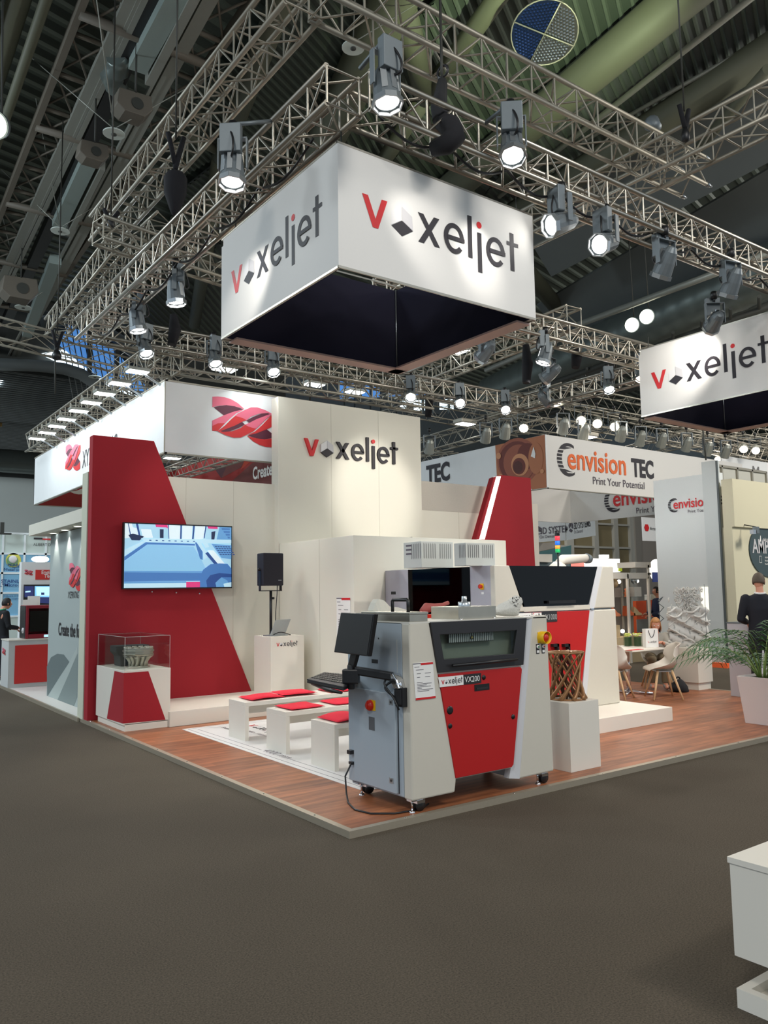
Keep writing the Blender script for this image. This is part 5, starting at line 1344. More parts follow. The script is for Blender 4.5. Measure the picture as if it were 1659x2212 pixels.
b = MB(); b.box(3.62, 5.05, fy+.045, fy+.049, vs_+.06, vt-.02); b.build('window_backing', mat('interior_dark', S(36, 42, 48), .5), t)
b = MB(); q0 = RY(1130, 1303, fy+.04); q1 = RY(1222, 1301, fy+.04); b.box(q0.x, q1.x, fy+.04, fy+.044, q0.z-.006, q0.z+.006); q0 = RY(1208, 1268, fy+.04); b.box(q0.x, q0.x+.04, fy+.038, fy+.044, vs_+.13, q0.z+.05); b.box(q0.x+.06, q0.x+.12, fy+.038, fy+.044, vs_+.13, q0.z-.02); q0 = RY(1225, 1285, fy+.04); b.box(q0.x, q0.x+.35, fy+.038, fy+.044, q0.z-.03, q0.z+.05)
b.build('gantry_inside', mat('steel_blue_dim', S(110, 126, 140), .4, .5), t)
b = MB()
for k, xx in enumerate((1148, 1154, 1173, 1179, 1185)): q0 = RY(xx, 1257, fy+.04); b.box(q0.x, q0.x+.012, fy+.036, fy+.04, q0.z-.03, q0.z+.03)
b.build('nozzle_marks', lamp_silver, t)
b = MB(); b.prism([(3.75, fy+.005, vs_+.055), (r1-.02, fy+.005, vs_+.055), (r1-.015, fy+.005, vs_-.005), (3.77, fy+.005, vs_-.005)], (0, .05, 0)); b.build('middle_rail', grey_m, t, bevel=.004)
b = MB(); q0 = RY(1182, 1308, fy); q1 = RY(1240, 1306, fy); b.box(q0.x, q1.x, fy-.03, fy+.005, vs_+.085, vs_+.12); b.build('bar_handle', black, t)
b = MB(); b.prism([(3.79, fy+.0, vs_-.015), (3.97, fy, .30), (rl-.09, fy, .30), (r1-.03, fy, vs_-.015)], (0, .03, 0)); b.build('red_door', red_paint, t, bevel=.004)
b = MB(); b.prism([(3.9, fy+.02, .34), (3.95, fy+.02, vb), (rl, fy+.02, vb), (rl-.05, fy+.02, .34)], (0, .03, 0)); b.build('kick_panel', grey_m, t)
b = MB()
for x_ in (1194, 1218):
    q0 = RY(x_, 1396, fy); b.box(q0.x-.04, q0.x+.06, fy-.05, fy, q0.z-.005, q0.z+.03); b.box(q0.x+.03, q0.x+.06, fy-.05, fy, q0.z-.22, q0.z+.03)
b.build('angle_handle', black, t)
# plates
q0 = RY(1128, 1335, fy); q1 = RY(1169, 1323, fy); b = MB(); b.box(q0.x-.15, q1.x, fy-.006, fy, q1.z-.115, q1.z); b.build('white_sign_plate', paper, t)
word_mark((q0.x-.1, fy-.006, q1.z-.085), X, Z, .058, .001).build('word_mark', MARK, t)
q2 = RY(1203, 1337, fy); b = MB(); b.box(q1.x+.004, q2.x, fy-.006, fy, q1.z-.115, q1.z+.004, 0); b.merge(text_mb('VX1000', .066, (q1.x+.02, fy-.006, q1.z-.09), X, Z, 1, .78, .002)); b.build('model_plate', [dark_p, mat('plate_print', S(170, 170, 168), .5)], t)
# seam lamp
b = MB(); b.box(r1, r1+.05, fy-.004, fy, vs_-.008, vs_+.01, 0); b.build('seam_latch', chrome, t)
# cooling boxes on the roof of the machine
for (pa, pb, pc, zt_, lb) in (((872, 1172), (911, 1169), (979, 1172), 2.33, 'far'), ((981, 1175), (1007, 1172), (1069, 1175), 2.31, 'near')):
    q = RZ(pb[0], 1226 if lb == 'far' else 1222, vt)
    x_ = q.x; y_ = q.y; 
    yb_ = RX(pa[0], 1200, x_).y; xr = RY(pc[0], 1200, y_).x; zz = RH(pb[0], pb[1], x_, y_)
    tt = thing('cooling_unit', 'perforated grey cooling unit on the large machine, %s of the two' % ('left' if lb == 'far' else 'right'), 'cooling unit', ((x_+xr)/2, (y_+yb_)/2, vt), 'cooling units on the large machine')
    MB().box(x_, xr, y_, yb_, vt, zz).build('housing', mat('unit_grey', S(192, 194, 188), .45, noise=.02), tt, bevel=.003)
    hz = (zz-vt); ug = MATS['unit_grey']
    for g, (fx0, fx1) in enumerate(((.08, .46), (.58, .95))):
        b = MB(); b.box(x_+(xr-x_)*(fx0-.03), x_+(xr-x_)*(fx1+.02), y_-.001, y_, vt+hz*.33, vt+hz*.95, 1)
        for i in range(6):
            for j in range(11):
                u = x_+(xr-x_)*(fx0+(fx1-fx0)*i/5.5); v = vt+hz*(.36+.052*j); sg = -1 if g == 0 else 1; w = (xr-x_)*.018
                b.add([(u-w, y_-.0015, v-sg*.008), (u+w, y_-.0015, v+sg*.008), (u+w, y_-.0015, v+sg*.008+.009), (u-w, y_-.0015, v-sg*.008+.009)], [(0, 1, 2, 3)])
        b.build('vent_panel', [dark_p, ug], tt)
    b = MB(); b.box(x_-.001, x_, y_+(yb_-y_)*.01, y_+(yb_-y_)*.6, vt+hz*.33, vt+hz*.95, 1)
    for i in range(5):
        for j in range(11):
            u = y_+(yb_-y_)*(.05+.12*i); v = vt+hz*(.36+.052*j); w = (yb_-y_)*.03
            b.add([(x_-.0015, u-w, v+.008), (x_-.0015, u+w, v-.008), (x_-.0015, u+w, v+.001), (x_-.0015, u-w, v+.017)], [(0, 1, 2, 3)])
    b.build('vent_panel', [dark_p, ug], tt)
    if lb == 'far':
        b = MB()
        for k in range(3): b.box(x_-.002, x_-.0005, yb_-.16, yb_-.05, vt+hz*(.9-.16*k)-.02, vt+hz*(.9-.16*k))
        b.build('sticker', ink_dk, tt)
# signal tower and white swing arm on the machine roof
c = RY(1206, 1222, 2.6); c = Vector((c.x, 2.6, vt))
t = thing('signal_tower', 'signal light tower with red, blue, orange and green segments on the large machine', 'signal lamp', c)
zz = [RY(0+1206, y, 2.6).z for y in (1146, 1158, 1168, 1178, 1186, 1194, 1222)]
MB().tube([c, (c.x, c.y, zz[5])], .012, 8).build('pole', black, t)
seg = [black, mat('signal_red', S(226, 60, 74), .3, emit=.5), mat('signal_blue', S(40, 110, 220), .3, emit=.5), mat('signal_amber', S(244, 160, 60), .3, emit=.5), mat('signal_green', S(20, 170, 90), .3, emit=.5)]
for k, nm in enumerate(('cap', 'red_segment', 'blue_segment', 'orange_segment', 'green_segment')):
    MB().tube([(c.x, c.y, zz[k]-.003), (c.x, c.y, zz[k+1]+.003)], .033, 14).build(nm, seg[k], t)
c = RY(1225, 1222, 2.9); c.z = vt
t = thing('swing_arm', 'white articulated swing arm lying above the large machine window', 'arm', c)
p0, p1, p2 = RY(1204, 1214, 2.9), RY(1215, 1209, 2.9), RY(1266, 1206, 2.9)
MB().tube([p0-Z*.03, p1, p2], [.05, .07, .06], 12).build('arm_tube', white, t); MB().tube([p2, RY(1274, 1208, 2.9)], [.075, .06], 12).build('arm_joint', lampgrey, t)
MB().lathe([(.12, 0), (.12, .04), (.05, .1), (0, .1)], (p0.x, p0.y, vt), (0, 0, 1), 16).build('arm_base', white, t)
# ================================================================ RIBBON LOGO STAND (behind the red wall)
t = thing('raised_platform', 'white raised floor of the ribbon logo stand on the left', 'platform', (4, 11, 0))
MB().box(.0, 9, 6.62, 16, 0, .05).build('floor_board', mat('white_floor', S(214, 212, 208), .5, noise=.02), t)
MB().box(-.03, .0, 6.52, 16, 0, .054).build('edge_trim', rim, t)
t = thing('end_panel', 'narrow cream end of the ribbon logo stand wall next to the red wall', 'panel', (.2, 6.5, 0))
MB().box(-.005, .3, 6.37, 6.62, PZ, 3.36).build('panel', mat('pale_green_cream', S(206, 208, 188), .7), t)
t = thing('graphic_wall', 'grey printed wall with ribbon logo and slogan left of the red wall', 'wall', (.4, 8.4, .05))
MB().box(.253, .35, 6.62, 9.37, .05, 2.69).build('panel', mat('grey_print', S(166, 176, 174), .75, noise=.04, nscale=1.2), t)
b = MB(); xx = .2525
def gp(pts, mi): b.poly([(xx-.0005*(len(b.f)+1), RX(x, y, .252).y, RX(x, y, .252).z) for x, y in pts], mi)
gp([(101, 1440), (110, 1420), (124, 1412), (138, 1414), (150, 1430), (130, 1460), (102, 1505)], 0)
gp([(167, 1397), (150, 1430), (104, 1505), (125, 1512), (168, 1410)], 1)
gp([(168, 1412), (124, 1512), (160, 1525), (167, 1505)], 2)
b.build('grey_shapes', [mat('slate_print', S(104, 116, 116), .75), mat('mist_print', S(172, 182, 178), .75), mat('mid_grey_print', S(128, 140, 138), .75)], t)
a = RX(148, 1330, .25); a2 = RX(148, 1215, .25); a3 = RX(174, 1320, .25)
ribbon_mark((.25, a.y, RX(160, 1277, .25).z), (0, -1, 0), Z, a.y-RX(175, 1270, .25).y, RX(160, 1215, .25).z-RX(160, 1277, .25).z, .004).build('ribbon_logo', RIB, t)
q = RX(147, 1292, .25); text_mb('XYZPRINTING', .1, (.25, q.y, q.z), (0, -1, 0), Z, 0, .62, .01, .004).build('lettering', ink, t)
q = RX(126, 1371, .25); text_mb('Create the future', .19, (.25, q.y, q.z), (0, -1, 0), Z, 0, .80, .02, .004).build('slogan', ink, t)
t = thing('canopy', 'white box canopy with three round downlights over the grey printed wall', 'canopy', (.1, 8, 2.7))
b = MB(); b.box(0, .9, 6.62, 9.81, 2.70, 2.885); b.build('canopy_box', white_panel, t, bevel=.003)
for (x, y, lb) in ((115, 1152, 0), (140, 1145, 0), (168, 1137, 0)):
    p = RZ(x, y, 2.699); MB().lathe([(.075, 0), (.075, -.006), (.05, -.004)], p, (0, 0, 1), 20).build('downlight_ring', white, t); MB().disc((p.x, p.y, 2.697), (0, 0, -1), .06, 20).build('downlight_lens', led_m, t)
    o = spot_light('downlight_beam', (p.x, p.y, 2.68), (p.x+.05, p.y, 0), 22, 70, .6, (1, .96, .86), .04)
# ribbon banner ring
z0b, z1b = 3.775, 4.85
t = thing('ring_banner', 'long white ring banner with red ribbon logos on the left', 'banner', (5, 10, z0b))
th = .04
MB().box(XB, XB+th, YB0, YB1, z0b, z1b).build('fabric_panel', cool_white, t)
MB().box(XB+th, XB1, YB0, YB0+th, z0b, z1b).build('fabric_panel', cool_white, t)
rb = mat('deep_red_print', S(150, 40, 36), .7, noise=.05)
rb2 = mat('ember_print', S(190, 66, 40), .7); rb3 = mat('dusk_print', S(112, 56, 52), .7); rb4 = mat('dark_plum_print', S(84, 44, 52), .7)
b = MB(); b.box(XB, XB1, YB1-th, YB1, z0b, z1b, 0); ywl = YB1-th-.002
b.build('back_panel', [rb], t, label='red inner face of the far side')
xr_ = 4.55
b = MB(); b.box(xr_, xr_+th, YB0+th, YB1-th, z0b, z1b, 0)
k = 0
for pts, mi in (([(660, 0), (760, 0), (715, 170), (650, 260)], 1), ):
    pass
def rx_(x, y): p = RX(x, y, xr_-.003-.0006*len(b.f)/6); return p
b.poly([rx_(460, 1008), rx_(492, 1003), rx_(478, 1033)], 3); b.poly([rx_(492, 1002), rx_(530, 993), rx_(520, 1010), rx_(478, 1033)], 2); b.poly([rx_(530, 990), rx_(552, 988), rx_(520, 1015)], 1); b.poly([rx_(545, 1000), rx_(592, 990), rx_(592, 1046), rx_(500, 1040)], 2)
b.build('side_panel', [rb, rb2, rb3, rb4], t, label='red patterned inner face with the word Create')
q = RX(547, 1036, xr_); text_mb('Create', .25, (xr_-.01, q.y, q.z), (0, -1, 0), Z, 0, .86, .03, .004).build('lettering', paper, t)
b = MB(); b.box(XB-.01, XB+th, YB0-.01, YB1, z0b-.02, z0b); b.box(XB, XB1, YB0-.01, YB0+th, z0b-.02, z0b); b.box(XB-.01, XB+th, YB0-.01, YB1, z1b, z1b+.02); b.box(XB, XB1, YB0-.01, YB0+th, z1b, z1b+.02); b.box(XB, XB1, YB1-th, YB1, z0b-.02, z0b); b.box(XB-.005, XB+.01, YB0-.006, YB0+.01, z0b, z1b); b.build('frame_profile', alu_far, t)
# left face logo and name
q0, q1 = RX(141, 1029, XB), RX(174, 957, XB)
ribbon_mark((XB, q0.y, q0.z), (0, -1, 0), Z, q0.y-RX(174, 990, XB).y, RX(160, 962, XB).z-RX(160, 1029, XB).z+.0, .004).build('ribbon_logo', RIB, t)
q = RX(178, 1011, XB); text_mb('XYZPRINTING', .32, (XB, q.y, q.z), (0, -1, 0), Z, 0, .7, .01, .004).build('lettering', ink, t)
# big logo on front face
q0, q1 = RY(458, 945, YB0), RY(458, 868, YB0); qr = RY(592, 960, YB0)
ribbon_mark((q0.x, YB0, q0.z-.06), X, Z, (qr.x-q0.x)*1.053, q1.z-q0.z+.16, .004).build('ribbon_logo', RIB, t)
# white curl motif on the far inner panel at the left
b = MB(); b.poly([(RY(x, y, ywl).x, ywl, RY(x, y, ywl).z) for x, y in ((144, 1047), (184, 1032), (184, 1048), (165, 1058), (144, 1062))]); b.poly([(RY(x, y, ywl).x, ywl-.002, RY(x, y, ywl).z) for x, y in ((150, 1062), (165, 1060), (184, 1053), (184, 1067), (170, 1068), (160, 1066))])
b.build('white_curl', mat('curl_white', S(216, 212, 200), .7), t)

# counter with red printer
t = thing('counter', 'grey white counter with a red front panel at the far left', 'counter', (1, 11.3, .05))
MB().box(-.03, 3.2, 10.97, 11.6, .05, .885).build('body', mat('counter_grey', S(200, 202, 200), .5), t)
MB().box(-.04, 3.22, 10.95, 11.62, .885, .905).build('worktop', white, t)
q0, q1 = RY(33, 1395, 10.96), RY(103, 1484, 10.96)
MB().box(q0.x, 3.0, 10.955, 10.97, .12, .80).build('red_panel', red_flat, t)
ribbon_mark((-.032, 11.5, .62), (0, -1, 0), Z, .28, .13, .003).build('ribbon_logo', RIB, t)
def cubic(x0, x1, y0, y1, z0, z1, label, black_side=True):
    t = thing('desktop_printer', label, 'printer', ((x0+x1)/2, (y0+y1)/2, z0), 'red desktop printers on the counter')
    w = (x1-x0)*.1
    b = MB(); b.box(x0, x1, y0+.02, y1, z0, z0+.08, 0); b.box(x0, x1, y0+.02, y1, z1-.06, z1, 0); b.box(x0, x0+w, y0, y1, z0, z1, 0); b.box(x1-w, x1, y0, y1, z0, z1, 0); b.box(x0, x1, y1-.02, y1, z0, z1, 0); b.build('housing', mat('wine_red_plastic', S(140, 30, 44), .35), t, bevel=.008)
    b = MB(); b.box(x0+w*1.4, x1-w*1.4, y0+.0, y0+.01, z0+.13, z1-.1); b.build('door_pane', smoked, t)
    b = MB(); b.box(x1-w*1.9, x1-w*1.5, y0-.02, y0, z0+.25, z1-.2); b.build('door_handle', lamp_silver, t)
    b = MB(); b.box(x1-w*3.4, x1-w*1.6, y0-.003, y0+.02, z0+.02, z0+.065); b.build('small_display', mat('small_screen', (.5, .85, 1, 1), emit=.8), t)
    b = MB(); b.box(x0-.01, x0, y0+.02, y1-.02, z0+.01, z1-.01); b.build('side_cover', black, t)
    b = MB(); b.lathe([(.05, 0), (.05, .02), (.02, .02), (.02, .03), (0, .03)], (x0-.01, (y0+y1)/2-.1, z0+.15), (-1, 0, 0), 16); b.build('filament_spool', ink_lg, t)
q0, q1 = RY(55, 1378, 11.03), RY(103, 1306, 11.03)
cubic(q0.x, q1.x+.12, 11.03, 11.5, .906, RH(60, 1308, q0.x, 11.03), 'red desktop printer with a dark door on the counter')
q0, q1 = RY(20, 1365, 11.6), RY(44, 1312, 11.6)
cubic(.46, .62, 11.75, 12.1, .906, 1.36, 'smaller red printer between the man and the big red printer')
MB_ = MB().box(.45, 3, 11.7, 12.3, .05, .9); tag(MB_.build('back_counter', white), 'white rear counter behind the red printers', 'counter')
# white screen wall behind with red sign
t = thing('screen_wall', 'white wall with red sign and two screens behind the red printer', 'wall', (3, 13.2, .05))
q0, q1 = RY(47, 1214, 13.0), RY(103, 1214, 13.0)
MB().box(q0.x, 5, 13.0, 13.2, .05, q0.z).build('panel', cool_white, t)
q2, q3 = RY(77, 1231, 12.99), RY(107, 1252, 12.99)
MB().box(q2.x, q3.x+.6, 12.985, 13.0, q3.z, q2.z).build('red_sign', red_flat, t)
q = RY(89, 1240, 12.98); text_mb('Engineering', .075, (q.x, 12.982, q.z), X, Z, 0, .9, .01).build('lettering', paper, t)
q = RY(95, 1247, 12.98); text_mb('Technology', .075, (q.x, 12.982, q.z-.01), X, Z, 0, .9, .01).build('lettering', paper, t)
q = RY(53, 1243, 12.99); q_ = RY(71, 1235, 12.99); ribbon_mark((q.x, 13.0, q.z), X, Z, q_.x-q.x, .12, .004).build('ribbon_logo', RIB, t)
q0, q1 = RY(52, 1263, 12.95), RY(108, 1306, 12.95)
b = MB(); b.box(q0.x, q1.x+.3, 12.94, 12.98, q1.z, q0.z, 0)
def wp(pts, mi): b.poly([(RY(x, y, 12.93).x, 12.935-.0005*len(b.f)/4, RY(x, y, 12.93).z) for x, y in pts], mi)
wp([(53, 1266), (73, 1266), (73, 1290), (53, 1290)], 1); wp([(75, 1266), (108, 1266), (108, 1290), (75, 1290)], 2); wp([(78, 1268), (108, 1268), (108, 1287), (79, 1287)], 3); wp([(89, 1280), (96, 1280), (96, 1285), (89, 1285)], 1); wp([(80, 1292), (108, 1290), (108, 1304), (82, 1302)], 1)
wp([(55, 1277), (66, 1276), (66, 1279), (55, 1280)], 3)
b.build('screen', [black, mat('screen_navy', (.02, .03, .12, 1), emit=.7), mat('screen_sky', (.2, .5, .8, 1), emit=.8), mat('screen_pale', (.45, .75, .95, 1), emit=.9)], t)
q0 = RY(65, 1290, 12.4); b = MB(); b.box(q0.x-.13, q0.x+.14, 12.4, 12.42, .906, q0.z-.05); b.box(q0.x-.03, q0.x+.2, 12.45, 12.47, .906, q0.z+.02); tag(b.build('leaflet_stand', paper), 'white leaflet holders on the counter behind the red printer', 'leaflet')
# blue panel booth at the far left
yb9 = 22.0
t = thing('panel_booth', 'light blue and white panelled booth wall at the far left edge', 'booth', (0, yb9, 0))
ltb = mat('light_blue_print', S(130, 186, 220), .6, noise=.04, nscale=1); gp_ = mat('pale_green_panel', S(198, 212, 206), .6)
cols = [(-60, 4), (7, 52), (53, 98), (99, 140), (141, 190)]; rows = [(1153, 1195, gp_), (1198, 1236, ltb), (1240, 1279, ltb), (1282, 1330, ltb), (1332, 1420, gp_)]
for (xa_, xb_2) in cols:
    for (ya_, yb_2, m_) in rows:
        q0, q1 = RY(xa_, ya_, yb9), RY(xb_2, yb_2, yb9); MB().box(q0.x, q1.x, yb9, yb9+.03, max(.02, q1.z), q0.z).build('wall_panel', m_, t)
b = MB()
for x in (5.5, 52.5, 98.5, 140.5): q0 = RY(x, 1200, yb9); b.box(q0.x-.03, q0.x+.03, yb9-.03, yb9, 0, RY(0, 1153, yb9).z)
for y in (1153, 1196.5, 1238, 1280.5, 1331): q0 = RY(50, y, yb9); b.box(-3.5, 4, yb9-.03, yb9, q0.z-.03, q0.z+.03)
b.build('panel_frame', mat('white_profile', S(226, 234, 236), .4), t)
def bt(s_, x, y, h, m_, sx=1, bold=0): q = RY(x, y, yb9-.04); text_mb(s_, h, (q.x, yb9-.04, q.z), X, Z, 0, sx, bold).build('lettering', m_, t)
blue_ink = mat('navy_ink', S(30, 66, 130), .6)
bt('ALIBERT DUVAL', 72, 1179, .085, ink, .9); bt('PEARL', 16, 1223, .075, blue_ink, 1.3, .01); bt('MICRO', 27, 1227, .05, blue_ink, 1.2); bt('Metal powders', 8, 1233, .085, blue_ink, 1.15); bt('STAINLESS', 2, 1259, .1, blue_ink, 1.1, .01); bt('L*Micro POW', -2, 1267, .1, blue_ink, 1.1, .01); bt('. 316L and 17-4PH', 5, 1289, .05, blue_ink); bt('. low oxygen', 12, 1295, .05, blue_ink)
b = MB(); q0, q1 = RY(73, 1162, yb9-.03), RY(110, 1166, yb9-.03); b.box(q0.x, (q0.x+q1.x)/2, yb9-.05, yb9-.03, q1.z, q0.z+.01, 0); b.box((q0.x+q1.x)/2, q1.x+.3, yb9-.05, yb9-.03, q1.z-.01, q0.z-.01, 1); b.build('stripe', [ink, ink_red], t)
q0 = RY(28, 1208, yb9-.05); b = MB(); b.sphere(q0, .12, 14, 0, (1, .3, 1)); b.disc(RY(29, 1210, yb9-.03), (0, -1, 0), .22, 24, 1); b.disc(RY(27, 1212, yb9-.035), (0, -1, 0), .17, 24, 2); b.build('pearl_logo', [ink_vl, mat('leaf_yellow', S(214, 210, 90), .5), mat('leaf_green', S(120, 160, 110), .5)], t)
c = RY(87, 1208, 21.0); t = thing('halogen_arm_lamp', 'bright lamp glaring above the white wall with the red sign', 'lamp', c)
MB().sphere(c, .16, 14, 0, (1.6, 1, .6)).build('lens', led_m, t); MB().tube([c, c+Vector((0, .8, .1))], .02, 6).build('arm', dim_m, t)
c = RY(5, 1153, 21.5); tag(MB().box(c.x-.05, c.x+.05, 21.5, 21.6, c.z, c.z+.35).box(c.x-.3, c.x+.25, 21.45, 21.6, c.z-.02, c.z+.03).build('projector_mount', dim_m), 'black bracket standing on top of the blue booth wall', 'bracket')

# ================================================================ ORANGE LOGO STAND (right, behind)
zb5, zt5 = 4.0, 5.241; N0 = (10.7, 7.794); F0 = (19.05, 14.33)
t = thing('ring_banner', 'white ring banner with orange lettering and a copper gear picture at its corner', 'banner', (15, 11, zb5))
MB().box(N0[0], N0[0]+.05, N0[1], F0[1], zb5, zt5).build('fabric_panel', cool_white, t)
MB().box(N0[0]+.05, F0[0], N0[1], N0[1]+.05, zb5, zt5).build('fabric_panel', banner_white, t)
MB().box(N0[0]+.05, F0[0], F0[1]-.05, F0[1], zb5, zt5).build('fabric_panel', banner_white, t)
MB().box(F0[0], F0[0]+.05, N0[1], F0[1], zb5, zt5).build('fabric_panel', banner_white, t)
xf = N0[0]-.004; yf = N0[1]-.004
def fx(x, y, k=0): p = RX(x, y, N0[0]); return Vector((xf-.0015*k, p.y, p.z))
b = MB(); b.poly([fx(1070, 962), fx(1177, 939), fx(1181, 1053), fx(1165, 1057), fx(1150, 1058), fx(1130, 1040), fx(1074, 1040)], 0)
def ell(cx_, cy_, rx, ry, n=28, rot=0): return [(cx_+rx*math.cos(2*PI*i/n)*math.cos(rot)-ry*math.sin(2*PI*i/n)*math.sin(rot), cy_+rx*math.cos(2*PI*i/n)*math.sin(rot)+ry*math.sin(2*PI*i/n)*math.cos(rot)) for i in range(n)]
for k, (e_, mi) in enumerate([(ell(1120, 996, 46, 50), 1), (ell(1118, 998, 40, 45), 2), (ell(1122, 1000, 34, 40), 1), (ell(1140, 985, 22, 28), 2), (ell(1158, 990, 16, 34), 0), (ell(1124, 1004, 19, 24), 3), (ell(1122, 1007, 14, 18), 2), (ell(1120, 1009, 10, 13), 4), (ell(1078, 985, 5, 7), 3), (ell(1172, 1018, 4, 5), 3), (ell(1083, 1030, 5, 6), 3)]): b.poly([fx(x, y, k+1) for x, y in e_], mi)
b.poly([fx(x, y, 13) for x, y in ((1154, 965), (1158, 980), (1157, 990), (1148, 986))], 5)
b.build('copper_gear_picture', [mat('copper_print', S(176, 112, 78), .7), mat('brown_print', S(150, 86, 66), .7), mat('maroon_print', S(108, 52, 44), .7), mat('light_copper_print', S(200, 140, 100), .7), mat('deep_brown_print', S(84, 44, 38), .7), paper], t)
def big_logo(o, u, v, h, prt, full=True, tec=True):
    """orange word, dark suffix, slit crescent and tag line; h cap height"""
    o = Vector(o); u = Vector(u).normalized(); v = Vector(v).normalized()
    slit_mark(o+u*(h*.35)+v*(h*.40), u, v, h*.78, .006).build('crescent_logo', ink, prt)
    text_mb('envision', h*1.02, o+u*(h*.25), u, v, 0, .90, .015, .012).build('orange_lettering', orange if tec else ink_red, prt)
    if full: text_mb('TEC', h*.85, o+u*(h*5.05), u, v, 0, .80, .04, .008).build('dark_lettering', ink, prt)
    text_mb('Print Your Potential', h*.36, o+u*(h*2.0)-v*(h*.62), u, v, 0, .95, .0, .008).build('tag_line', ink_dk, prt)
q = RY(1214, 1010, N0[1]); q2 = RY(1410, 1030, N0[1]); hh = (q2.x-q.x)/6.85
big_logo((q.x+.05, yf, q.z), X, Z, hh, t)
qx = RX(1006, 1030, N0[0]); text_mb('TEC', .46, (xf-.01, RX(935, 1030, N0[0]).y+.25, RX(960, 1033, N0[0]).z-.05), (0, -1, 0), Z, 0, .8, .04).build('dark_lettering', ink, t)
text_mb('envision', .46, (xf-.01, RX(935, 1030, N0[0]).y+2.95, RX(930, 1040, N0[0]).z-.05), (0, -1, 0), Z, 0, .85, .03).build('red_lettering', ink_red, t)
q = RX(1330, 1094, F0[0]); big_logo((F0[0]-.01, RX(1318, 1100, F0[0]).y, RX(1325, 1094, F0[0]).z), (0, -1, 0), Z, .52, t, True, False)
b = MB(); b.box(N0[0]-.01, N0[0]+.05, N0[1]-.01, F0[1], zb5-.02, zb5); b.box(N0[0], F0[0], N0[1]-.01, N0[1]+.05, zb5-.02, zb5); b.build('frame_profile', alu_far, t)
# wall with the small logo
t = thing('partition_wall', 'pale grey wall with a small orange logo, left of the grey pillar', 'wall', (12.65, 5.5, 0))
MB().box(12.6, 12.8, 4.70, 6.29, 0, 4.10).build('panel', mat('pale_grey_wall', S(218, 222, 222), .7, noise=.02), t)
q = RX(1462, 1100, 12.6); big_logo((12.595, RX(1451, 1100, 12.6).y, RX(1460, 1099, 12.6).z-.0), (0, -1, 0), Z, .20, t, True, False)
q0, q1 = RX(1518, 1268, 12.59), RX(1536, 1320, 12.59); MB().box(12.58, 12.6, 4.6, q0.y+.05, q1.z, q0.z).build('lit_niche', mat('niche_glow', (1, .96, .8, 1), emit=.8), t)
t = thing('pillar', 'tall pale grey pillar between the orange logo wall and the cream stand', 'pillar', (12.5, 4.8, 0))
MB().box(12.43, 12.55, 4.62, 4.955, 0, 4.335).build('pillar_body', mat('pillar_grey', S(200, 206, 206), .6, noise=.02), t)
MB().box(12.41, 12.44, 4.58, 4.62, 0, 4.32).build('shadow_gap_profile', mat('gap_profile', S(80, 88, 90), .5), t)
MB().box(12.30, 12.44, 4.55, 5.1, 0, .10).build('orange_base', mat('orange_sheet', S(246, 104, 50), .6), t)
# cream stand on the right
t = thing('stand_building', 'cream walled stand with a round dark sign at the right edge', 'stand', (15, 4.6, 0))
cy = 4.30
ex = RY(1562, 1200, cy).x
MB().box(12.47, 18, cy, cy+.25, 2.9, 3.905).box(12.47, 18, cy+.06, cy+.3, .18, 2.9).build('cream_wall', beige, t)
MB().box(12.47, 18, cy+.05, cy+.35, 0, .18).build('dark_base', dark_p, t)
q0, q1 = RY(1582, 1400, cy), RY(1600, 1435, cy); MB().box(12.75, 18, cy-.1, cy+.05, .16, .24).build('sill', beige, t)
b = MB(); zlo, zhi = 3.9, RY(1600, 1000, cy+.6).z
for k in range(5): b.box(12.5+k*.62, 12.55+k*.62, cy+.6, cy+.65, zlo, 4.32)
b.box(12.5, 15, cy+.6, cy+.65, 4.28, 4.33); b.box(12.5, 15, cy+.64, cy+.66, zlo, 4.3, 1); b.build('top_frame_panels', [alu_far, mat('frame_infill', S(180, 180, 172), .7)], t)
c = RY(1663, 1189, cy+.04); e_ = MB(); R1 = RY(1663, 1131, cy+.04).z-c.z; n = 40
q_l = RY(1619, 1189, cy+.04); rxh = c.x-q_l.x
e_.prism([(c.x+rxh*math.cos(2*PI*i/n), cy+.055, c.z+R1*math.sin(2*PI*i/n)) for i in range(n)], (0, -.02, 0)); e_.build('round_sign', mat('dark_teal_sign', S(64, 80, 84), .6, noise=.03), t)
q = RY(1626, 1194, cy+.03); text_mb('AMPO', .29, (q.x, cy+.03, q.z), X, Z, 0, .8, .02).build('lettering', ink_lg, t)
q = RY(1648, 1170, cy+.03); text_mb('BÖHLER', .07, (q.x, cy+.03, q.z), X, Z, 0, .9).build('lettering', paper, t)
q = RY(1641, 1170, cy+.03); MB().prism([(q.x, cy+.03, q.z), (q.x+.06, cy+.03, q.z), (q.x+.05, cy+.03, q.z+.13), (q.x+.03, cy+.03, q.z+.13)], (0, -.003, 0)).build('triangle_mark', paper, t)
for k, s_ in enumerate(('Additive', 'Manufacturing', 'Powder')): q = RY(1652, 1205+k*7, cy+.03); text_mb(s_, .04, (q.x, cy+.03, q.z-.01), X, Z, 0, .9).build('lettering', paper, t)
q = RY(1641, 1216, cy+.03); b = MB(); b.prism([(q.x, cy+.03, q.z), (q.x+.09, cy+.03, q.z), (q.x+.09, cy+.03, q.z+.15), (q.x, cy+.03, q.z+.15)], (0, -.002, 0), 0); b.prism([(q.x+.01, cy+.027, q.z+.01), (q.x+.08, cy+.027, q.z+.01), (q.x+.08, cy+.027, q.z+.14), (q.x+.01, cy+.027, q.z+.14)], (0, -.002, 0), 1); b.build('picture_mark', [paper, MATS['dark_teal_sign']], t)
c = RY(1630, 1142, cy-.25); t = thing('wall_spotlight', 'grey box spotlight clipped above the round dark sign', 'spotlight', c)
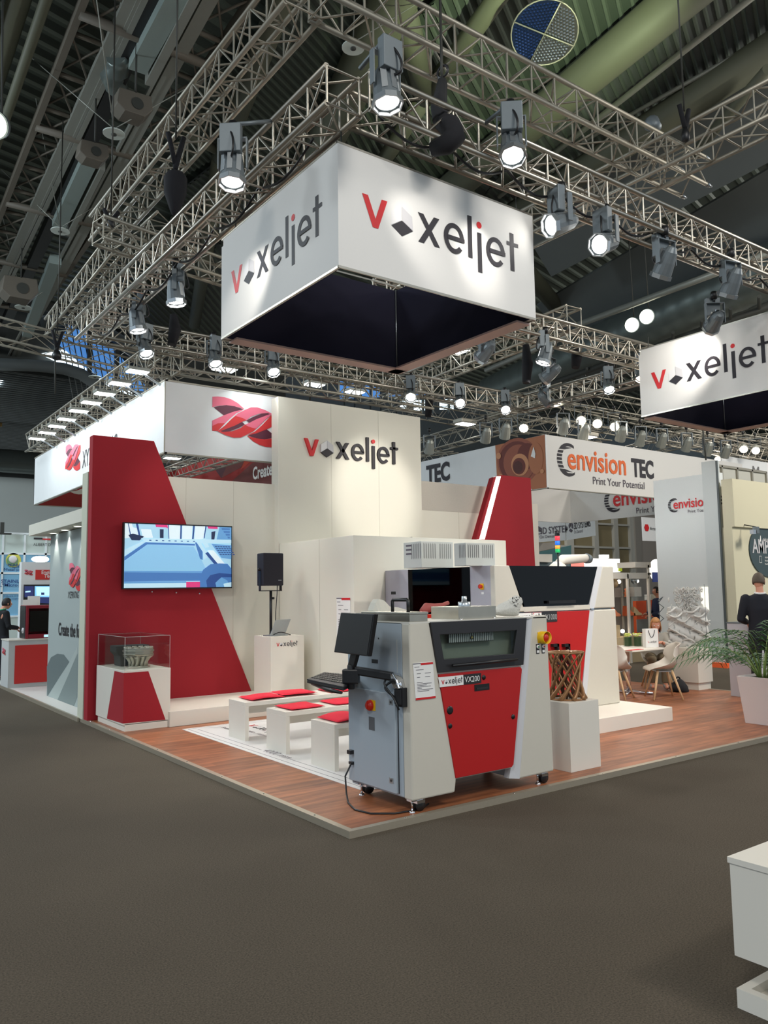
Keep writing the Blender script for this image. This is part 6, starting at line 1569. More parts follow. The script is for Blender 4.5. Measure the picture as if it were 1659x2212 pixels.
MB().box(c.x-.0, c.x+.1, cy-.3, cy-.2, c.z-.1, c.z+.04).build('lamp_box', lampgrey, t, bevel=.005); MB().obox(c+Vector((-.07, 0, -.07)), Vector((.05, 0, 0)), Vector((0, .04, 0)), Vector((0, 0, .045))).build('lamp_head', lamp_silver, t); MB().tube([c+Vector((.05, 0, .04)), Vector((c.x+.05, cy, c.z+.1))], .012, 6).build('arm', black, t)
a = RY(1640, 1020, 10); t = thing('ring_banner', 'white banner with large dark letters at the right edge over the cream stand', 'banner', a)
q0, q1 = RY(1560, 1010, 9), RY(1720, 985, 9); b = MB(); b.box(q0.x, q1.x+2, 9, 9.05, RY(1650, 1060, 9).z, RY(1650, 998, 9).z); b.build('fabric_panel', cool_white, t)
q = RY(1638, 1038, 9); text_mb('Ma', .45, (q.x-.35, 8.99, q.z), X, Z, 0, .9, .02).build('lettering', ink, t)

# 3D systems hanging banners, screens and shelves beyond
def vpan(x0, x1, yt, yb_, y0p, label, name='hanging_banner', m=banner_white, x0t=None):
    pass
t = thing('hanging_banner', 'white banner with a dark cube emblem, left face of the pair behind the signal tower', 'banner', RY(1190, 1150, 19))
A, Bq = RX(1150, 1150, 24.0), RX(1221, 1150, 24.0)
zA, zB = RX(1221, 1167, 24.0).z, RX(1221, 1125, 24.0).z+.3
MB().prism([(24.0, A.y+2, zA), (24.0, Bq.y, zA), (24.0, Bq.y, zB), (24.0, A.y+2, zB)], (.05, 0, 0)).build('fabric_panel', banner_white, t)
q = RX(1166, 1152, 23.99); text_mb('3D SYSTEMS', .30, (23.97, q.y, q.z-.05), (0, -1, 0), Z, 0, .82, .01).build('lettering', ink_dk, t)
q = RX(1166, 1161, 23.99); text_mb('On Demand', .14, (23.97, q.y, q.z-.05), (0, -1, 0), Z, 0, 1).build('lettering', ink_dk, t)
def emblem(o, u, v, r, prt):
    b = MB(); u = Vector(u); v = Vector(v); n = u.cross(v); o = Vector(o)
    for k in range(3):
        a0 = math.radians(90+120*k); a1 = math.radians(90+120*k+120); am = (a0+a1)/2
        b.poly([o+n*.01+(u*math.cos(x)+v*math.sin(x))*r*rr for x, rr in ((a0+.12, .35), (a0+.1, 1), (am, 1.0), (a1-.25, .9), (am, .3))])
    b.build('cube_emblem', ink_dk, prt)
q = RX(1160, 1146, 23.99); emblem((23.97, q.y, q.z), (0, -1, 0), Z, .26, t)
t = thing('hanging_banner', 'white banner with a dark cube emblem, right face of the pair behind the signal tower', 'banner', RX(1250, 1150, 24))
dirv = (RZ(1285, 1157, zA)-Vector((24, Bq.y, zA))); e0 = Vector((24.05, Bq.y, zA)); e1 = e0+dirv
MB().prism([e0, e1, Vector((e1.x, e1.y, zB)), Vector((e0.x, e0.y, zB))], (.03, .05, 0)).build('fabric_panel', banner_white, t)
du = (e1-e0).normalized(); nn_ = du.cross(Z)
text_mb('3D SYSTEMS', .27, e0+du*((e1-e0).length*.30)+nn_*.02+Z*(zB-zA)*.36, du, Z, 0, .76, .01).build('lettering', ink, t)
text_mb('On Demand', .13, e0+du*((e1-e0).length*.30)+nn_*.02+Z*(zB-zA)*.20, du, Z, 0, .9).build('lettering', ink_dk, t)
emblem(e0+du*((e1-e0).length*.2)+nn_*.02+Z*(zB-zA)*.46, du, Z, .24, t)
q0, q1 = RY(1387, 1117, 20), RY(1440, 1170, 20)
t = thing('hanging_banner', 'white hanging sign with a red hexagon emblem left of the orange logo wall', 'banner', q1)
MB().box(q0.x, q1.x, 20, 20.05, q1.z, q0.z).build('fabric_panel', cool_white, t)
for xw in (q0.x+.1, q1.x-.1): MB().tube([(xw, 20.02, q0.z), (xw, 20.02, 13.9)], .012, 5).build('hanging_wire', dim_m, t)
q = RY(1397, 1140, 19.98); MB().prism([(q.x+.2*math.cos(i*PI/3), 19.97, q.z+.2*math.sin(i*PI/3)) for i in range(6)], (0, .01, 0)).build('hexagon', ink_red, t)
q = RY(1404, 1145, 19.98); text_mb('Artec', .17, (q.x, 19.97, q.z), X, Z, 0, 1).build('lettering', ink, t)
t = thing('far_booth', 'far white and teal booth top seen over the large machine', 'booth', RY(1200, 1200, 19))
q0, q1 = RY(1152, 1176, 20), RY(1225, 1222, 20); MB().prism([RY(x, y, 20) for x, y in ((1150, 1195), (1234, 1178), (1234, 1225), (1150, 1225))], (0, .1, 0)).build('teal_panel', teal, t)
MB().prism([RY(x, y, 20.2) for x, y in ((1150, 1173), (1205, 1171), (1205, 1182), (1150, 1195))], (0, .1, 0)).build('grey_panel', MATS['greige_wall'], t)
MB().prism([RY(x, y, 18) for x, y in ((1150, 1197), (1193, 1197), (1193, 1215), (1150, 1213))], (0, .3, 0)).build('white_canopy', white, t)
MB().prism([RY(x, y, 18.2) for x, y in ((1150, 1214), (1230, 1218), (1230, 1330), (1150, 1330))], (0, .1, 0)).build('dark_panel', mat('grey_teal', S(104, 118, 122), .7), t)
t = thing('light_box', 'glowing white light box behind the right end of the large machine', 'light box', RY(1300, 1215, 14))
q0, q1 = RY(1262, 1206, 14), RY(1340, 1236, 14); MB().box(q0.x, q1.x, 14, 14.3, q1.z, q0.z-.0).build('lit_front', mat('lightbox_glow', (1, 1, .97, 1), emit=1.1), t)
q0, q1 = RY(1303, 1198, 14), RY(1316, 1206, 14); MB().box(q0.x, q1.x, 14, 14.2, q1.z, q0.z).build('lit_top', MATS['lightbox_glow'], t)
q0, q1 = RY(1238, 1214, 13.5), RY(1262, 1224, 13.5); MB().box(q0.x, q1.x, 13.5, 13.6, q1.z, q0.z).build('red_lit_sign', mat('coral_glow', (1, .25, .2, 1), emit=1.0), t)
MB().prism([RY(x, y, 13.9) for x, y in ((1338, 1226), (1344, 1226), (1344, 1234), (1338, 1234))], (0, .05, 0)).build('green_mark', mat('lime', S(210, 230, 40), .5), t)
tag(MB().disc(RY(1417, 1232, 11.0), (0, -1, 0), .36, 32, 0, .05).build('round_light_sign', mat('round_glow', (1, 1, .96, 1), emit=1.4)), 'glowing white round sign left of the orange logo wall', 'light box')
# glass shelf showcase
t = thing('glass_showcase', 'glass shelf showcase with framed posts, full of orange and white samples', 'showcase', (9.4, 6.2, 0))
ysc = 6.6
def sx(x, y=1300): return RY(x, y, ysc).x
def sz(y): return RY(1370, y, ysc).z
b = MB()
for x in (1318, 1359, 1404): b.box(sx(x)-.025, sx(x)+.025, ysc, ysc+.05, 0, sz(1246 if x > 1400 else 1240))
for x in (1340, 1385): b.box(sx(x)-.02, sx(x)+.02, ysc+.5, ysc+.54, 0, sz(1246))
b.box(sx(1318), sx(1404), ysc, ysc+.05, sz(1250), sz(1242)); b.box(sx(1318), sx(1410), ysc, ysc+.5, sz(1242), sz(1237))
b.box(sx(1376), sx(1410), ysc, ysc+.5, sz(1226), sz(1214)); b.box(sx(1404)-.02, sx(1404)+.04, ysc, ysc+.05, sz(1246), sz(1220))
b.build('frame', mat('showcase_frame', S(214, 206, 194), .5), t)
for y in (1289, 1330): MB().box(sx(1318), sx(1404), ysc+.03, ysc+.5, sz(y)-.01, sz(y)).build('glass_shelf', clear, t)
MB().box(sx(1320), sx(1402), ysc+.06, ysc+.5, 0, sz(1375)).build('base_cabinet', tan, t)
MB().box(sx(1320), sx(1402), ysc+.55, ysc+.57, sz(1375), sz(1250)).build('back_pane', mat('back_pane_grey', S(148, 140, 134), .6), t)
def sample(x, y, sc, kind, m, lb):
    base = Vector((sx(x), ysc+.2, sz(y))); b = MB()
    if kind == 'bowl': b.sphere(base+Z*.11*sc, .11*sc, 14, 0, (1, 1, 1))
    elif kind == 'box': b.box(base.x-.13*sc, base.x+.13*sc, base.y-.05, base.y+.08, base.z, base.z+.22*sc)
    elif kind == 'shoe':
        b.prism([base+Vector(p)*sc for p in ((-.13, 0, 0), (.16, 0, 0), (.17, 0, .03), (.06, 0, .07), (-.02, 0, .14), (-.1, 0, .19), (-.12, 0, .08))], (0, .09*sc, 0))
    elif kind == 'figure': b.lathe([(.05, 0), (.03, .05), (.06, .09), (.02, .13), (.045, .17), (0, .2)], base, (0, 0, 1), 10)
    tag(b.build('printed_sample', m), lb, 'model', 'samples in the glass showcase')
samp_w = mat('sample_white', S(222, 216, 206), .5); samp_br = mat('sample_brown', S(120, 100, 88), .6); sal = mat('salmon_print', S(240, 140, 96), .5)
sample(1343, 1270, 1.0, 'bowl', mat('sample_gold', S(178, 150, 110), .4), 'golden domed sample on the top shelf')
sample(1329, 1289, .9, 'box', samp_br, 'brown box sample at the left on the top shelf'); sample(1348, 1289, .95, 'box', mat('sample_greybrown', S(134, 118, 106), .6), 'grey brown box sample on the top shelf')
sample(1369, 1289, .9, 'figure', sal, 'small orange figure on the top shelf'); sample(1391, 1289, 1.0, 'box', samp_w, 'pale block sample at the right of the top shelf'); sample(1389, 1262, .8, 'bowl', mat('sample_silver', S(190, 200, 206), .2, .7), 'silver rounded sample at the top right of the showcase')
sample(1345, 1330, 1.1, 'shoe', sal, 'orange shoe shaped sample, left on the middle shelf'); sample(1376, 1330, 1.15, 'shoe', mat('sample_orange', S(232, 108, 60), .5), 'orange shoe shaped sample, right on the middle shelf'); sample(1392, 1330, 1.0, 'shoe', mat('sample_cream', S(226, 196, 150), .5), 'cream wedge sample on the middle shelf'); sample(1330, 1330, 1.0, 'figure', samp_br, 'dark figure sample at the left end of the middle shelf')
sample(1339, 1375, 1.2, 'box', tan, 'tan board sample on the lower shelf')
for i, (x, y) in enumerate(((1351, 1256), (1354, 1363), (1390, 1255))):
    p = Vector((sx(x), ysc+.15, sz(y))); tag(MB().sphere(p, .045, 12).build('small_globe_lamp', mat('globe_glow', (1, .93, .8, 1), emit=9)), ('small glowing globe lamp at the top left of the showcase', 'small glowing globe lamp low behind the vases', 'small glowing globe lamp at the top right of the showcase')[i], 'lamp')
# orange boxes behind the showcase, blue poster, wire shapes
t = thing('orange_display', 'orange display unit behind the glass showcase', 'display', (10, 8, 0))
b = MB(); b.box(RY(1374, 1300, 7.8).x, RY(1396, 1300, 7.8).x, 7.8, 7.9, RY(0+1380, 1370, 7.8).z, RY(1380, 1298, 7.8).z); b.build('orange_panel', orange_pl, t)
MB().box(RY(1409, 1300, 7.4).x, RY(1421, 1300, 7.4).x, 7.4, 7.5, RY(1380, 1334, 7.4).z, RY(1380, 1297, 7.4).z).build('orange_side', orange_pl, t)
MB().box(RY(1407, 1290, 7.4).x, RY(1419, 1290, 7.4).x, 7.4, 7.6, RY(1380, 1297, 7.4).z, RY(1380, 1285, 7.4).z).build('white_cap', white, t)
MB().box(RY(1376, 1338, 7.7).x, RY(1400, 1338, 7.7).x, 7.7, 7.72, RY(1380, 1366, 7.7).z, RY(1380, 1338, 7.7).z).build('grey_poster', mat('grey_poster', S(150, 156, 158), .5), t)
q0, q1 = RY(1410, 1236, 10), RY(1423, 1257, 10); tag(MB().box(q0.x, q1.x, 10, 10.03, q1.z, q0.z).build('blue_poster', mat('blue_red_print', S(40, 60, 130), .6, noise=.5, nscale=9)), 'small dark blue poster left of the orange logo wall', 'poster')
b = MB(); pts = [RY(x, y, 6.0) for x, y in ((1422, 1297), (1432, 1289), (1422, 1303), (1434, 1312), (1422, 1326), (1434, 1336), (1422, 1346))]
tag(b.tube(pts, .012, 6).build('wire_sculpture', lampgrey), 'zigzag grey wire sculpture beside the white lattice', 'sculpture')
tag(MB().box(RY(1150, 1300, 9).x, 12, 9.6, 9.7, 0, RY(1330, 1232, 9.6).z-.25).build('back_wall', MATS['greige_wall']), 'greige wall behind the glass showcase', 'wall')
# ================================================================ FURNITURE ON THE RIGHT
tc_ = Vector((7.33, 3.22, PZ))
t = thing('table', 'square white table with a chrome cross foot beside the pale chairs', 'table', tc_)
MB().box(tc_.x-.4, tc_.x+.4, tc_.y-.4, tc_.y+.4, .72, .745).build('table_top', white, t, bevel=.004)
MB().tube([(tc_.x, tc_.y, .07), (tc_.x, tc_.y, .72)], .035, 14).build('column', chrome, t)
b = MB()
for k in range(4): a = k*PI/2+.5; b.tube([(tc_.x, tc_.y, .085), (tc_.x+.36*math.cos(a), tc_.y+.36*math.sin(a), .06)], [.03, .02], 8)
b.build('cross_foot', chrome, t)
shell_m = mat('pale_grey_shell', S(206, 198, 186), .4, noise=.02)
def chair(loc, yaw, label, proto=[None]):
    if proto[0] is None:
        t = thing('shell_chair', label, 'chair', (0, 0, 0), 'pale shell chairs at the white table')
        prof = [(.23, .405), (.21, .43), (.12, .435), (0, .425), (-.1, .425), (-.17, .46), (-.205, .54), (-.225, .64), (-.245, .74), (-.255, .80), (-.25, .82)]
        hw = [.17, .21, .225, .235, .24, .25, .245, .225, .20, .16, .10]; rise = [0, .01, .03, .07, .12, .15, .09, .04, .02, .0, 0]
        vs = []; fs = []; n = 12
        for (y, z), w, r in zip(prof, hw, rise):
            for j in range(n+1):
                u = -1+2*j/n; a = abs(u)**3
                vs.append((u*w*(1+.04*a), y+a*(.12 if z > .46 else .02)*(r > 0.0), z+a*r))
        for i in range(len(prof)-1):
            for j in range(n): fs.append((i*(n+1)+j, i*(n+1)+j+1, (i+1)*(n+1)+j+1, (i+1)*(n+1)+j))
        o = MB().add(vs, fs, 0, True).build('seat_shell', shell_m, t)
        sd = o.modifiers.new('thick', 'SOLIDIFY'); sd.thickness = .012; ss = o.modifiers.new('sub', 'SUBSURF'); ss.levels = 1; ss.render_levels = 1
        for sx_ in (-1, 1):
            for sy_ in (-1, 1): MB().tube([(sx_*.11, sy_*.10, .415), (sx_*.235, sy_*.21, 0)], [.021, .012], 10).build('leg', wood_l, t)
        MB().box(-.13, .13, -.12, .12, .395, .41).tube([(-.12, -.1, .40), (.12, .1, .40)], .01, 6).build('under_frame', lamp_silver, t)
        t.location = loc; t.rotation_euler = (0, 0, yaw); proto[0] = t; return t
    return dup(proto[0], loc, yaw, label)
def yaw_to(a, b): d = Vector(b)-Vector(a); return math.atan2(-d.x, d.y)
p = Vector((7.27, 2.56, PZ)); chair(p, math.radians(52), 'pale shell chair with beech legs, back turned to the lattice sculpture')
p = Vector((6.72, 3.02, PZ)); chair(p, math.radians(-70), 'pale shell chair half hidden behind the large machine')
# vases
def vase(x, y, label, k):
    p = RZ(x, y, .745); t = thing('flower_vase', label, 'vase', p, 'square glass vases on the table')
    MB().box(p.x-.05, p.x+.05, p.y-.05, p.y+.05, .746, .90).build('glass', vase_glass, t)
    MB().box(p.x-.038, p.x+.038, p.y-.038, p.y+.038, .752, .89).build('leaf_filling', mat('dark_leaf', S(60, 84, 50), .6, noise=.4, nscale=60), t)
    b = MB(); r_ = random.Random(k)
    for i in range(26):
        a = r_.random()*6.28; r = .06*r_.random()**.5; c = Vector((p.x+r*math.cos(a), p.y+r*math.sin(a), .91+.04*r_.random()))
        b.sphere(c, .02, 6, 0 if i % 4 else 1, (1, 1, .6))
    b.build('blossom', [mat('yellow_green_petals', S(206, 214, 110), .7), mat('cream_petal', S(236, 226, 200), .7)], t)
vase(1357, 1396, 'left square glass vase with yellow green blossoms', 1)
vase(1378, 1396, 'right square glass vase with yellow green blossoms', 2)
# paper bag
p = RZ(1396, 1399, .745); q = RZ(1423, 1398, .745); p.z = q.z = .746
dv = (q-p); dv.z = 0; wv_ = dv.length; du = dv.normalized(); dn = Vector((-du.y, du.x, 0))
t = thing('shopping_bag', 'white paper bag with black cord handles and a red side on the table', 'bag', p.lerp(q, .5))
hb = RH(1396, 1359, p.x, p.y)-.745
MB().prism([p, q, q+Z*hb, p+Z*hb], dn*.09).build('bag_body', paper, t)
MB().prism([q+du*.001, q+du*.001+dn*.09, q+du*.001+dn*.09+Z*hb, q+du*.001+Z*hb], du*.0015).build('red_side', red_flat, t)
m0 = p.lerp(q, .22)+Z*(hb-.02)-dn*.004; m1 = p.lerp(q, .72)+Z*(hb-.02)-dn*.004
MB().tube(bez([m0, m0-Z*.15+du*.03, m1-Z*.15-du*.03, m1]), .005, 6).build('cord_handle', black, t)
word_mark(p.lerp(q, .14)+Z*.07-dn*.001, du, Z, wv_*.7/6.82, .002).build('word_mark', MARK, t)
p = RZ(1374, 1404, .7455); tag(MB().box(p.x-.16, p.x+.16, p.y-.02, p.y+.08, .7455, .749).build('red_folder', red_flat), 'flat red folder lying on the front of the white table', 'folder')

# pedestal with porous sculpture
t = thing('pedestal', 'white box pedestal under the openwork white sculpture', 'pedestal', (8.6, 2.95, PZ))
MB().box(8.405, 8.80, 2.70, 3.14, .16, .70).build('box', white, t, bevel=.003); MB().box(8.44, 8.78, 2.73, 3.18, PZ, .16).build('base', white, t)
c = Vector((8.6, 2.97, .70)); t = thing('openwork_sculpture', 'tall white openwork sculpture with wavy ribs and a foamy top', 'sculpture', c)
sc_m = mat('sculpture_white', S(216, 214, 208), .7, noise=.05, nscale=30)
du = Vector((.60, -.55, 0)).normalized(); dn = Vector((-.55, -.6, 0)).normalized()
topz = RH(1475, 1268, 8.6, 2.97)-.70
b = MB()
for k in range(9):
    z = .02+k*topz*.075; pts = []
    for i in range(25):
        u = -.33+.66*i/24; pts.append(c+du*u+dn*(.05+.06*math.sin(u*17+k*1.6))+Z*(z+.045*math.sin(u*17+k*2.1)))
    b.tube(pts, .012+.004*math.sin(k), 7)
b.build('wavy_rib', sc_m, t)
b = MB(); n1, n2 = 26, 18; vs = []; fs = []
for j in range(n2+1):
    for i in range(n1+1):
        u = -.31+.62*i/n1; z = topz*.66*j/n2; vs.append(c+du*u+dn*(.0+.05*math.sin(u*17+j*1.35))+Z*(z+.02*math.sin(u*17+j)))
for j in range(n2):
    for i in range(n1):
        if (i*7+j*5) % 11: fs.append((j*(n1+1)+i, j*(n1+1)+i+1, (j+1)*(n1+1)+i+1, (j+1)*(n1+1)+i))
o = b.add(vs, fs, 0, True).build('wavy_skin', sc_m, t); m_ = o.modifiers.new('thick', 'SOLIDIFY'); m_.thickness = .02
b = MB(); r_ = random.Random(5)
for k in range(190):
    u = -.06+.30*r_.random()-.12*(k % 2); z = topz*(.62+.36*r_.random()); rr = .014+.02*r_.random()
    cc = c+du*u+dn*(.08*(r_.random()-.5))+Z*z; ax_ = Vector((r_.random()-.5, r_.random()-.5, r_.random()-.5)).normalized(); a_ = ax_.orthogonal().normalized(); b_ = ax_.cross(a_)
    b.tube([cc+(a_*math.cos(2*PI*i/9)+b_*math.sin(2*PI*i/9))*rr for i in range(10)], .0065, 5, cap=False)
b.build('foam_rings', sc_m, t)
b = MB()
for k in range(40):
    u = -.34+.68*r_.random(); z = topz*.86*r_.random(); cc = c+du*u-dn*.03+Z*z
    b.tube([cc, cc+du*(.06*(r_.random()-.5))+Z*.07], .006, 5)
b.build('lattice_strut', sc_m, t)
a = Vector((8.56, 3.17, .70)); MB().tube([RY(1521, 1262, 2.72), RY(1527, 1398, 2.72)], .004, 5).build('support_wire', lampgrey, t)

# small white cabinet beside the man and hand bag on the floor
t = thing('cabinet', 'white slim cabinet standing between the pillar and the man', 'cabinet', (8.3, 1.95, PZ))
MB().box(8.20, 8.62, 1.70, 2.05, PZ, 1.12).build('cabinet_body', mat('lilac_white', S(204, 202, 208), .5), t, bevel=.003)
MB().box(8.196, 8.2, 1.73, 1.93, .2, 1.08).build('door', mat('lilac_white', S(204, 202, 208), .5), t); MB().box(8.19, 8.61, 1.695, 2.055, 1.12, 1.14).build('top_edge', lampgrey, t)
c = RZ(1466, 1494, PZ); b = MB(); vs = []; 
b.lathe([(0, 0), (.13, .0), (.15, .04), (.12, .11), (.07, .16), (.03, .19), (0, .2)], c, (.2, -.1, 1), 12); b.tube(bez([c+Vector((-.1, 0, .12)), c+Vector((-.05, 0, .26)), c+Vector((.05, 0, .26)), c+Vector((.08, 0, .12))]), .012, 6)
tag(b.build('handbag', black_cloth), 'crumpled black bag on the floor by the white pedestal', 'bag')

# ---------------------------------------------------------------- areca palm
pc = Vector((6.27, .47, PZ))
t = thing('potted_palm', 'areca palm in a tapered white planter at the right edge', 'plant', pc)
zt_ = .60; wt, wb = .215, .165
vs = [(pc.x+i*w, pc.y+j*w, z) for z, w in ((PZ, wb), (zt_, wt)) for i, j in ((-1, -1), (1, -1), (1, 1), (-1, 1))]
vs += [(pc.x+i*(wt-.015), pc.y+j*(wt-.015), zt_) for i, j in ((-1, -1), (1, -1), (1, 1), (-1, 1))]+[(pc.x+i*(wt-.02), pc.y+j*(wt-.02), zt_-.03) for i, j in ((-1, -1), (1, -1), (1, 1), (-1, 1))]
fs = [(0, 1, 2, 3)]+[(i, (i+1) % 4, 4+(i+1) % 4, 4+i) for i in range(4)]+[(4+i, 4+(i+1) % 4, 8+(i+1) % 4, 8+i) for i in range(4)]+[(8+i, 8+(i+1) % 4, 12+(i+1) % 4, 12+i) for i in range(4)]
MB().add(vs, fs).build('planter', mat('planter_white', S(222, 212, 208), .35), t, bevel=.004)
MB().box(pc.x-wt+.02, pc.x+wt-.02, pc.y-wt+.02, pc.y+wt-.02, zt_-.05, zt_-.03).build('soil', mat('soil', S(50, 38, 30), .95, noise=.3), t)
leaf_m = mat('palm_leaf', S(44, 88, 44), .5, noise=.25, nscale=8)
r_ = random.Random(11)
for k in range(22):
    a = k*2.399+r_.random()*.4; L = .75+.35*r_.random(); el = .35+.8*r_.random()
    e = Vector((math.cos(a), math.sin(a), 0)); base = Vector((pc.x, pc.y, zt_-.03))+e*.05
    spine = bez([base, base+Z*L*.5*el+e*.1, base+Z*L*.85*el+e*L*.45, base+Z*L*(.62*el-.12)+e*L*.9], 16)
    st = MB(); st.tube(spine, [.007-.0055*i/16 for i in range(17)], 5)
    fr = st.build('palm_frond', mat('palm_stem', S(104, 130, 60), .5), t)
    lf = MB()
    for i in range(4, 17):
        p0 = spine[i]; tg = (spine[min(16, i+1)]-spine[i-1]).normalized(); sd = tg.cross(Z).normalized()
        for s_ in (-1, 1):
            ln = .24*math.sin(PI*(i-2)/17)+.07; dd = (sd*s_*.8+tg*.65-Z*.1).normalized(); w = tg*.010
            m1_ = p0+dd*ln*.5+Z*.008; m2_ = p0+dd*ln-Z*ln*.25
            lf.add([p0-w*.4, p0+w*.4, m1_+w, m2_, m1_-w, m1_+Z*.004], [(0, 1, 5), (1, 2, 5), (2, 3, 5), (3, 4, 5), (4, 0, 5)], 0)
    lf.build('leaflets', leaf_m, fr)

# foreground plinth at the lower right
t = thing('foreground_counter', 'white box counter on a hollow base cut off at the lower right corner', 'counter', (.6, -3.3, 0))
fx0, fy1 = .0, -2.80
MB().box(fx0+.0, 1.4, fy1-1.0, fy1, .20, .56).build('counter_box', white, t); MB().box(fx0-.006, 1.4, fy1-1.0, fy1+.006, .56, .583).build('top_board', white, t)
MB().box(.17, 1.2, fy1-.8, fy1-.17, .06, .20).build('inner_post', white, t)
b = MB(); zb2 = .075
b.box(.0, 1.4, fy1-.04, fy1, 0, zb2); b.box(.0, .04, fy1-1, fy1-.04, 0, zb2); b.box(.04, 1.4, fy1-1, fy1-.04, 0, .04); b.build('hollow_base', white, t)

# ================================================================ PEOPLE
def skin_obj(name, V, E, R, m, parent, sub=2, root=0):
    me = bpy.data.meshes.new(name); me.from_pydata([tuple(v) for v in V], E, []); me.materials.append(m)
    o = bpy.data.objects.new(name, me); COL.objects.link(o); o.parent = parent
    sk = o.modifiers.new('skin', 'SKIN'); sk.use_smooth_shade = True
    for i, sv in enumerate(me.skin_vertices[0].data):
        r = R[i]; sv.radius = (r, r) if not isinstance(r, tuple) else r; sv.use_root = (i == root)
    s = o.modifiers.new('sub', 'SUBSURF'); s.levels = sub; s.render_levels = sub
    return o
def limb_graph(chains):
    V = []; E = []; R = []; idx = {}
    def vid(p, r):
        k = tuple(round(c, 4) for c in p)
        if k not in idx: idx[k] = len(V); V.append(p); R.append(r)
        return idx[k]
    for ch in chains:
        ids = [vid(p, r) for p, r in ch]
        for a, b in zip(ids, ids[1:]):
            if a != b and (a, b) not in E and (b, a) not in E: E.append((a, b))
    return V, E, R
def hand_chains(w, d, side, palm_n):
    """w wrist, d pointing direction, side towards thumb"""
    d = Vector(d).normalized(); s = Vector(side).normalized(); n = Vector(palm_n).normalized(); w = Vector(w); pm = w+d*.05
    ch = []
    for k, (off, L) in enumerate(((.028, .075), (.010, .085), (-.010, .078), (-.028, .06))):
        b0 = pm+s*off*.8+d*.02; ch.append([(tuple(w), .024), (tuple(pm), .026), (tuple(b0), .012), (tuple(b0+d*L*.45+n*.01), .009), (tuple(b0+d*L*.75+n*.03), .008), (tuple(b0+d*L*.9+n*.045), .006)])
    t0 = w+s*.02+d*.02; ch.append([(tuple(w), .024), (tuple(t0), .013), (tuple(t0+s*.028+d*.03+n*.01), .010), (tuple(t0+s*.034+d*.055+n*.02), .008)])
    return ch
def person(name, label, loc, yaw, J, cloth, trouser, hair_m, skin_m=skin, hair_len=0.0, collar=None, sitting=False, head_dir=None, shoe_m=black, s=1.0):
    t = thing(name, label, 'person', loc, rz=yaw)
    for k in J: J[k] = Vector(J[k])*s
    hd, nk, ch_, pv = J['head'], J['neck'], J['chest'], J['pelvis']
    ch = [[(tuple(pv), .1), (tuple(ch_), .12), (tuple(nk), .055), (tuple(nk.lerp(hd, .5)), .05), (tuple(hd), .06)]]
    for sd in ('l', 'r'):
        ch.append([(tuple(ch_), .12), (tuple(J['sh'+sd]), .05), (tuple(J['el'+sd]), .038), (tuple(J['wr'+sd]), .026)])
        ch.append([(tuple(pv), .1), (tuple(J['hip'+sd]), .08), (tuple(J['kn'+sd]), .055), (tuple(J['an'+sd]), .038), (tuple(J['toe'+sd]), .03)])
        dd = (J['wr'+sd]-J['el'+sd]).normalized(); s_ = Vector((1 if sd == 'l' else -1, .2, .1)); s_ = (s_-dd*s_.dot(dd)).normalized()
        ch += hand_chains(J['wr'+sd], dd, s_, Vector((0, 0, -1)) if abs(dd.z) < .7 else Vector((0, 1, 0)))
    V, E, R = limb_graph(ch); skin_obj('body', V, E, R, skin_m, t)
    # jacket and trousers: lofted volumes fused into one cloth surface
    def cloth_obj(b, nm, m_):
        o = b_build_local(b, nm, m_, t); rm = o.modifiers.new('fuse', 'REMESH'); rm.mode = 'VOXEL'; rm.voxel_size = .014; rm.use_smooth_shade = True
        sm_ = o.modifiers.new('soft', 'SMOOTH'); sm_.iterations = 6; sm_.factor = .6; return o
    shd = (J['shr']-J['shl']); shw = shd.length/2; shd.normalize(); fw_ = Z.cross(shd).normalized(); up_t = (nk-pv).normalized(); fb = shd.cross(up_t).normalized()
    b = MB(); mid = (J['shl']+J['shr'])/2
    b.loft([(pv-up_t*.10*s*(0 if sitting or pv.z < .7 else 1), shd*.185*s, fb*.125*s), (pv+up_t*.05*s, shd*.175*s, fb*.118*s), (pv.lerp(ch_, .5), shd*.165*s, fb*.115*s), (ch_, shd*(shw*.92), fb*.13*s), (mid-up_t*.02*s, shd*(shw*.98), fb*.105*s), (mid+up_t*.03*s, shd*(shw*.72), fb*.08*s), (nk-up_t*.005, shd*.062*s, fb*.06*s)], 20)
    for sd in ('l', 'r'):
        w = J['wr'+sd]; e_ = J['el'+sd]; h_ = J['sh'+sd]
        b.tube([h_-shd*(0.03*(1 if sd == 'r' else -1)), h_, h_.lerp(e_, .5), e_, e_.lerp(w, .5), e_.lerp(w, .93)], [.06*s, .068*s, .062*s, .056*s, .05*s, .042*s], 14); b.sphere(h_-Z*.01, .068*s, 12); b.sphere(e_, .057*s, 12)
    cloth_obj(b, 'jacket', cloth)
    b = MB()
    b.loft([(pv-Z*.12*s, shd*.155*s, fb*.11*s), (pv, shd*.165*s, fb*.115*s), (pv+Z*.08*s, shd*.15*s, fb*.105*s)], 18)
    for sd in ('l', 'r'):
        k_ = J['kn'+sd]; a_ = J['an'+sd]; h_ = J['hip'+sd]
        b.tube([h_, h_.lerp(k_, .5), k_, k_.lerp(a_, .5), k_.lerp(a_, .97)], [.098*s, .086*s, .07*s, .066*s, .062*s], 14); b.sphere(k_, .07*s, 12); b.sphere(h_, .097*s, 12)
    cloth_obj(b, 'trousers', trouser)
    for sd in ('l', 'r'):
        a, b_ = J['an'+sd], J['toe'+sd]; V, E, R = limb_graph([[(tuple(a+Vector((0, -.04, -.03))), .045), (tuple(a.lerp(b_, .5)-Z*.012), .045), (tuple(b_), .034)]]); skin_obj('shoe', V, E, R, shoe_m, t)
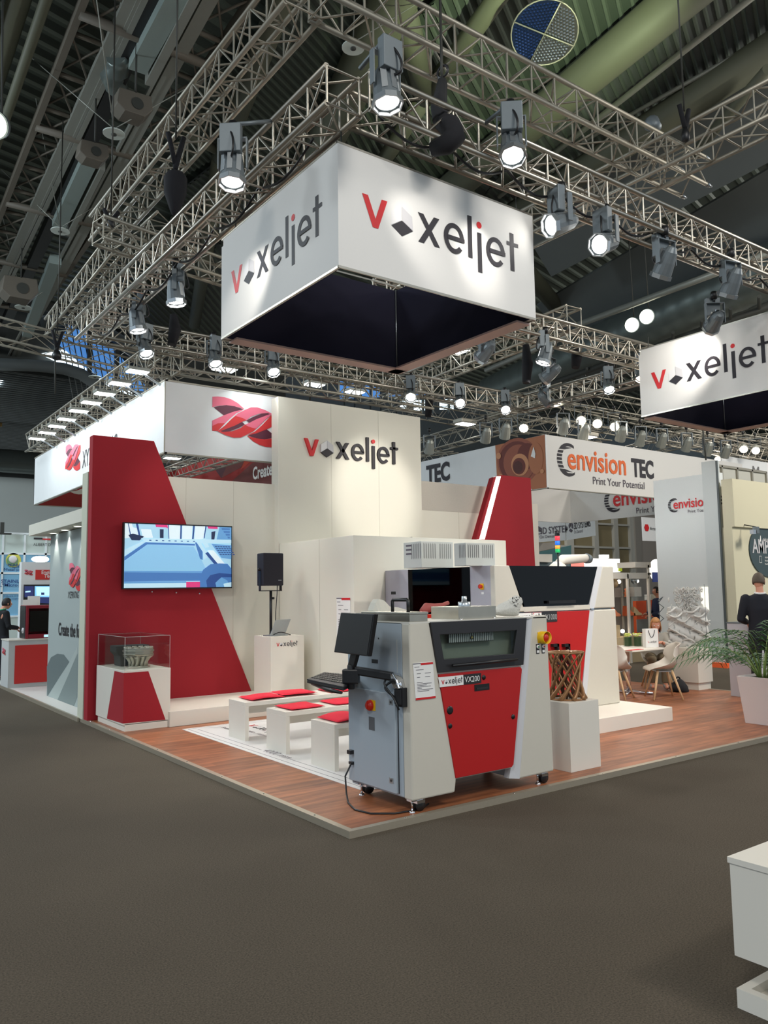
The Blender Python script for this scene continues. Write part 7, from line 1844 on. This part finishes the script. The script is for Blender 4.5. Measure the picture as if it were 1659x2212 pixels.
    # head
    hdv = Vector(head_dir or (0, 1, 0)).normalized(); rt_ = hdv.cross(Z).normalized(); up_h = rt_.cross(hdv).normalized()
    def H(x, y, z): return hd+rt_*x*s+hdv*y*s+up_h*z*s
    n, m = 20, 14; vs = []; fs = []
    for i in range(m+1):
        ph = PI*i/m
        for k in range(n):
            th = 2*PI*k/n; x = .075*math.sin(ph)*math.cos(th); y = .095*math.sin(ph)*math.sin(th); z = .118*math.cos(ph)
            if z < 0: x *= 1+.9*z/.118*.35; y = y*(1+.25*z/.118)+(-z*.12 if y > 0 else 0)
            if y > 0 and abs(x) < .022 and -.045 < z < .02: y += .022*(1-abs(x)/.022)*(.6 if z > -.01 else 1)
            if y > 0 and .01 < z < .035 and .012 < abs(x) < .045: y -= .006
            vs.append(H(x, y, z))
    for i in range(m):
        for k in range(n): fs.append((i*n+k, (i+1)*n+k, (i+1)*n+(k+1) % n, i*n+(k+1) % n))
    b = MB().add(vs, fs, 0, True)
    for sg in (-1, 1): b.sphere(H(sg*.077, -.005, -.005), .022*s, 8, 0, (.4, .9, 1.3))
    b.sphere(H(0, .1, -.018), .013*s, 8, 0)
    ho = b_build_local(b, 'head', skin_m, t)
    b = MB()
    for sg in (-1, 1): b.sphere(H(sg*.03, .082, .018), .011*s, 8, 0); b.sphere(H(sg*.03, .0905, .018), .0055*s, 6, 1)
    b_build_local(b, 'eye', [paper, black], ho)
    b = MB(); b.tube([H(-.022, .088, -.058), H(0, .094, -.056), H(.022, .088, -.058)], [.003*s, .006*s, .003*s], 6); b_build_local(b, 'mouth', mat('lip', S(170, 90, 84), .5), ho)
    b = MB(); vs = []; fs = []
    for i in range(0, 10):
        ph = PI*.62*i/9+.001
        for k in range(n+1):
            th = PI*.98+(PI*1.04)*k/n-.0; lim = 1.0
            th = math.radians(155)+math.radians(230)*k/n
            phx = ph*(1.0 if True else lim); zz = .124*math.cos(phx); 
            x = .084*math.sin(phx)*math.cos(th); y = .106*math.sin(phx)*math.sin(th)
            if hair_len and i > 7: zz -= hair_len*(i-7)/2; x *= 1.12; y *= 1.1
            vs.append(H(x, y, zz+.004))
    for i in range(9):
        for k in range(n): fs.append((i*(n+1)+k, (i+1)*(n+1)+k, (i+1)*(n+1)+k+1, i*(n+1)+k+1))
    b.add(vs, fs, 0, True)
    vs = []; fs = []
    for i in range(6):
        ph = PI*.32*i/5+.001
        for k in range(n+1):
            th = 2*PI*k/n; vs.append(H(.083*math.sin(ph)*math.cos(th), .102*math.sin(ph)*math.sin(th), .124*math.cos(ph)+.003))
    for i in range(5):
        for k in range(n): fs.append((i*(n+1)+k, (i+1)*(n+1)+k, (i+1)*(n+1)+k+1, i*(n+1)+k+1))
    b.add(vs, fs, 0, True); o = b_build_local(b, 'hair', hair_m, t); md = o.modifiers.new('t', 'SOLIDIFY'); md.thickness = .008
    if collar:
        b = MB(); b.tube([nk+Vector((.062*math.cos(a*PI/8), .06*math.sin(a*PI/8)-.0, .0+.01*math.sin(a*PI/8)))*s for a in range(17)], .014*s, 8); b_build_local(b, 'collar', collar, t)
    return t
def b_build_local(b, name, m, parent):
    r = parent
    while r.parent: r = r.parent
    off = Vector(r.location); b.v = [v+off for v in b.v]
    return b.build(name, m, parent)
stand = dict(head=(0, .03, 1.66), neck=(0, -.01, 1.50), chest=(0, -.01, 1.28), pelvis=(0, 0, .95), shl=(-.19, -.01, 1.43), shr=(.19, -.01, 1.43), ell=(-.26, .02, 1.14), elr=(.26, .02, 1.14), wrl=(-.14, .26, 1.08), wrr=(.12, .28, 1.10),
             hipl=(-.09, 0, .92), hipr=(.09, 0, .92), knl=(-.10, .02, .50), knr=(.10, .02, .50), anl=(-.11, -.02, .09), anr=(.11, -.02, .09), toel=(-.12, .14, .035), toer=(.12, .14, .035))
mp = Vector((7.93, 1.36, PZ)); away = Vector((FW.x, FW.y, 0)).normalized()
yw = math.atan2(-away.x, away.y)-.25
person('person', 'man in a dark suit seen from behind, standing at the right edge behind the palm', mp, yw, dict(stand), suit, mat('dark_trousers', S(24, 25, 32), .85), mat('grey_brown_hair', S(92, 80, 68), .7, noise=.4, nscale=90), collar=paper, head_dir=(.35, 1, -.25), s=1.02)
sit = dict(head=(0, .10, 1.02), neck=(0, .02, .90), chest=(0, -.03, .76), pelvis=(0, -.06, .50), shl=(-.16, -.01, .84), shr=(.16, -.01, .84), ell=(-.22, .14, .66), elr=(.22, .14, .66), wrl=(-.08, .34, .74), wrr=(.08, .34, .74),
           hipl=(-.09, 0, .48), hipr=(.09, 0, .48), knl=(-.10, .36, .48), knr=(.10, .34, .48), anl=(-.09, .30, .10), anr=(.10, .26, .10), toel=(-.10, .44, .04), toer=(.11, .40, .04))
wp_ = Vector((8.30, 3.38, PZ))
person('person', 'woman with short blond hair sitting behind the shopping bag', wp_, yaw_to(wp_, (7.4, 2.6, 0)), dict(sit), mat('grey_knit', S(178, 174, 164), .9, noise=.08, nscale=90), mat('khaki_trousers', S(108, 96, 74), .9), mat('blond_hair', S(186, 130, 78), .6, noise=.35, nscale=60), hair_len=.06, head_dir=(0, 1, -.35), shoe_m=lamp_silver)
chair(Vector((wp_.x, wp_.y, PZ)), yaw_to(wp_, (7.4, 2.6, 0)), 'pale shell chair under the seated woman')
c = RY(10, 1304, 12.45); st2 = dict(stand); st2['head'] = (0, .07, 1.62)
person('person', 'man with short black hair and dark jacket standing at the far left edge', Vector((c.x-.02, 12.45, .05)), math.radians(-80), {k: Vector(v)*Vector((1, 1, 1)) if False else v for k, v in st2.items()}, mat('black_jacket', S(22, 24, 28), .9), suit, hair_b, collar=mat('green_lanyard', S(40, 170, 130), .6), s=(c.z-.05)/1.62)
person('person', 'person in a dark blue shirt mostly hidden behind the orange logo wall', Vector((13.5, 6.95, 0)), math.radians(60), dict(stand), mat('blue_shirt', S(50, 56, 84), .9), suit, hair_b, s=.95)
